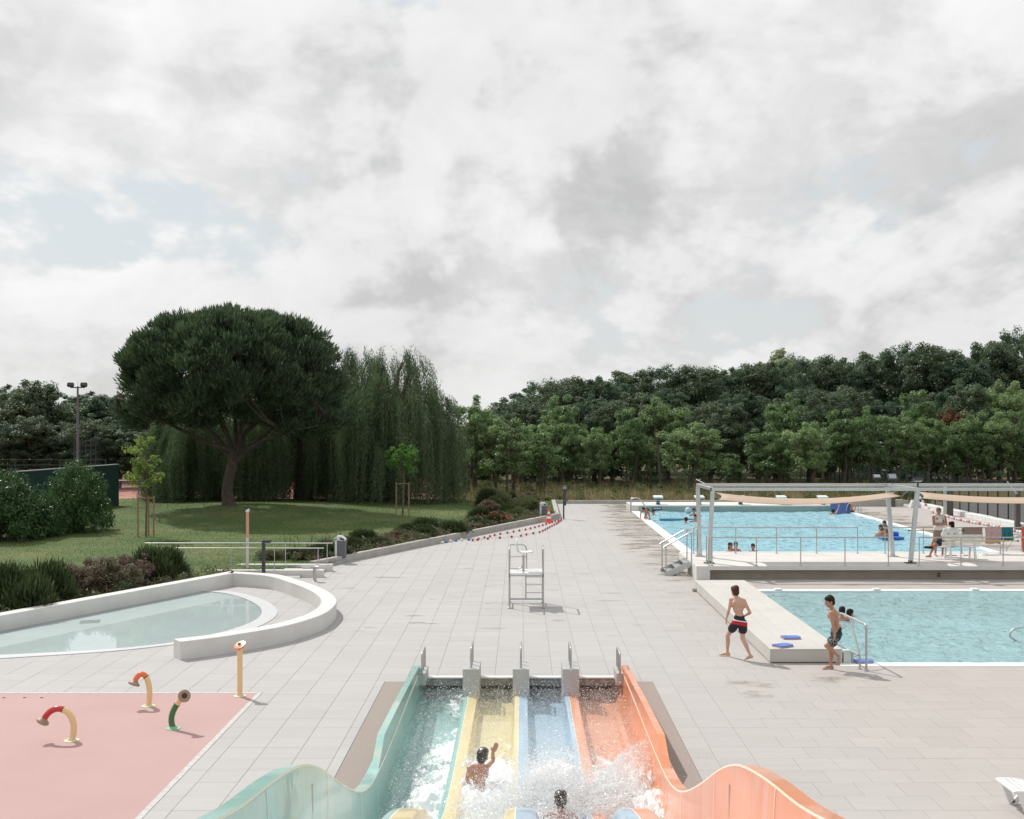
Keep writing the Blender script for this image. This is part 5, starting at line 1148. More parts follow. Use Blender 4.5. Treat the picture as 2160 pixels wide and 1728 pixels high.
# ------------------------------------------------------------------ lifeguard chair
def guard_chair():
    Y0, Y1 = 32.25, 33.25; X0, X1 = -.33, .63; pz = .98
    t = thing('lifeguard_chair', 'tall lifeguard chair with steel frame and white seat on the deck', 'lifeguard chair', (.15, 32.7, 0)); r = .024
    for x in (X0, X1):
        for y in (Y0, Y1): MB().tube([(x, y, .02), (x, y, pz)], r, 10).lathe([(.045, 0), (.045, .03), (.025, .045)], (x, y, 0), 10).build('leg', STEEL, t, True)
        MB().tube(bend([(x, Y0, pz-.1), (x, Y0, 1.70), (x, Y1, 1.70), (x, Y1, pz-.1)], .12), r, 10).build('side_hoop', STEEL, t, True)
        MB().tube([(x, Y0, .16), (x, Y1, .16)], r*.8, 8).build('base_rail', STEEL, t, True)
    MB().tube([(X0, Y1, .12), (X1, Y1, .12)], .03, 8).build('base_bar', GALV, t, True); MB().tube([(X0, Y0+.1, .05), (X0+.0, Y0+.1, .12)], .03, 8).build('stop', GALV, t)
    MB().bevbox(((X0+X1)/2, (Y0+Y1)/2, pz), (X1-X0-.03, Y1-Y0, .035), .006).build('platform', WPLAST, t)
    MB().tube([(X0, Y0, pz-.05), (X1, Y0, pz-.05)], .02, 8).build('front_bar', STEEL, t, True)
    xl = .14; MB().tube([(xl, Y1, .12), (xl, Y1, pz)], .02, 8).build('ladder_rail', STEEL, t, True)
    for z in (.30, .53, .76): MB().bevbox(((xl+X1)/2, Y1, z), (X1-xl, .06, .022), .006).build('rung', STEEL, t)
    MB().tube(bend([(X0, Y1, 1.70), (xl+.02, Y1, 1.70), (xl+.02, Y1, pz)], .16), .02, 8).build('back_rail', STEEL, t, True)
    MB().tube([(X0, Y1, 1.35), (xl, Y1, 1.35)], .014, 8).build('mid_rail', STEEL, t, True)
    MB().tube(bend([(X0, 32.75, 1.06), (X0+.30, 32.75, 1.06), (.06, 32.75, 1.15), (.06, 32.75, 1.42)], .1), .018, 8).build('brace', STEEL, t, True)
    MB().tube([(.07, 32.75, pz), (.07, 32.75, 1.46)], .035, 10).build('pedestal', STEEL, t, True)
    s = MB(); prof = [(-.19, 1.93), (-.205, 1.78), (-.185, 1.62), (-.13, 1.53), (-.02, 1.495), (.14, 1.50), (.25, 1.515), (.27, 1.50)]; n = 9
    P_ = cubic([(a, b) for a, b in prof], 4)
    for k, (x, z) in enumerate(P_):
        w = .17*min(1, .55+.9*min(k/6, 1)) if k < 8 else .205*min(1, .7+(len(P_)-k)*.15)
        for j in range(n):
            u = j/(n-1)*2-1; c = (abs(u)**2.5)*.045; s.v.append((.05+x+(c if z > 1.55 else 0), 32.75+u*w, z+(c*.9 if z <= 1.55 else 0)))
    for k in range(len(P_)-1):
        for j in range(n-1): s.f.append((k*n+j, k*n+j+1, (k+1)*n+j+1, (k+1)*n+j)); s.m.append(0)
    o = s.build('seat', WPLAST, t, True); md = o.modifiers.new('s', 'SOLIDIFY'); md.thickness = .018
guard_chair()
# ------------------------------------------------------------------ bins, cone, lamps, signs
def street():
    gr = mat('bin_grey', (.13, .13, .145), .6, var=.08); lg = mat('bin_light', (.62, .64, .67), .4)
    def bin_(label, x, y, z):
        t = thing('litter_bin', label, 'bin', (x, y, z), 'litter bins on the kerb'); c = lambda dx, dy, dz: (x+dx, y+dy, z+dz)
        MB().bevbox(c(.06, 0, .36), (.30, .36, .66), .03).build('body', gr, t); MB().bevbox(c(-.14, 0, .40), (.09, .38, .76), .025).build('side_shell', lg, t)
        l = MB(); l.extrude([c(-.19, -.19, .70), c(.20, -.19, .66), c(.21, -.19, .72), c(.06, -.19, .84), c(-.12, -.19, .84), c(-.19, -.19, .78)], (0, .38, 0)); l.build('lid', lg, t)
        MB().box(c(.09, -.196, .735), (.17, .012, .07), M=Matrix.Rotation(.3, 3, 'Y')).build('opening', DARKM, t); MB().box(c(-.02, 0, -.08), (.1, .1, .2)).build('stand', DARKM, t)
    p = at(718, 1176, 42.7); bin_('grey and white litter bin at the ramp end of the kerb', p.x, p.y, .17); p = at(1146, 1094.5, 61.3); bin_('grey and white litter bin at the far end of kerb', p.x, p.y, .10)
    p = gp(1157.6, 1102.6); t = thing('traffic_cone', 'orange traffic cone with white bands beside the far bin', 'cone', p); co = mat('cone_orange', (.80, .09, .03), .5); wb = mat('cone_white', (.8, .8, .8), .5)
    MB().bevbox(p+Vector((0, 0, .025)), (.40, .40, .05), .01).build('base', co, t); R = lambda z: .15-.125*(z-.05)/.70
    for a, b, m, nm in ((.05, .22, co, 'cone_body'), (.22, .34, wb, 'reflective_band'), (.34, .47, co, 'cone_body'), (.47, .58, wb, 'reflective_band'), (.58, .75, co, 'cone_body')): MB().lathe([(R(a), a), (R(b), b)], p, 18).build(nm, m, t, True)
    # lamp posts
    br = mat('lamp_brown', (.10, .085, .08), .6, var=.1)
    p = at(1189, 1094, 61.8); p.z = 0; t = thing('lamp_post', 'slim dark lamp post at the far corner of the deck', 'lamp post', p); MB().tube([p, p+Vector((0, 0, .8))], .045, 8).build('foot', br, t); MB().box(p+Vector((.05, 0, 1.2)), (.17, .17, .9)).build('column', DARKM, t)
    MB().box(p+Vector((.05, 0, 1.72)), (.19, .19, .14)).build('lantern', mat('lantern_glass', (.30, .31, .32), .2), t); MB().box(p+Vector((.05, 0, 1.81)), (.22, .22, .04)).build('cap', DARKM, t); MB().box(p+Vector((.12, -.05, 1.05)), (.2, .12, .14)).build('socket_box', br, t)
    p = Vector(((556-VX)*38.3/FPX, 38.3, 0)); t = thing('lamp_post', 'short dark path lamp behind the paddling pool wall', 'lamp post', p); MB().bevbox(p+Vector((0, 0, .64)), (.11, .11, 1.28), .01).build('column', DARKM, t)
    MB().bevbox(p+Vector((.12, 0, 1.27)), (.26, .2, .10), .015).build('head', DARKM, t); MB().box(p+Vector((.14, -.02, 1.212)), (.17, .14, .012)).build('diffuser', mat('diffuser', (.6, .61, .62), .3), t)
    # plant labels
    for k, (px, py) in enumerate(((780, 1153), (925.5, 1127), (1026, 1107), (1297, 1054))):
        if k < 3: D = 12698/(py+9-VY); q = Vector(((px-VX)*D/FPX-.15, D+.12, .25))
        else: q = Vector(((px-VX)*74/FPX, 74.2, .12))
        t = thing('plant_label', 'small tilted white plant label in the bed, %s from ramp' % ORD[k] if k < 3 else 'small white plant label behind the far kerb', 'sign', q, 'plant labels')
        MB().tube([q, q+Vector((0, 0, .12))], .012, 5).build('stake', DARKM, t); M = Matrix.Rotation(rad(38), 3, 'Y')@Matrix.Rotation(rad(-20), 3, 'X')
        MB().box(q+Vector((-.06, 0, .24)), (.34, .22, .012), M=M).build('plate', WPLAST, t)
        b = MB(); [b.box(q+Vector((-.06, 0, .24))+M@Vector((.09-.05*j, 0, .009)), (.012, .13, .004), M=M) for j in range(3)]; b.build('print', DARKM, t)
street()
# ------------------------------------------------------------------ float lines
def floatline(label, pts, cols, step, fr=.06, fl=.11, z=.06):
    t = thing('float_line', label, 'lane rope', pts[0], 'lane ropes lying on the deck'); P = cubic([tuple(p) for p in pts], 14); P = [Vector(p) for p in P]
    MB().tube(P, .009, 5).build('rope', ROPE, t); acc = 0; k = 0; me = {}
    for i in range(len(P)-1):
        L_ = (P[i+1]-P[i]).length; acc += L_
        while acc > step:
            acc -= step; d = (P[i+1]-P[i]).normalized(); c = P[i+1]-d*acc; m = cols[k % len(cols)] if not callable(cols) else cols(k); k += 1
            key = m.name
            if key not in me:
                b = MB().lathe([(.015, -fl*.5), (fr*.8, -fl*.42), (fr, -fl*.15), (fr, fl*.15), (fr*.8, fl*.42), (.015, fl*.5)], (0, 0, 0), 10); q = bpy.data.meshes.new('float'); q.from_pydata(b.v, [], b.f); q.materials.append(m); q.polygons.foreach_set('use_smooth', [True]*len(q.polygons)); me[key] = q
            o = bpy.data.objects.new('float', me[key]); col.objects.link(o); o.parent = t; o.location = c-ORG[t.name]; o.rotation_euler = d.to_track_quat('Z', 'Y').to_euler()
    return t
def floats():
    rd = mat('float_red', (.45, .04, .035), .4); rp = mat('float_pale_red', (.70, .20, .15), .5); wt = mat('float_white', (.75, .75, .75), .4); bl = mat('float_blue', (.05, .14, .45), .4)
    Z = lambda zx, zy: gp(660+zx/3.593, 1020+zy/3.593, .055)
    floatline('red float lane rope snaking from the cone, upper strand', [Z(*p) for p in ((1905, 262), (1840, 282), (1750, 312), (1640, 341), (1560, 356), (1480, 371), (1400, 384), (1330, 402), (1270, 415), (1205, 430))], [rd], .62, .055, .10)
    floatline('red float lane rope snaking from the cone, lower strand', [Z(*p) for p in ((1890, 270), (1850, 300), (1800, 326), (1740, 358), (1700, 372), (1640, 380), (1560, 398), (1480, 405), (1400, 411), (1340, 415), (1230, 427))], [rd, rd], .66, .055, .10)
    floatline('blue and white end of the lane rope by the kerb', [Z(*p) for p in ((1240, 424), (1160, 424), (1065, 433), (1000, 443), (965, 452))], [bl, wt], .35, .06, .11)
    W = lambda zx, zy, z=.07: gp(1900+zx/8.292, 1040+zy/8.292, z)
    floatline('red and white lane rope along the fence at the right', [W(*p) for p in ((545, 330), (620, 350), (700, 375), (800, 400), (950, 445), (1120, 485), (1300, 520), (1450, 540), (1600, 575), (1750, 600), (1950, 650), (2150, 700))], [rp, wt, wt], .34, .075, .16)
    p0 = W(560, 330); p1 = Vector((p0.x-.6, p0.y+1.0, 1.5))
    floatline('red and white lane rope hanging down beyond the right sail', [p1, p1.lerp(p0, .4)+Vector((-.15, 0, -.1)), p1.lerp(p0, .8)+Vector((0, 0, -.1)), p0], [wt, rp, wt], .26, .07, .16)
floats()
# ------------------------------------------------------------------ ramp by the paddling pool
def ramp():
    for lab, y, x1, pxs, zt, x0 in (('low white ramp wall nearest the paddling pool', 38.7, -6.72, (396, 486.7, 578.8, 670.8), .24, -12.3), ('low white ramp wall beside the lawn', 40.2, -6.66, (338.5, 426, 514, 602, 690), .25, -13.0)):
        t = thing('ramp_wall', lab, 'wall', (x1, y, 0), 'walls of the access ramp'); MB().bevbox(((x0+x1)/2, y+.12, zt/2-.02), (x1-x0, .24, zt+.04), .01).build('wall_body', CONCW, t)
        ps = [((p-VX)*(y+.1)/FPX, y+.1) for p in pxs]; railing('thin steel railing on the ramp wall '+('nearest the pool' if y < 39 else 'beside the lawn'), [(ps[0][0]-.55, y+.1), (ps[-1][0]+.2, y+.1)], ps, zt, .74, cat='railing', r=.018, feet=False)
    struct(MB().bb(-13, -6.9, 38.95, 40.19, -.05, .10).build('ramp', CONCW))
    p = gp(614, 1219); M = Matrix.Rotation(rad(24), 3, 'X'); tag(MB().box((p.x, p.y+.18, .13), (.62, .62, .03), M=M).build('leaning_plate', mat('plate_grey', (.5, .49, .47), .7, var=.05)), 'pale square plate leaning on the ramp wall', 'plate')
    q = Vector(((522-VX)*39.4/FPX, 39.4, .05)); t = thing('shower_post', 'tall slim shower post with orange upper half and slanted top', 'shower', q)
    MB().bevbox(q+Vector((0, 0, .62)), (.085, .085, 1.24), .01).build('lower_post', mat('post_white', (.66, .63, .60), .4), t); MB().bevbox(q+Vector((0, 0, 1.68)), (.087, .087, .88), .01).build('upper_post', mat('post_orange', (.60, .34, .24), .5), t)
    MB().extrude([q+Vector((-.055, -.05, 2.12)), q+Vector((.055, -.05, 2.12)), q+Vector((.055, -.05, 2.24)), q+Vector((-.055, -.05, 2.17))], (0, .1, 0)).build('slanted_cap', WHITE, t); MB().box(q+Vector((0, -.05, 1.0)), (.03, .03, .03)).build('push_button', STEEL, t)
    p = gp(664, 1226.7); t = thing('drinking_fountain', 'small steel drinking fountain on the deck beside the ramp', 'fountain', p); MB().lathe([(.075, 0), (.075, .012), (.058, .02), (.058, .44)], p, 14).build('column', STEEL, t, True); MB().lathe([(.06, .44), (.145, .47), (.15, .50), (.13, .49), (.03, .475)], p, 18).build('bowl', STEEL, t, True)
    MB().tube(bend([p+Vector((.11, 0, .48)), p+Vector((.11, 0, .56)), p+Vector((.03, 0, .56))], .03), .009, 6).build('spout', STEEL, t)
ramp()
# ------------------------------------------------------------------ poolside furniture
def poolside():
    # handrail into the teaching pool
    D = 24.25; X = lambda px, d=D: (px-VX)*d/FPX
    t = thing('pool_handrail', 'bent steel entry handrail at the teaching pool corner', 'handrail', (X(1823), D, 0))
    x0, x1 = 7.30, 7.02
    MB().tube(bend([(X(1824.5), 24.15, 0), (X(1824.5), 24.15, .98), (7.2, 25.6, .98), (7.05, 26.3, .85)], .09, 5), .024, 10).build('rail', STEEL, t, True)
    MB().tube(bend([(X(1816.5), 24.35, 0), (X(1816.5), 24.35, .32), (7.22, 25.0, .97)], .06), .02, 8).build('strut', STEEL, t, True); MB().tube([(X(1815), 24.4, .28), (7.2, 26.2, .22)], .02, 8).build('lower_rail', STEEL, t, True)
    MB().bevbox((7.14, 25.03, .13), (.15, .15, .30), .01).build('post_base', mat('grp_pale', (.6, .66, .62), .4), t); MB().tube([(7.26, 24.97, -.05), (7.26, 24.97, .22)], .03, 8).build('socket', STEEL, t)
    MB().lathe([(.05, 0), (.05, .012)], (X(1824.5), 24.15, 0), 12).lathe([(.05, 0), (.05, .012)], (X(1816.5), 24.35, 0), 12).build('foot_plate', STEEL, t)
    t = thing('pool_handrail', 'curved steel handrail at the right picture edge in the pool', 'handrail', (12.2, 27.6, -.1)); D = 27.5
    MB().tube(bend([at(2215, 1312, D), at(2135, 1328, D), at(2128, 1342, D), at(2160, 1362, D), at(2220, 1390, D)], .12, 5), .022, 10).build('rail', STEEL, t, True)
    # kickboards
    bl = mat('foam_blue', (.10, .19, .52), .7, var=.06); rd = mat('foam_red', (.5, .06, .05), .7); wh = mat('foam_white', (.7, .7, .72), .7)
    def board(label, x, y, z, rz):
        t = thing('kickboard', label, 'kickboard', (x, y, z), 'blue kickboards by the pool'); R = Matrix.Rotation(rz, 3, 'Z')
        pl = [(-.20, -.14), (-.17, -.145), (.12, -.145), (.185, -.12), (.215, -.06), (.22, 0), (.215, .06), (.185, .12), (.12, .145), (-.17, .145), (-.20, .14), (-.19, 0)]; pl = [tuple((R@Vector((a, b, 0)))+Vector((x, y, 0)))[:2] for a, b in pl]
        MB().prism(pl, z, z+.012).build('bottom_layer', rd, t); MB().prism(pl, z+.012, z+.018).build('middle_layer', wh, t); MB().prism(pl, z+.018, z+.045).build('top_layer', bl, t)
        h = MB(); h.box(Vector((x, y, z+.046))+R@Vector((-.12, 0, 0)), (.03, .10, .004), rz); h.build('grip_slot', DARKM, t)
    p = gp(1668, 1347, .31); board('blue kickboard lying across the white block', p.x, p.y, .312, .05); p = gp(1652, 1364, .31); board('blue kickboard at the near end of white block', p.x, p.y, .312, .5); p = gp(1822, 1398, .01); board('blue kickboard on the white pool coping by handrail', p.x, p.y+.06, .008, .12)
    # far ladders
    for k, (x, y, s, lab) in enumerate(((6.75, 66.2, 1, 'steel ladder rails at the left corner of swimming pool'), (19.3, 65.9, -1, 'steel ladder rails at the far right corner of swimming pool'), (19.35, 44.3, -1, 'steel ladder rails at the near right of swimming pool'))):
        t = thing('pool_ladder', lab, 'ladder', (x, y, 0), 'pool ladders')
        for d in (0, .55): MB().tube(bend([(x-.35*s, y+d, 0), (x-.35*s, y+d, .85), (x+.15*s, y+d, .85), (x+.5*s, y+d, .35), (x+.5*s, y+d, -.9)], .2, 5), .022, 8).build('rail', STEEL, t, True)
        for z in (-.3, -.6): MB().box((x+.5*s, y+.275, z), (.06, .55, .02)).build('rung', STEEL, t)
    # sun lounger
    t0 = Vector((6.9, 16.35, 0)); t = thing('sun_lounger', 'white plastic sun lounger at the lower right picture edge', 'sun lounger', t0)
    def Q(px, py, z): return gp(px, py, z)
    a = Q(2103, 1643, .34); W = .60; L_ = 1.85; yb = a.y
    x0, x1 = a.x, a.x+L_; y1 = yb; y0 = yb-W; z = .34
    for y in (y0+.02, y1-.02):
        fr = MB(); fr.tube(bend([(x0, y, z), (x0+.2, y, z), (x0+.5, y, z-.06), (x1-.7, y, z-.06), (x1, y, z+.32)], .15), .028, 8); fr.build('side_frame', WPLAST, t, True)
        MB().extrude([(x0+.02, y-.02, z+.01), (x0+.10, y-.02, z+.01), (x0+.24, y-.02, .03), (x0+.16, y-.02, .0)], (0, .045, 0)).build('leg', WPLAST, t)
        MB().extrude([(x0+.17, y-.02, .0), (x0+.26, y-.02, .0), (x0+.50, y-.02, z-.06), (x0+.42, y-.02, z-.04)], (0, .045, 0)).build('leg', WPLAST, t)
        MB().extrude([(x1-.55, y-.02, .0), (x1-.47, y-.02, .0), (x1-.62, y-.02, z-.04), (x1-.70, y-.02, z-.04)], (0, .045, 0)).build('leg', WPLAST, t)
    MB().bevbox((x0, (y0+y1)/2, z), (.05, W, .035), .01).build('end_bar', WPLAST, t)
    for k in range(22):
        x = x0+.06+k*.078; zz = z+.012-(.06*min(1, max(0, (x-x0-.2)/.3)) if x < x1-.7 else .06-.38*(x-x1+.7)/.7); MB().bevbox((x, (y0+y1)/2, zz), (.055, W-.04, .014), .003).build('slat', WPLAST, t)
    # bench on the walkway
    Y = 39.95; x0, x1 = (1986-VX)*Y/FPX, (2069-VX)*Y/FPX; z0 = PZ; t = thing('bench', 'white plastic slatted bench seen from behind on the walkway', 'bench', ((x0+x1)/2, Y, z0)); M = Matrix.Rotation(rad(-14), 3, 'X')
    for k in range(5): MB().bevbox(((x0+x1)/2, Y-.02-.028*k, z0+.50+.088*k), (x1-x0, .022, .072), .006).build('back_slat', WPLAST, t)
    for k in range(4): MB().bevbox(((x0+x1)/2, Y+.08+.10*k, z0+.43), (x1-x0, .085, .025), .006).build('seat_slat', WPLAST, t)
    for x in (x0+.28, x1-.24):
        MB().extrude([(x-.035, Y-.20, z0), (x-.035, Y-.13, z0), (x-.035, Y+.02, z0+.42), (x-.035, Y-.13, z0+.88), (x-.035, Y-.175, z0+.88), (x-.035, Y-.06, z0+.42)], (.07, 0, 0)).build('leg', WPLAST, t)
        MB().extrude([(x-.035, Y+.40, z0), (x-.035, Y+.47, z0), (x-.035, Y+.42, z0+.42), (x-.035, Y+.34, z0+.42)], (.07, 0, 0)).build('leg', WPLAST, t); MB().bevbox((x, Y+.15, z0+.40), (.06, .55, .03), .006).build('seat_bearer', WPLAST, t)
    # flip flops, bag and ball
    for k, px in enumerate((1999, 2007, 2035)): p = gp(px, 1171, PZ); tag(MB().bevbox((p.x, 41.1, PZ+.012), (.26, .09, .022), .008, .3).build('flip_flop', mat('sandal_brown', (.35, .13, .09), .7)), 'red brown flip flop under the bench, %s from the left' % ORD[k], 'flip flop', 'flip flops')
    c = gp(2072, 1171, PZ); b = MB().lathe([(.22, 0), (.2, .03), (.12, .09), (.03, .12)], (c.x, 41.2, PZ), 9); tag(b.build('white_cloth', WHITE, None, True), 'crumpled white cloth on the walkway behind the bench', 'cloth')
    # things floating
    blw = mat('mat_blue', (.02, .13, .50), .5); tq = mat('noodle_blue', (.01, .19, .33), .5)
    p = gp(1432, 1096, 0); tag(MB().bevbox((p.x, p.y, -.0), (2.1, .45, .10), .03).build('floating_mat', tq), 'long dark turquoise foam mat floating in the swimming pool', 'mat')
    p = gp(1878, 1135, 0); t = thing('floating_mat', 'bright blue foam raft carrying two bathers', 'mat', p); MB().bevbox((p.x, p.y, .02), (.98, .9, .12), .03).build('raft', blw, t); MB().bevbox((p.x+.28, p.y+.25, .17), (.32, .28, .2), .05).build('headrest', blw, t)
    y = 65.6; a = at(1753, 1081, y); b = at(1786, 1084, y); c = at(1797, 1061, y); d = at(1760, 1062, y); t = thing('foam_ramp', 'big tilted dark blue foam slab at the pool end', 'foam slab', ((a.x+b.x)/2, y, 0)); v = Vector((0, 1.1, .05))
    MB().extrude([(a.x, y, -.1), (b.x, y, -.1), (c.x, y+.9, .58), (d.x, y+.9, .56)], (0.30, 0.35, .08)).build('slab', mat('slab_blue', (.015, .06, .22), .6, var=.1), t)
    p = gp(1451.5, 1082, 0); t = thing('beach_ball', 'small white and turquoise ball floating in the pool', 'ball', p); MB().lathe([(.20*math.sin(a), -.20*math.cos(a)) for a in np.linspace(.03, 3.11, 13)], p+Vector((0, 0, .13)), 16).build('ball', mat('ball_pale', (.55, .66, .68), .35, col2=(.20, .40, .45), vscale=4), t, True)
    p = gp(1565, 1167, 0); lilo = mat('lilo_peach', (.78, .50, .36), .45, coat=.3); t = thing('air_mattress', 'long peach coloured air mattress at the near pool end', 'air mattress', p+Vector((.4, 0, 0)))
    for k in range(5): MB().tube([(p.x-.75, 43.3+.17*k, .05), (p.x+1.25, 43.3+.17*k, .05)], .09, 10).build('air_tube', lilo, t, True)
    MB().bevbox((p.x+1.33, 43.65, .1), (.3, .8, .16), .06).build('pillow', lilo, t)
poolside()
# ------------------------------------------------------------------ fences, green wall, masts
def fences():
    # right hand fence
    t = thing('fence', 'dark green wire mesh fence between deck and asphalt', 'fence', (25.1, 65, 0)); pm = bpy.data.meshes.new('post'); b = MB().bb(-.03, .03, -.03, .03, -.05, 2.2); pm.from_pydata(b.v, [], b.f); pm.materials.append(GREENM)
    w = MB()
    for z in np.arange(.12, 2.15, .2): w.bb(-.003, .003, -.62, .62, z-.003, z+.003)
    for y in np.arange(-.6, .61, .1): w.bb(-.0025, .0025, y-.0025, y+.0025, .08, 2.12)
    wm = bpy.data.meshes.new('wire_panel'); wm.from_pydata(w.v, [], w.f); wm.materials.append(GREENM)
    for k in range(30):
        y = 54.95+1.3*k
        for nm, me, dy in (('post', pm, 0), ('wire_panel', wm, .65)): o = bpy.data.objects.new(nm, me); col.objects.link(o); o.parent = t; o.location = Vector((25.15, y+dy, 0))-ORG[t.name]
    lw = thing('plinth_wall', 'low white plinth along the foot of the green fence', 'wall', (24.8, 62, 0))
    for k in range(9): MB().bevbox((24.75, 55.6+1.85*k, .12), (.42, 1.84, .3+.03*(k % 2)), .04).build('plinth_length', WHITE, lw)
    bp = thing('concrete_block', 'pale concrete block beside the grey kerb at the fence', 'block', (24.3, 70.3, 0)); MB().add([(23.95, 70.1, -.05), (24.6, 70.1, -.05), (24.6, 70.6, -.05), (23.95, 70.6, -.05), (24.1, 70.15, .45), (24.5, 70.15, .45), (24.5, 70.5, .45), (24.1, 70.5, .45)], [(0, 3, 2, 1), (4, 5, 6, 7), (0, 1, 5, 4), (1, 2, 6, 5), (2, 3, 7, 6), (3, 0, 4, 7)]).build('block_body', CONCW, bp)
    # posts beyond walkway at right
    br = mat('mast_brown', (.09, .08, .075), .6)
    for k, (px, D, h, wd) in enumerate(((2004, 64.0, 1.75, .3), (2146, 56.0, 1.75, .22), (1884, 70.8, 1.5, .22))):
        x = (px-VX)*D/FPX; q = thing('lamp_post', ['stout grey brown post behind the standing man', 'brown post with slanted bracket at the right edge', 'dark square post behind the grey kerb'][k], 'post', (x, D, 0)); MB().bb(x-wd/2, x+wd/2, D-.1, D+.1, -.05, h).build('column', br, q)
        if k == 1: MB().tube([(x-.55, D-.12, 2.35), (x-.1, D-.12, 1.75)], .03, 6).build('bracket', STEEL, q)
        if k == 0: MB().bb(x-wd/2-.22, x-wd/2-.05, D-.05, D+.05, -.05, h).build('pipe', GALV, q)
    # green practice wall and tall court fence at the left
    gw = mat('green_board', (.012, .050, .045), .75, var=.08, vscale=2); t = thing('practice_wall', 'tall dark green tennis practice wall behind laurels', 'wall', (-23.5, 62, 0))
    for k in range(4):
        a = Vector((-23.35, 66.2)).lerp(Vector((-25.0, 56.5)), k/4); b = Vector((-23.35, 66.2)).lerp(Vector((-25.0, 56.5)), (k+1)/4-.002); MB().extrude([(a.x, a.y, -.05), (b.x, b.y, -.05), (b.x, b.y, 2.78), (a.x, a.y, 2.78)], (-.16, 0, 0)).build('board', gw, t)
    MB().extrude([(-23.33, 66.25, 2.78), (-24.98, 56.45, 2.78), (-24.98, 56.45, 2.83), (-23.33, 66.25, 2.83)], (-.22, 0, 0)).build('coping', mat('coping_pale', (.30, .33, .32), .7), t)
    def wire_fence(label, a, b, h, step, wires=8):
        a = Vector(a); b = Vector(b); n = int((b-a).length/step); t = thing('fence', label, 'fence', (a.x, a.y, 0)); d = (b-a)/n
        for k in range(n+1): p = a+d*k; MB().tube([(p.x, p.y, -.05), (p.x, p.y, h)], .04, 6).build('post', GREENM, t)
        u = d.normalized(); L_ = (b-a).length
        w = MB(); 
        for z in np.linspace(.1, h-.05, wires): w.tube([(a.x, a.y, z), (b.x, b.y, z)], .008, 4)
        k = 0
        while k*.35 < L_: p = a+u*(k*.35); w.tube([(p.x, p.y, .05), (p.x, p.y, h-.03)], .004, 3); k += 1
        w.build('wire_mesh', GREENM, t); return t
    wire_fence('tall dark court fence receding behind the practice wall', (-29.4, 75), (-35.5, 101), 4.0, 2.6, 12)
    wire_fence('dark wire fence between lawn and tennis court', (-23.3, 73.9), (-9.5, 73.9), 2.6, 2.3, 10)
    wire_fence('dark wire fence behind laurels at the left edge', (-45, 70), (-25.5, 70), 3.0, 2.6, 10)
    wire_fence('thin dark wire fence along the dry grass', (9, 79), (24.5, 77), 1.9, 2.6, 5)
    x = (164-VX)*86/FPX; t = thing('floodlight_mast', 'tall grey mast with twin floodlights by the tennis court', 'mast', (x, 86, 0)); zt = 7.95
    MB().tube([(x, 86, -.05), (x, 86, zt)], [.13, .07], 10).build('pole', mat('mast_grey', (.13, .135, .15), .5), t); MB().bb(x-.55, x+.55, 85.95, 86.05, zt-.12, zt-.04).build('crossbar', DARKM, t)
    for s in (-1, 1): MB().box((x+.5*s, 85.9, zt+.12), (.45, .25, .26), M=Matrix.Rotation(-.5, 3, 'X')).build('floodlight', DARKM, t)
    MB().tube([(x, 86, zt), (x, 86, zt+.45)], .012, 4).build('aerial', STEEL, t)
    # tennis net and poles
    t = thing('tennis_net', 'tennis net with white band on the red court', 'net', (-27, 84, .06)); V = []; F = []
    nt_ = MB(); 
    for k in range(60): x = -30+.2*k; nt_.tube([(x, 84+.0*k, .08), (x, 84, .95)], .004, 3)
    for z in np.arange(.1, .95, .12): nt_.tube([(-30, 84, z), (-18, 84, z)], .004, 3)
    nt_.build('mesh', DARKM, t); MB().bb(-30, -18, 83.98, 84.02, .93, 1.02).build('band', WHITE, t)
    for x in (-30, -18): MB().tube([(x, 84, .0), (x, 84, 1.08)], .045, 8).build('net_post', DARKM, t)
    gl = mat('banner_green', (.10, .42, .33), .6)
    for k, (px, w) in enumerate(((692, .35), (735, .4), (745, .3))): x = (px-VX)*80/FPX; tag(MB().bb(x-w/2, x+w/2, 80, 80.05, .1, 2.4-.3*k).build('court_panel', gl), 'bright green panel glimpsed through the willow strands, %s from left' % ORD[k], 'panel', 'green panels behind the willow')
    for k, px in enumerate((1388,)): p0 = at(1395, 1040, 83); p1 = at(1385, 915, 83); tag(MB().tube([p0, p1], .09, 7).build('wooden_pole', BARK), 'leaning dark wooden pole in front of the wood', 'pole')
fences()
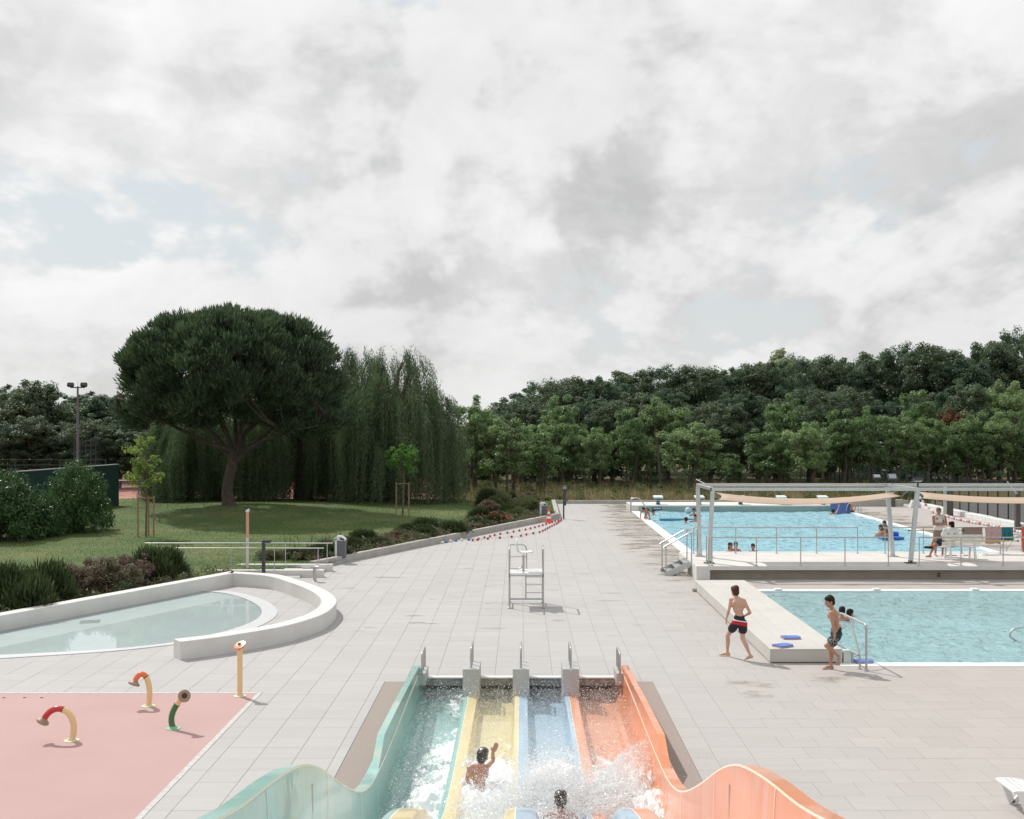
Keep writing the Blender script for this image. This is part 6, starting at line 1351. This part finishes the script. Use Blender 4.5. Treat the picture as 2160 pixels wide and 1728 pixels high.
# ------------------------------------------------------------------ people
def _shell(kind, a):
    V = []; F = []; n = 14
    if kind == 'cap':
        p0, p1, r0, r1 = Vector(a[0]), Vector(a[1]), a[2], a[3]; fl = a[4] if len(a) > 4 else 1.0; side = Vector(a[5]) if len(a) > 5 else None
        d = p1-p0; L_ = max(d.length, 1e-5); d = d/L_; u = side if side is not None else (Vector((0, 0, 1)) if abs(d.z) < .9 else Vector((0, 1, 0))); u = (u-d*u.dot(d)).normalized(); w = d.cross(u)
        rings = [(-r0*math.cos(t), r0*math.sin(t)) for t in np.linspace(.12, math.pi/2, 4)]+[(L_+r1*math.sin(t), r1*math.cos(t)) for t in np.linspace(0, math.pi/2-.12, 4)]
        for s, q in rings:
            for j in range(n): th = 2*math.pi*j/n; V.append(p0+d*s+u*(q*math.cos(th))+w*(q*fl*math.sin(th)))
        m = len(rings)
    else:
        c, r = Vector(a[0]), a[1]; R = a[2] if len(a) > 2 else Matrix.Identity(3); rings = np.linspace(.1, math.pi-.1, 11); m = len(rings)
        for t in rings:
            for j in range(n): th = 2*math.pi*j/n; V.append(c+R@Vector((r[0]*math.sin(t)*math.cos(th), r[1]*math.sin(t)*math.sin(th), -r[2]*math.cos(t))))
    for i in range(m-1):
        for j in range(n): F.append((i*n+j, i*n+(j+1) % n, (i+1)*n+(j+1) % n, (i+1)*n+j))
    F.append(tuple(range(n))[::-1]); F.append(tuple((m-1)*n+j for j in range(n)))
    return V, F
def fused(name, shapes, voxel, smooth=4):
    mb = MB()
    for s in shapes: mb.add(*_shell(s[0], s[1:]))
    me = bpy.data.meshes.new('t'); me.from_pydata([tuple(v) for v in mb.v], [], mb.f); o = bpy.data.objects.new('t', me); col.objects.link(o)
    md = o.modifiers.new('r', 'REMESH'); md.mode = 'VOXEL'; md.voxel_size = voxel; md.use_smooth_shade = True
    if smooth: sm = o.modifiers.new('s', 'SMOOTH'); sm.iterations = smooth; sm.factor = .5
    dg = bpy.context.evaluated_depsgraph_get(); out = bpy.data.meshes.new_from_object(o.evaluated_get(dg)); out.name = name
    bpy.data.objects.remove(o); out.polygons.foreach_set('use_smooth', [True]*len(out.polygons)); return out
C_ = lambda *a: ('cap',)+a
E_ = lambda *a: ('ell',)+a
def frame(fwd, up=(0, 0, 1)):
    f = Vector(fwd).normalized(); u = Vector(up); u = (u-f*u.dot(f)).normalized(); s = f.cross(u); return Matrix((s, f, u)).transposed()   # columns: side, forward, up
def head(c, fwd, up=(0, 0, 1), k=1.0, long=False):
    k *= 1.06
    R = frame(fwd, up); P = lambda x, y, z: Vector(c)+R@Vector((x*k, y*k, z*k))
    sk = [E_(P(0, -.008, .015), (.073*k, .092*k, .098*k), R), E_(P(0, .022, -.045), (.056*k, .066*k, .072*k), R), E_(P(0, .05, -.092), (.030*k, .028*k, .022*k), R), C_(P(0, .088, -.005), P(0, .103, -.035), .008*k, .013*k), E_(P(0, .078, -.066), (.026*k, .014*k, .009*k), R),
          E_(P(.076, -.01, -.018), (.010*k, .020*k, .031*k), R), E_(P(-.076, -.01, -.018), (.010*k, .020*k, .031*k), R), C_(P(.028, .082, .022), P(-.028, .082, .022), .010*k, .010*k)]
    hr = [E_(P(0, -.020, .032), (.083*k, .096*k, .093*k), R), E_(P(0, -.052, -.02), (.074*k, .058*k, .075*k), R), E_(P(0, .022, .062), (.074*k, .066*k, .055*k), R), E_(P(.02, -.03, .07), (.062*k, .07*k, .06*k), R)]
    if long: hr += [C_(P(0, -.06, -.03), P(0, -.085, -.20), .06*k, .035*k)]
    ey = [(P(s*.030, .0875, .006), .0085*k) for s in (-1, 1)]
    return sk, hr, ey
def hand(w, d, nrm, k=1.0, curl=.5, side=1):
    d = Vector(d).normalized(); nrm = Vector(nrm); nrm = (nrm-d*nrm.dot(d)).normalized(); s = d.cross(nrm)*side; w = Vector(w); o = []
    R = Matrix((s, d, nrm)).transposed(); o.append(E_(w+d*.045*k, (.038*k, .052*k, .016*k), R)); o.append(C_(w-d*.02*k, w+d*.03*k, .023*k, .022*k))
    for i, L_ in enumerate((.066, .076, .071, .056)):
        b = w+d*.082*k+s*((i-1.5)*-.0195*k); a1 = curl*.6; d1 = (d*math.cos(a1)+nrm*math.sin(a1)).normalized(); m = b+d1*L_*.5*k; a2 = curl*1.5; d2 = (d*math.cos(a2)+nrm*math.sin(a2)).normalized(); o += [C_(b-d*.02*k, m, .0098*k, .0088*k), C_(m, m+d2*L_*.5*k, .0088*k, .0072*k)]
    t0 = w+d*.02*k+s*.032*k; t1 = t0+(d*.6+s*.55+nrm*.35).normalized()*.035*k; t2 = t1+(d*.9+nrm*.4+s*.1).normalized()*.032*k; o += [C_(t0-s*.012*k, t1, .013*k, .0105*k), C_(t1, t2, .0105*k, .008*k)]
    return o
def foot(ank, toe, k=1.0):
    a, t = Vector(ank), Vector(toe); d = (t-a); fl = d.normalized(); h = a+Vector((0, 0, -.045*k))-fl*.035*k; o = [E_(h, (.036*k, .036*k, .036*k)), C_(a, h, .036*k, .036*k), C_(a+Vector((0, 0, -.01*k)), t-fl*.05*k, .036*k, .022*k, .8), C_(h, t-fl*.05*k, .032*k, .022*k)]
    s = fl.cross(Vector((0, 0, 1))).normalized() if abs(fl.z) < .95 else Vector((1, 0, 0))
    for i in range(5): q = (i-2)*.015*k; o.append(C_(t-fl*.065*k+s*q, t-fl*(.0+.007*i)*k+s*q*1.15, .0125*k, .0095*k))
    return o
def torso(neck, waist, hip, shL, shR, k=1.0, dep=.60):
    n, w, h, a, b = map(Vector, (neck, waist, hip, shL, shR)); sd = (b-a).normalized(); ch = (a+b)/2; half = (b-a).length/2; mid = ch.lerp(w, .45)
    R = lambda u: Matrix((sd, u.cross(sd).normalized()*1.0, u)).transposed()
    up = (ch-w).normalized(); up = (up-sd*up.dot(sd)).normalized()
    o = [E_(ch+(w-ch)*.22, (half*1.0, .105*k, .15*k), R(up)), E_(mid, (half*.86, .10*k, .16*k), R(up)), E_(w, (half*.70, .088*k, .13*k), R(up)), E_(h, (half*.80, .105*k, .12*k), R(up)), C_(ch+up*.01, n, .062*k, .05*k), C_(a, ch+up*.035*k, .048*k, .055*k), C_(b, ch+up*.035*k, .048*k, .055*k),
         C_(a, a.lerp(h, .25), .05*k, .06*k), C_(b, b.lerp(h, .25), .05*k, .06*k)]
    for s in (-1, 1): o.append(E_(ch+sd*s*half*.45-up*.07*k-Vector(up.cross(sd))*(-.0), (half*.38, .118*k, .085*k), R(up)))
    return o
def limb(p, r): return [C_(p[i], p[i+1], r[i], r[i+1]) for i in range(len(p)-1)]
def leg(hip, knee, ank, k=1.0):
    h, kn, a = map(Vector, (hip, knee, ank)); o = limb([h, h.lerp(kn, .45), kn], [.080*k, .068*k, .047*k]); c = kn.lerp(a, .33); back = ((h-kn).normalized()+(a-kn).normalized()); back = back.normalized()*.012*k if back.length > .05 else Vector((0, 0, 0)); o += limb([kn, c+back, kn.lerp(a, .7), a], [.046*k, .052*k, .036*k, .028*k]); return o
def arm(sh, el, wr, k=1.0):
    s, e, w = map(Vector, (sh, el, wr)); return limb([s, s.lerp(e, .4), e], [.046*k, .040*k, .031*k])+limb([e, e.lerp(w, .3), w], [.031*k, .034*k, .022*k])
SK1 = mat('skin_fair', (.56, .335, .245), .45, var=.06, vscale=7, sss=.08); SK2 = mat('skin_tan', (.43, .225, .15), .42, var=.06, vscale=7, sss=.08); SK3 = mat('skin_wet', (.42, .215, .145), .22, var=.06, vscale=7, coat=.4)
HR1 = mat('hair_brown', (.075, .040, .024), .75, spec=.2, var=.35, vscale=40, bump=.6, bscale=90); HR2 = mat('hair_dark', (.024, .015, .011), .7, spec=.2, var=.3, vscale=40, bump=.6, bscale=90); EYE = mat('eye_dark', (.02, .015, .012), .2)
def person(label, shapes, skin, loc, voxel=.0075, kids=(), eyes=(), smooth=4, group=None):
    loc = Vector(loc); me = fused('person', shapes, voxel, smooth); o = link_mesh('person', me, None, skin, loc); tag(o, label, 'person', group)
    for nm, sh, m, vx in kids: link_mesh(nm, fused(nm, sh, vx, 3), o, m)
    for c, r in eyes: link_mesh('eye', fused('eye', [E_(c, (r, r, r))], r*.35, 1), o, EYE)
    return o
def shorts_mat(name, kind):
    m = bpy.data.materials.new(name); m.use_nodes = True; nt = m.node_tree; N = nt.nodes.new; L = nt.links.new; b = nt.nodes['Principled BSDF']; b.inputs['Roughness'].default_value = .75; tc = N('ShaderNodeTexCoord'); sp = N('ShaderNodeSeparateXYZ'); L(tc.outputs['Object'], sp.inputs[0])
    def mth(op, a, b_=None):
        n = N('ShaderNodeMath'); n.operation = op
        for i, v in enumerate((a, b_)):
            if v is None: continue
            if isinstance(v, (int, float)): n.inputs[i].default_value = v
            else: L(v, n.inputs[i])
        return n.outputs[0]
    def band(v, a, b_): return mth('MULTIPLY', mth('GREATER_THAN', v, a), mth('LESS_THAN', v, b_))
    def mix(f, a, b_):
        n = N('ShaderNodeMix'); n.data_type = 'RGBA'; L(f, n.inputs[0])
        for i, v in ((6, a), (7, b_)):
            if isinstance(v, tuple): n.inputs[i].default_value = (*v, 1)
            else: L(v, n.inputs[i])
        return n.outputs[2]
    Z = sp.outputs['Z']; base = (.012, .014, .022)
    if kind == 'stripe':
        z = mth('ADD', Z, mth('MULTIPLY', sp.outputs['X'], .14))
        c = mix(band(z, .775, .85), base, (.50, .012, .015)); c = mix(band(z, .858, .882), c, (.7, .68, .66))
    else:                                              # scattered letters: rings and bars, blue above, white below
        v = N('ShaderNodeTexVoronoi'); v.inputs['Scale'].default_value = 15; L(tc.outputs['Object'], v.inputs['Vector']); ring = band(v.outputs['Distance'], .20, .36)
        v2 = N('ShaderNodeTexVoronoi'); v2.inputs['Scale'].default_value = 26; L(tc.outputs['Object'], v2.inputs['Vector']); ring2 = band(v2.outputs['Distance'], .24, .42)
        c = mix(mth('MULTIPLY', ring, mth('GREATER_THAN', Z, .74)), base, (.035, .13, .24)); c = mix(mth('MULTIPLY', ring2, mth('LESS_THAN', Z, .72)), c, (.38, .43, .42))
    L(c, b.inputs['Base Color']); return m
def trunks(waist, hipc, thL, thR, knL, knR, w, frac, m, k=1.0):
    wv, hc = Vector(waist), Vector(hipc); o = [E_(wv.lerp(hc, .25), (w*1.0, .100*k, .09*k)), E_(hc, (w*1.10, .120*k, .12*k))]
    for t, kn in ((thL, knL), (thR, knR)): t = Vector(t); e = t.lerp(Vector(kn), frac); o.append(C_(t.lerp(e, -.05), e, .098*k, .096*k)); o.append(C_(t.lerp(e, .5), t.lerp(e, 1.02), .096*k, .099*k))
    return ('swim_shorts', o, m, .009)
def people():
    # ---- boy walking away
    L0 = Vector(((1561-VX)*25.15/FPX, 25.15, 0)); V = Vector
    fwd = V((-.35, .93, 0)).normalized(); nk = V((-.035, .24, 1.385)); sl, sr = V((-.150, .26, 1.315)), V((.120, .16, 1.30)); ws, hp = V((.018, .19, .965)), V((.026, .19, .84))
    hL, hR = V((-.055, .21, .80)), V((.10, .17, .80)); kL, kR = V((-.20, .42, .485)), V((.085, .16, .47)); aL, aR = V((-.185, .50, .085)), V((.225, -.02, .13))
    eL, wL = V((-.205, .21, 1.10)), V((-.255, .24, .905)); eR, wR = V((.245, .10, 1.05)), V((.165, .30, .955))
    sk, hr, ey = head(V((-.062, .28, 1.50)), V((-.30, .95, -.12)))
    sh = torso(nk, ws, hp, sl, sr)+[C_(nk-V((0, .01, .04)), V((-.055, .265, 1.46)), .052, .048)]+sk+arm(sl, eL, wL)+arm(sr, eR, wR)+hand(wL, V((-.02, .03, -.2)), V((.9, .2, 0)), 1, .45, -1)+hand(wR, V((-.1, .16, -.04)), V((-.5, 0, -.8)), 1, .6, 1)+leg(hL, kL, aL)+leg(hR, kR, aR)+foot(aL, aL+V((-.17, .10, -.062)))+foot(aR, V((.11, .05, .018)))
    person('boy in dark trunks with red stripe walking away beside white block', sh, SK1, L0, .007, [('hair', hr, HR1, .006), trunks(ws, hp, hL, hR, kL, kR, .125, .42, shorts_mat('trunks_striped', 'stripe'))], ey)
    # ---- boy stepping to the left
    L0 = Vector(((1753.6-VX)*24.25/FPX, 24.25, 0))
    nk = V((.02, .02, 1.30)); sl, sr = V((-.035, -.135, 1.235)), V((.105, .15, 1.235)); ws, hp = V((.115, .02, .90)), V((.11, .01, .77)); hN, hF = V((.085, -.085, .72)), V((.11, .09, .72)); kN, aN = V((-.145, -.13, .545)), V((.135, -.06, .315)); kF, aF = V((.005, .09, .42)), V((.012, .085, .075))
    eN, wN = V((-.02, -.20, .985)), V((.02, -.20, .765)); eF, wF = V((.20, .21, 1.02)), V((.155, .19, .84))
    sk, hr, ey = head(V((-.03, .03, 1.455)), V((-.93, -.10, -.20)))
    sh = torso(nk, ws, hp, sl, sr)+[C_(nk-V((-.01, 0, .04)), V((-.005, .03, 1.41)), .052, .046)]+sk+arm(sl, eN, wN)+arm(sr, eF, wF)+hand(wN, V((-.03, .01, -.2)), V((-.7, .5, 0)), 1, .5, 1)+hand(wF, V((-.04, .02, -.2)), V((-.7, -.4, 0)), 1, .5, -1)+leg(hN, kN, aN)+leg(hF, kF, aF)+foot(aF, aF+V((-.19, -.02, -.055)))+foot(aN, aN+V((-.02, -.03, -.20)))
    person('tanned boy in patterned trunks stepping past the pool handrail', sh, SK2, L0, .007, [('hair', hr, HR2, .006), trunks(ws, hp, hN, hF, kN, kF, .115, .48, shorts_mat('trunks_lettered', 'letters'))], ey)
    # ---- man standing with folded arms
    L0 = Vector((15.02, 40.95, PZ)); nk = V((-.02, -.01, 1.47)); sl, sr = V((-.205, 0, 1.41)), V((.195, 0, 1.41)); ws, hp = V((0, 0, 1.05)), V((0, .02, .93)); hL, hR = V((-.1, .02, .88)), V((.1, .02, .88)); kL, kR = V((-.12, 0, .49)), V((.13, 0, .49)); aL, aR = V((-.12, .05, .09)), V((.14, .05, .09))
    eL, wL = V((-.235, -.09, 1.14)), V((.08, -.18, 1.17)); eR, wR = V((.23, -.09, 1.14)), V((-.07, -.20, 1.14)); sk, hr, ey = head(V((-.02, -.02, 1.62)), V((-.1, -1, -.05)))
    sh = torso(nk, ws, hp, sl, sr, 1.1)+[C_(nk-V((0, 0, .04)), V((-.02, -.01, 1.57)), .06, .055)]+sk+arm(sl, eL, wL, 1.2)+arm(sr, eR, wR, 1.2)+hand(wL, V((1, -.05, .15)), V((0, 1, 0)), 1, .5, 1)+hand(wR, V((-1, -.05, .1)), V((0, 1, 0)), 1, .5, -1)+leg(hL, kL, aL, 1.15)+leg(hR, kR, aR, 1.15)+foot(aL, aL+V((-.03, -.2, -.06)))+foot(aR, aR+V((.05, -.2, -.06)))
    shirt = torso(nk-V((0, 0, .03)), ws-V((0, 0, .02)), hp+V((0, 0, .02)), V((-.205, 0, 1.40)), V((.20, 0, 1.40)), 1.22); sho = [E_(hp, (.185, .14, .13))]+[C_(h, h.lerp(k_, .8), .115, .11) for h, k_ in ((hL, kL), (hR, kR))]
    o = person('man in white sleeveless shirt standing with folded arms behind bench', sh, SK2, L0, .010, [('hair', hr, mat('hair_grey', (.14, .11, .09), .6), .008), ('shirt', shirt[:4]+[E_(V((0, .0, 1.02)), (.20, .135, .16)), C_(V((-.135, 0, 1.45)), V((-.09, 0, 1.25)), .062, .12), C_(V((.125, 0, 1.45)), V((.09, 0, 1.25)), .062, .12), E_(V((0, 0, 1.28)), (.195, .15, .17))], WHITE, .010), ('shorts', sho, mat('khaki', (.27, .23, .17), .85, var=.1), .011)], ey)
    MB().box(L0+V((.10, -.135, 1.27)), (.05, .01, .06)).build('badge', DARKM, o); MB().lathe([(.036, -.012), (.036, .012)], L0+V((-.045, -.19, 1.145)), 12, (1, 0, 0)).build('watch', STEEL, o)
    # ---- man on the bench
    L0 = Vector((15.12, 40.18, PZ)); hp = V((0, -.02, .53)); ws = V((0, -.05, .68)); nk = V((.02, -.08, 1.03)); sl, sr = V((-.20, -.05, .97)), V((.20, -.10, .97)); sk, hr, ey = head(V((.02, -.06, 1.19)), V((-.55, .8, -.05)))
    hL, hR = V((-.09, .03, .50)), V((.09, .05, .50)); kL, aL = V((-.52, .22, .66)), V((-.66, .02, .44)); kR, aR = V((-.50, .22, .44)), V((-.63, .22, .09))
    sh = torso(nk, ws, hp, sl, sr, 1.1)+[C_(nk-V((0, 0, .03)), V((.02, -.065, 1.13)), .06, .055)]+sk+arm(sl, V((-.28, .08, .72)), V((-.12, .27, .62)), 1.2)+arm(sr, V((.30, .05, .72)), V((.12, .27, .62)), 1.2)+hand(V((-.12, .27, .62)), V((.6, .5, -.2)), V((0, 0, -1)), 1, .5, 1)+hand(V((.12, .27, .62)), V((-.6, .5, -.2)), V((0, 0, -1)), 1, .5, -1)+leg(hL, kL, aL, 1.15)+leg(hR, kR, aR, 1.15)+foot(aL, aL+V((-.20, -.06, -.02)))+foot(aR, aR+V((-.2, -.03, -.05)))
    ts = torso(nk-V((0, 0, .02)), ws, hp+V((0, 0, .04)), sl*1.06, sr*1.06, 1.28)[:9]+[E_(V((0, -.05, .80)), (.215, .15, .2)), C_(sl, V((-.25, .02, .84)), .075, .075), C_(sr, V((.26, 0, .84)), .075, .075)]
    shoe = [C_(aL+V((.03, .0, -.05)), aL+V((-.23, -.07, -.03)), .052, .046)]; sho = [E_(hp, (.18, .16, .14))]+[C_(hL, hL.lerp(kL, .62), .105, .095), C_(hR, hR.lerp(kR, .62), .105, .095)]
    person('man in white shirt sitting cross legged on the white bench', sh, SK2, L0, .010, [('hair', hr, HR2, .008), ('shirt', ts, WHITE, .010), ('shorts', sho, mat('navy_cloth', (.02, .025, .05), .8), .011), ('shoe', shoe, mat('shoe_black', (.012, .011, .011), .6), .010)], ey)
    # ---- bathers on the slide
    H = V((-.575, 17.15, .26)); L0 = V((0, 0, 0)); sk, hr, ey = head(H, V((.35, .9, .05)), (.15, 0, 1)); nk = H+V((-.03, -.02, -.13)); sl, sr = H+V((-.19, -.05, -.185)), H+V((.045, .03, -.20)); ws, hp = H+V((-.035, -.06, -.46)), H+V((-.02, -.05, -.58))
    eR, wR = H+V((.15, .20, -.14)), H+V((.145, .26, -.03)); eL, wL = H+V((-.24, .02, -.36)), H+V((-.18, .12, -.50))
    sh = torso(nk, ws, hp, sl, sr)+[C_(nk, H+V((0, 0, -.05)), .052, .048)]+sk+arm(sl, eL, wL)+arm(sr, eR, wR)+hand(wR, V((.3, .2, .6)), V((0, 1, -.2)), 1, .15, 1)+limb([hp, hp+V((-.05, .35, -.06))], [.08, .06])
    person('bather seen from behind raising an arm in the yellow lane', sh, SK3, L0, .0075, [('hair', hr, mat('hair_wet', (.020, .013, .010), .18, coat=.6, bump=.8, bscale=60), .006)], ey)
    H = V((.525, 15.2, .245)); sk, hr, ey = head(H, V((-.1, 1, -.05))); nk = H+V((0, -.01, -.13)); sl, sr = H+V((-.17, 0, -.22)), H+V((.15, 0, -.22)); ws, hp = H+V((-.05, -.05, -.46)), H+V((-.05, -.05, -.58))
    sh = torso(nk, ws, hp, sl, sr)+[C_(nk, H+V((0, 0, -.05)), .052, .048)]+sk+arm(sl, H+V((-.30, .10, -.30)), H+V((-.36, .25, -.28)))+arm(sr, H+V((.28, .05, -.38)), H+V((.25, .2, -.45)))
    person('bather with dark hair seen from behind in the blue lane splash', sh, SK3, L0, .0075, [('hair', hr, MATS['hair_wet'], .006)], ey)
    # ---- swimmers
    def swimmer(label, px, py, hz, fwd, skin=SK2, hair=HR2, arms=True, long=False, low=False):
        H = gp(px, py, hz); L0 = V((H.x, H.y, 0)); h = V((0, 0, hz)); f = V(fwd).normalized(); s = f.cross(V((0, 0, 1))); sk, hr, ey = head(h, f, (0, 0, 1), 1.0, long); b = h-V((0, 0, .22))
        sh = sk+[C_(h-V((0, 0, .06)), h-V((0, 0, .17)), .05, .055), C_(b-s*.15, b+s*.15, .065, .065), E_(b-V((0, 0, .1)), (.15, .11, .16), frame(f))]
        if arms: sh += arm(b-s*.15, b-s*.25+f*.15-V((0, 0, .05)), b-s*.18+f*.38+V((0, 0, .02)))+arm(b+s*.15, b+s*.25+f*.15-V((0, 0, .05)), b+s*.16+f*.36+V((0, 0, .02)))
        return person(label, sh, skin, L0, .011, [('hair', hr, hair, .010)], ey, 3, 'swimmers in the pools')
    swimmer('swimmer with raised head behind the boy in patterned trunks', 1776, 1289, .22, (.2, 1, 0)); swimmer('swimmer with only dark hair showing right of another swimmer', 1793.5, 1294, .03, (.9, .5, 0), arms=False)
    swimmer('swimmer leaning on the peach air mattress at its left end', 1541, 1151, .30, (.5, -.8, 0), SK2, HR1, True, True); swimmer('second swimmer leaning on the peach air mattress, behind a rail post', 1552, 1149.5, .34, (-.3, -.9, 0), SK2, HR1, True, True); swimmer('swimmer holding the right half of peach air mattress', 1588.5, 1153.5, .27, (-.2, -1, 0), SK2, HR2)
    swimmer('swimmer with blurred dark head near the turquoise wall, left', 1378.5, 1080, .16, (.6, -.8, 0)); swimmer('dark haired swimmer in front of the turquoise foam mat', 1446.5, 1096, .12, (-.5, .8, 0)); swimmer('swimmer near the turquoise wall beside the ball', 1464, 1077.5, .25, (-.2, -1, 0)); swimmer('swimmer at the right end of turquoise foam mat', 1466.5, 1090.5, .22, (-.4, -.9, 0))
    # ---- bather climbing out at the pool edge
    L0 = gp(1358, 1096, 0); L0.z = .01; sl, sr = V((-.12, .05, .50)), V((.12, -.05, .50)); hp, ws = V((.18, .25, .46)), V((.1, .15, .5)); nk = V((-.01, -.03, .53)); sk, hr, ey = head(V((-.02, -.12, .53)), V((0, -.9, -.45)))
    sh = torso(nk, ws, hp, sl, sr)+sk+[C_(nk, V((-.02, -.08, .53)), .05, .05)]+arm(sl, V((-.17, .0, .26)), V((-.18, -.03, .03)))+arm(sr, V((.16, -.08, .26)), V((.05, -.15, .03)))+leg(V((.12, .3, .44)), V((.25, -.05, .40)), V((.32, -.02, .05)))+leg(V((.22, .25, .44)), V((.05, .1, .08)), V((.35, .25, .04)))+foot(V((.32, -.02, .06)), V((.36, -.2, .02)))
    person('bather on hands and knee climbing out at the pool edge', sh, SK2, L0, .011, [('hair', hr, HR2, .010), ('swimsuit', [E_(hp, (.16, .13, .13)), C_(ws, hp, .11, .13)], mat('suit_black', (.012, .012, .016), .6), .011)], ey)
    # ---- two bathers on the blue raft
    L0 = gp(1873, 1134, .08); L0.z = .09
    for k, (dx, dy, lab, f, hz) in enumerate(((.02, .1, 'bather in black swimsuit sitting on the blue raft', (-.8, -.5, 0), .62), (-.22, -.12, 'bather lying forward on the blue raft beside another', (-.9, -.4, 0), .46))):
        q = V((dx, dy, 0)); sk, hr, ey = head(q+V((-.16, -.02, hz)), f, (0, 0, 1), 1, k == 0); nk = q+V((-.13, 0, hz-.13)); sl, sr = q+V((-.14, -.14, hz-.2)), q+V((-.07, .16, hz-.2)); hp = q+V((.16, .05, .12)); ws = q+V((.08, .03, .24))
        sh = torso(nk, ws, hp, sl, sr)+sk+[C_(nk, q+V((-.15, 0, hz-.05)), .05, .05)]+arm(sl, q+V((-.3, -.2, .16)), q+V((-.5, -.22, .06)))+arm(sr, q+V((-.2, .25, .2)), q+V((-.35, .2, .06)))+leg(hp+V((0, -.1, 0)), q+V((-.22, -.12, .14)), q+V((.1, -.2, .06)))+leg(hp+V((0, .1, 0)), q+V((-.2, .2, .16)), q+V((.12, .26, .06)))
        person(lab, sh, SK2, L0, .012, [('hair', hr, HR1, .010), ('swimsuit', [E_(hp, (.15, .14, .12)), C_(ws, hp, .11, .13), C_(ws, nk.lerp(ws, .35), .115, .12)], MATS['suit_black'], .011)], ey)
    # ---- bathers at the foam slab
    y = 65.45; q = at(1758, 1079, y); L0 = V((q.x, y, 0)); sk, hr, ey = head(V((0, 0, .16)), V((.5, .8, .2))); sl, sr = V((-.12, .08, .03)), V((.14, 0, .03)); nk = V((.02, .05, .06)); hp, ws = V((.1, .3, -.3)), V((.08, .2, -.15))
    sh = torso(nk, ws, hp, sl, sr)+sk+[C_(nk, V((0, 0, .1)), .05, .05)]+arm(sr, V((.26, .1, .18)), V((.34, .12, .40)))+hand(V((.34, .12, .40)), V((.1, 0, 1)), V((0, 1, 0)), 1, .2)+arm(sl, V((-.2, .2, -.05)), V((-.1, .35, 0)))
    person('bather in the water reaching up the dark blue foam slab', sh, SK1, L0, .011, [('hair', hr, HR2, .010)], ey)
    q = at(1796.5, 1080, 66.6); L0 = V((q.x, 66.6, -.35)); nk = V((0, 0, .92)); sl, sr = V((-.1, .06, .86)), V((.12, -.04, .86)); hp, ws = V((.02, 0, .38)), V((.01, 0, .52)); sk, hr, ey = head(V((-.02, 0, 1.06)), V((-.9, -.3, -.1)))
    sh = torso(nk, ws, hp, sl, sr, .9)+sk+[C_(nk, V((-.01, 0, 1.02)), .05, .05)]+arm(sl, V((-.25, .05, .8)), V((-.4, .05, .85)))+arm(sr, V((.2, -.05, .62)), V((.12, -.1, .42)))+leg(V((-.05, 0, .34)), V((-.05, 0, 0)), V((-.05, 0, -.35)))+leg(V((.08, 0, .34)), V((.08, 0, 0)), V((.08, 0, -.35)))
    person('child standing behind the dark blue foam slab', sh, SK1, L0, .011, [('hair', hr, HR1, .010), ('swim_shorts', [E_(hp, (.12, .10, .12)), C_(V((-.05, 0, .34)), V((-.05, 0, .12)), .09, .09), C_(V((.08, 0, .34)), V((.08, 0, .12)), .09, .09)], MATS['suit_black'], .011)], ey)
people()
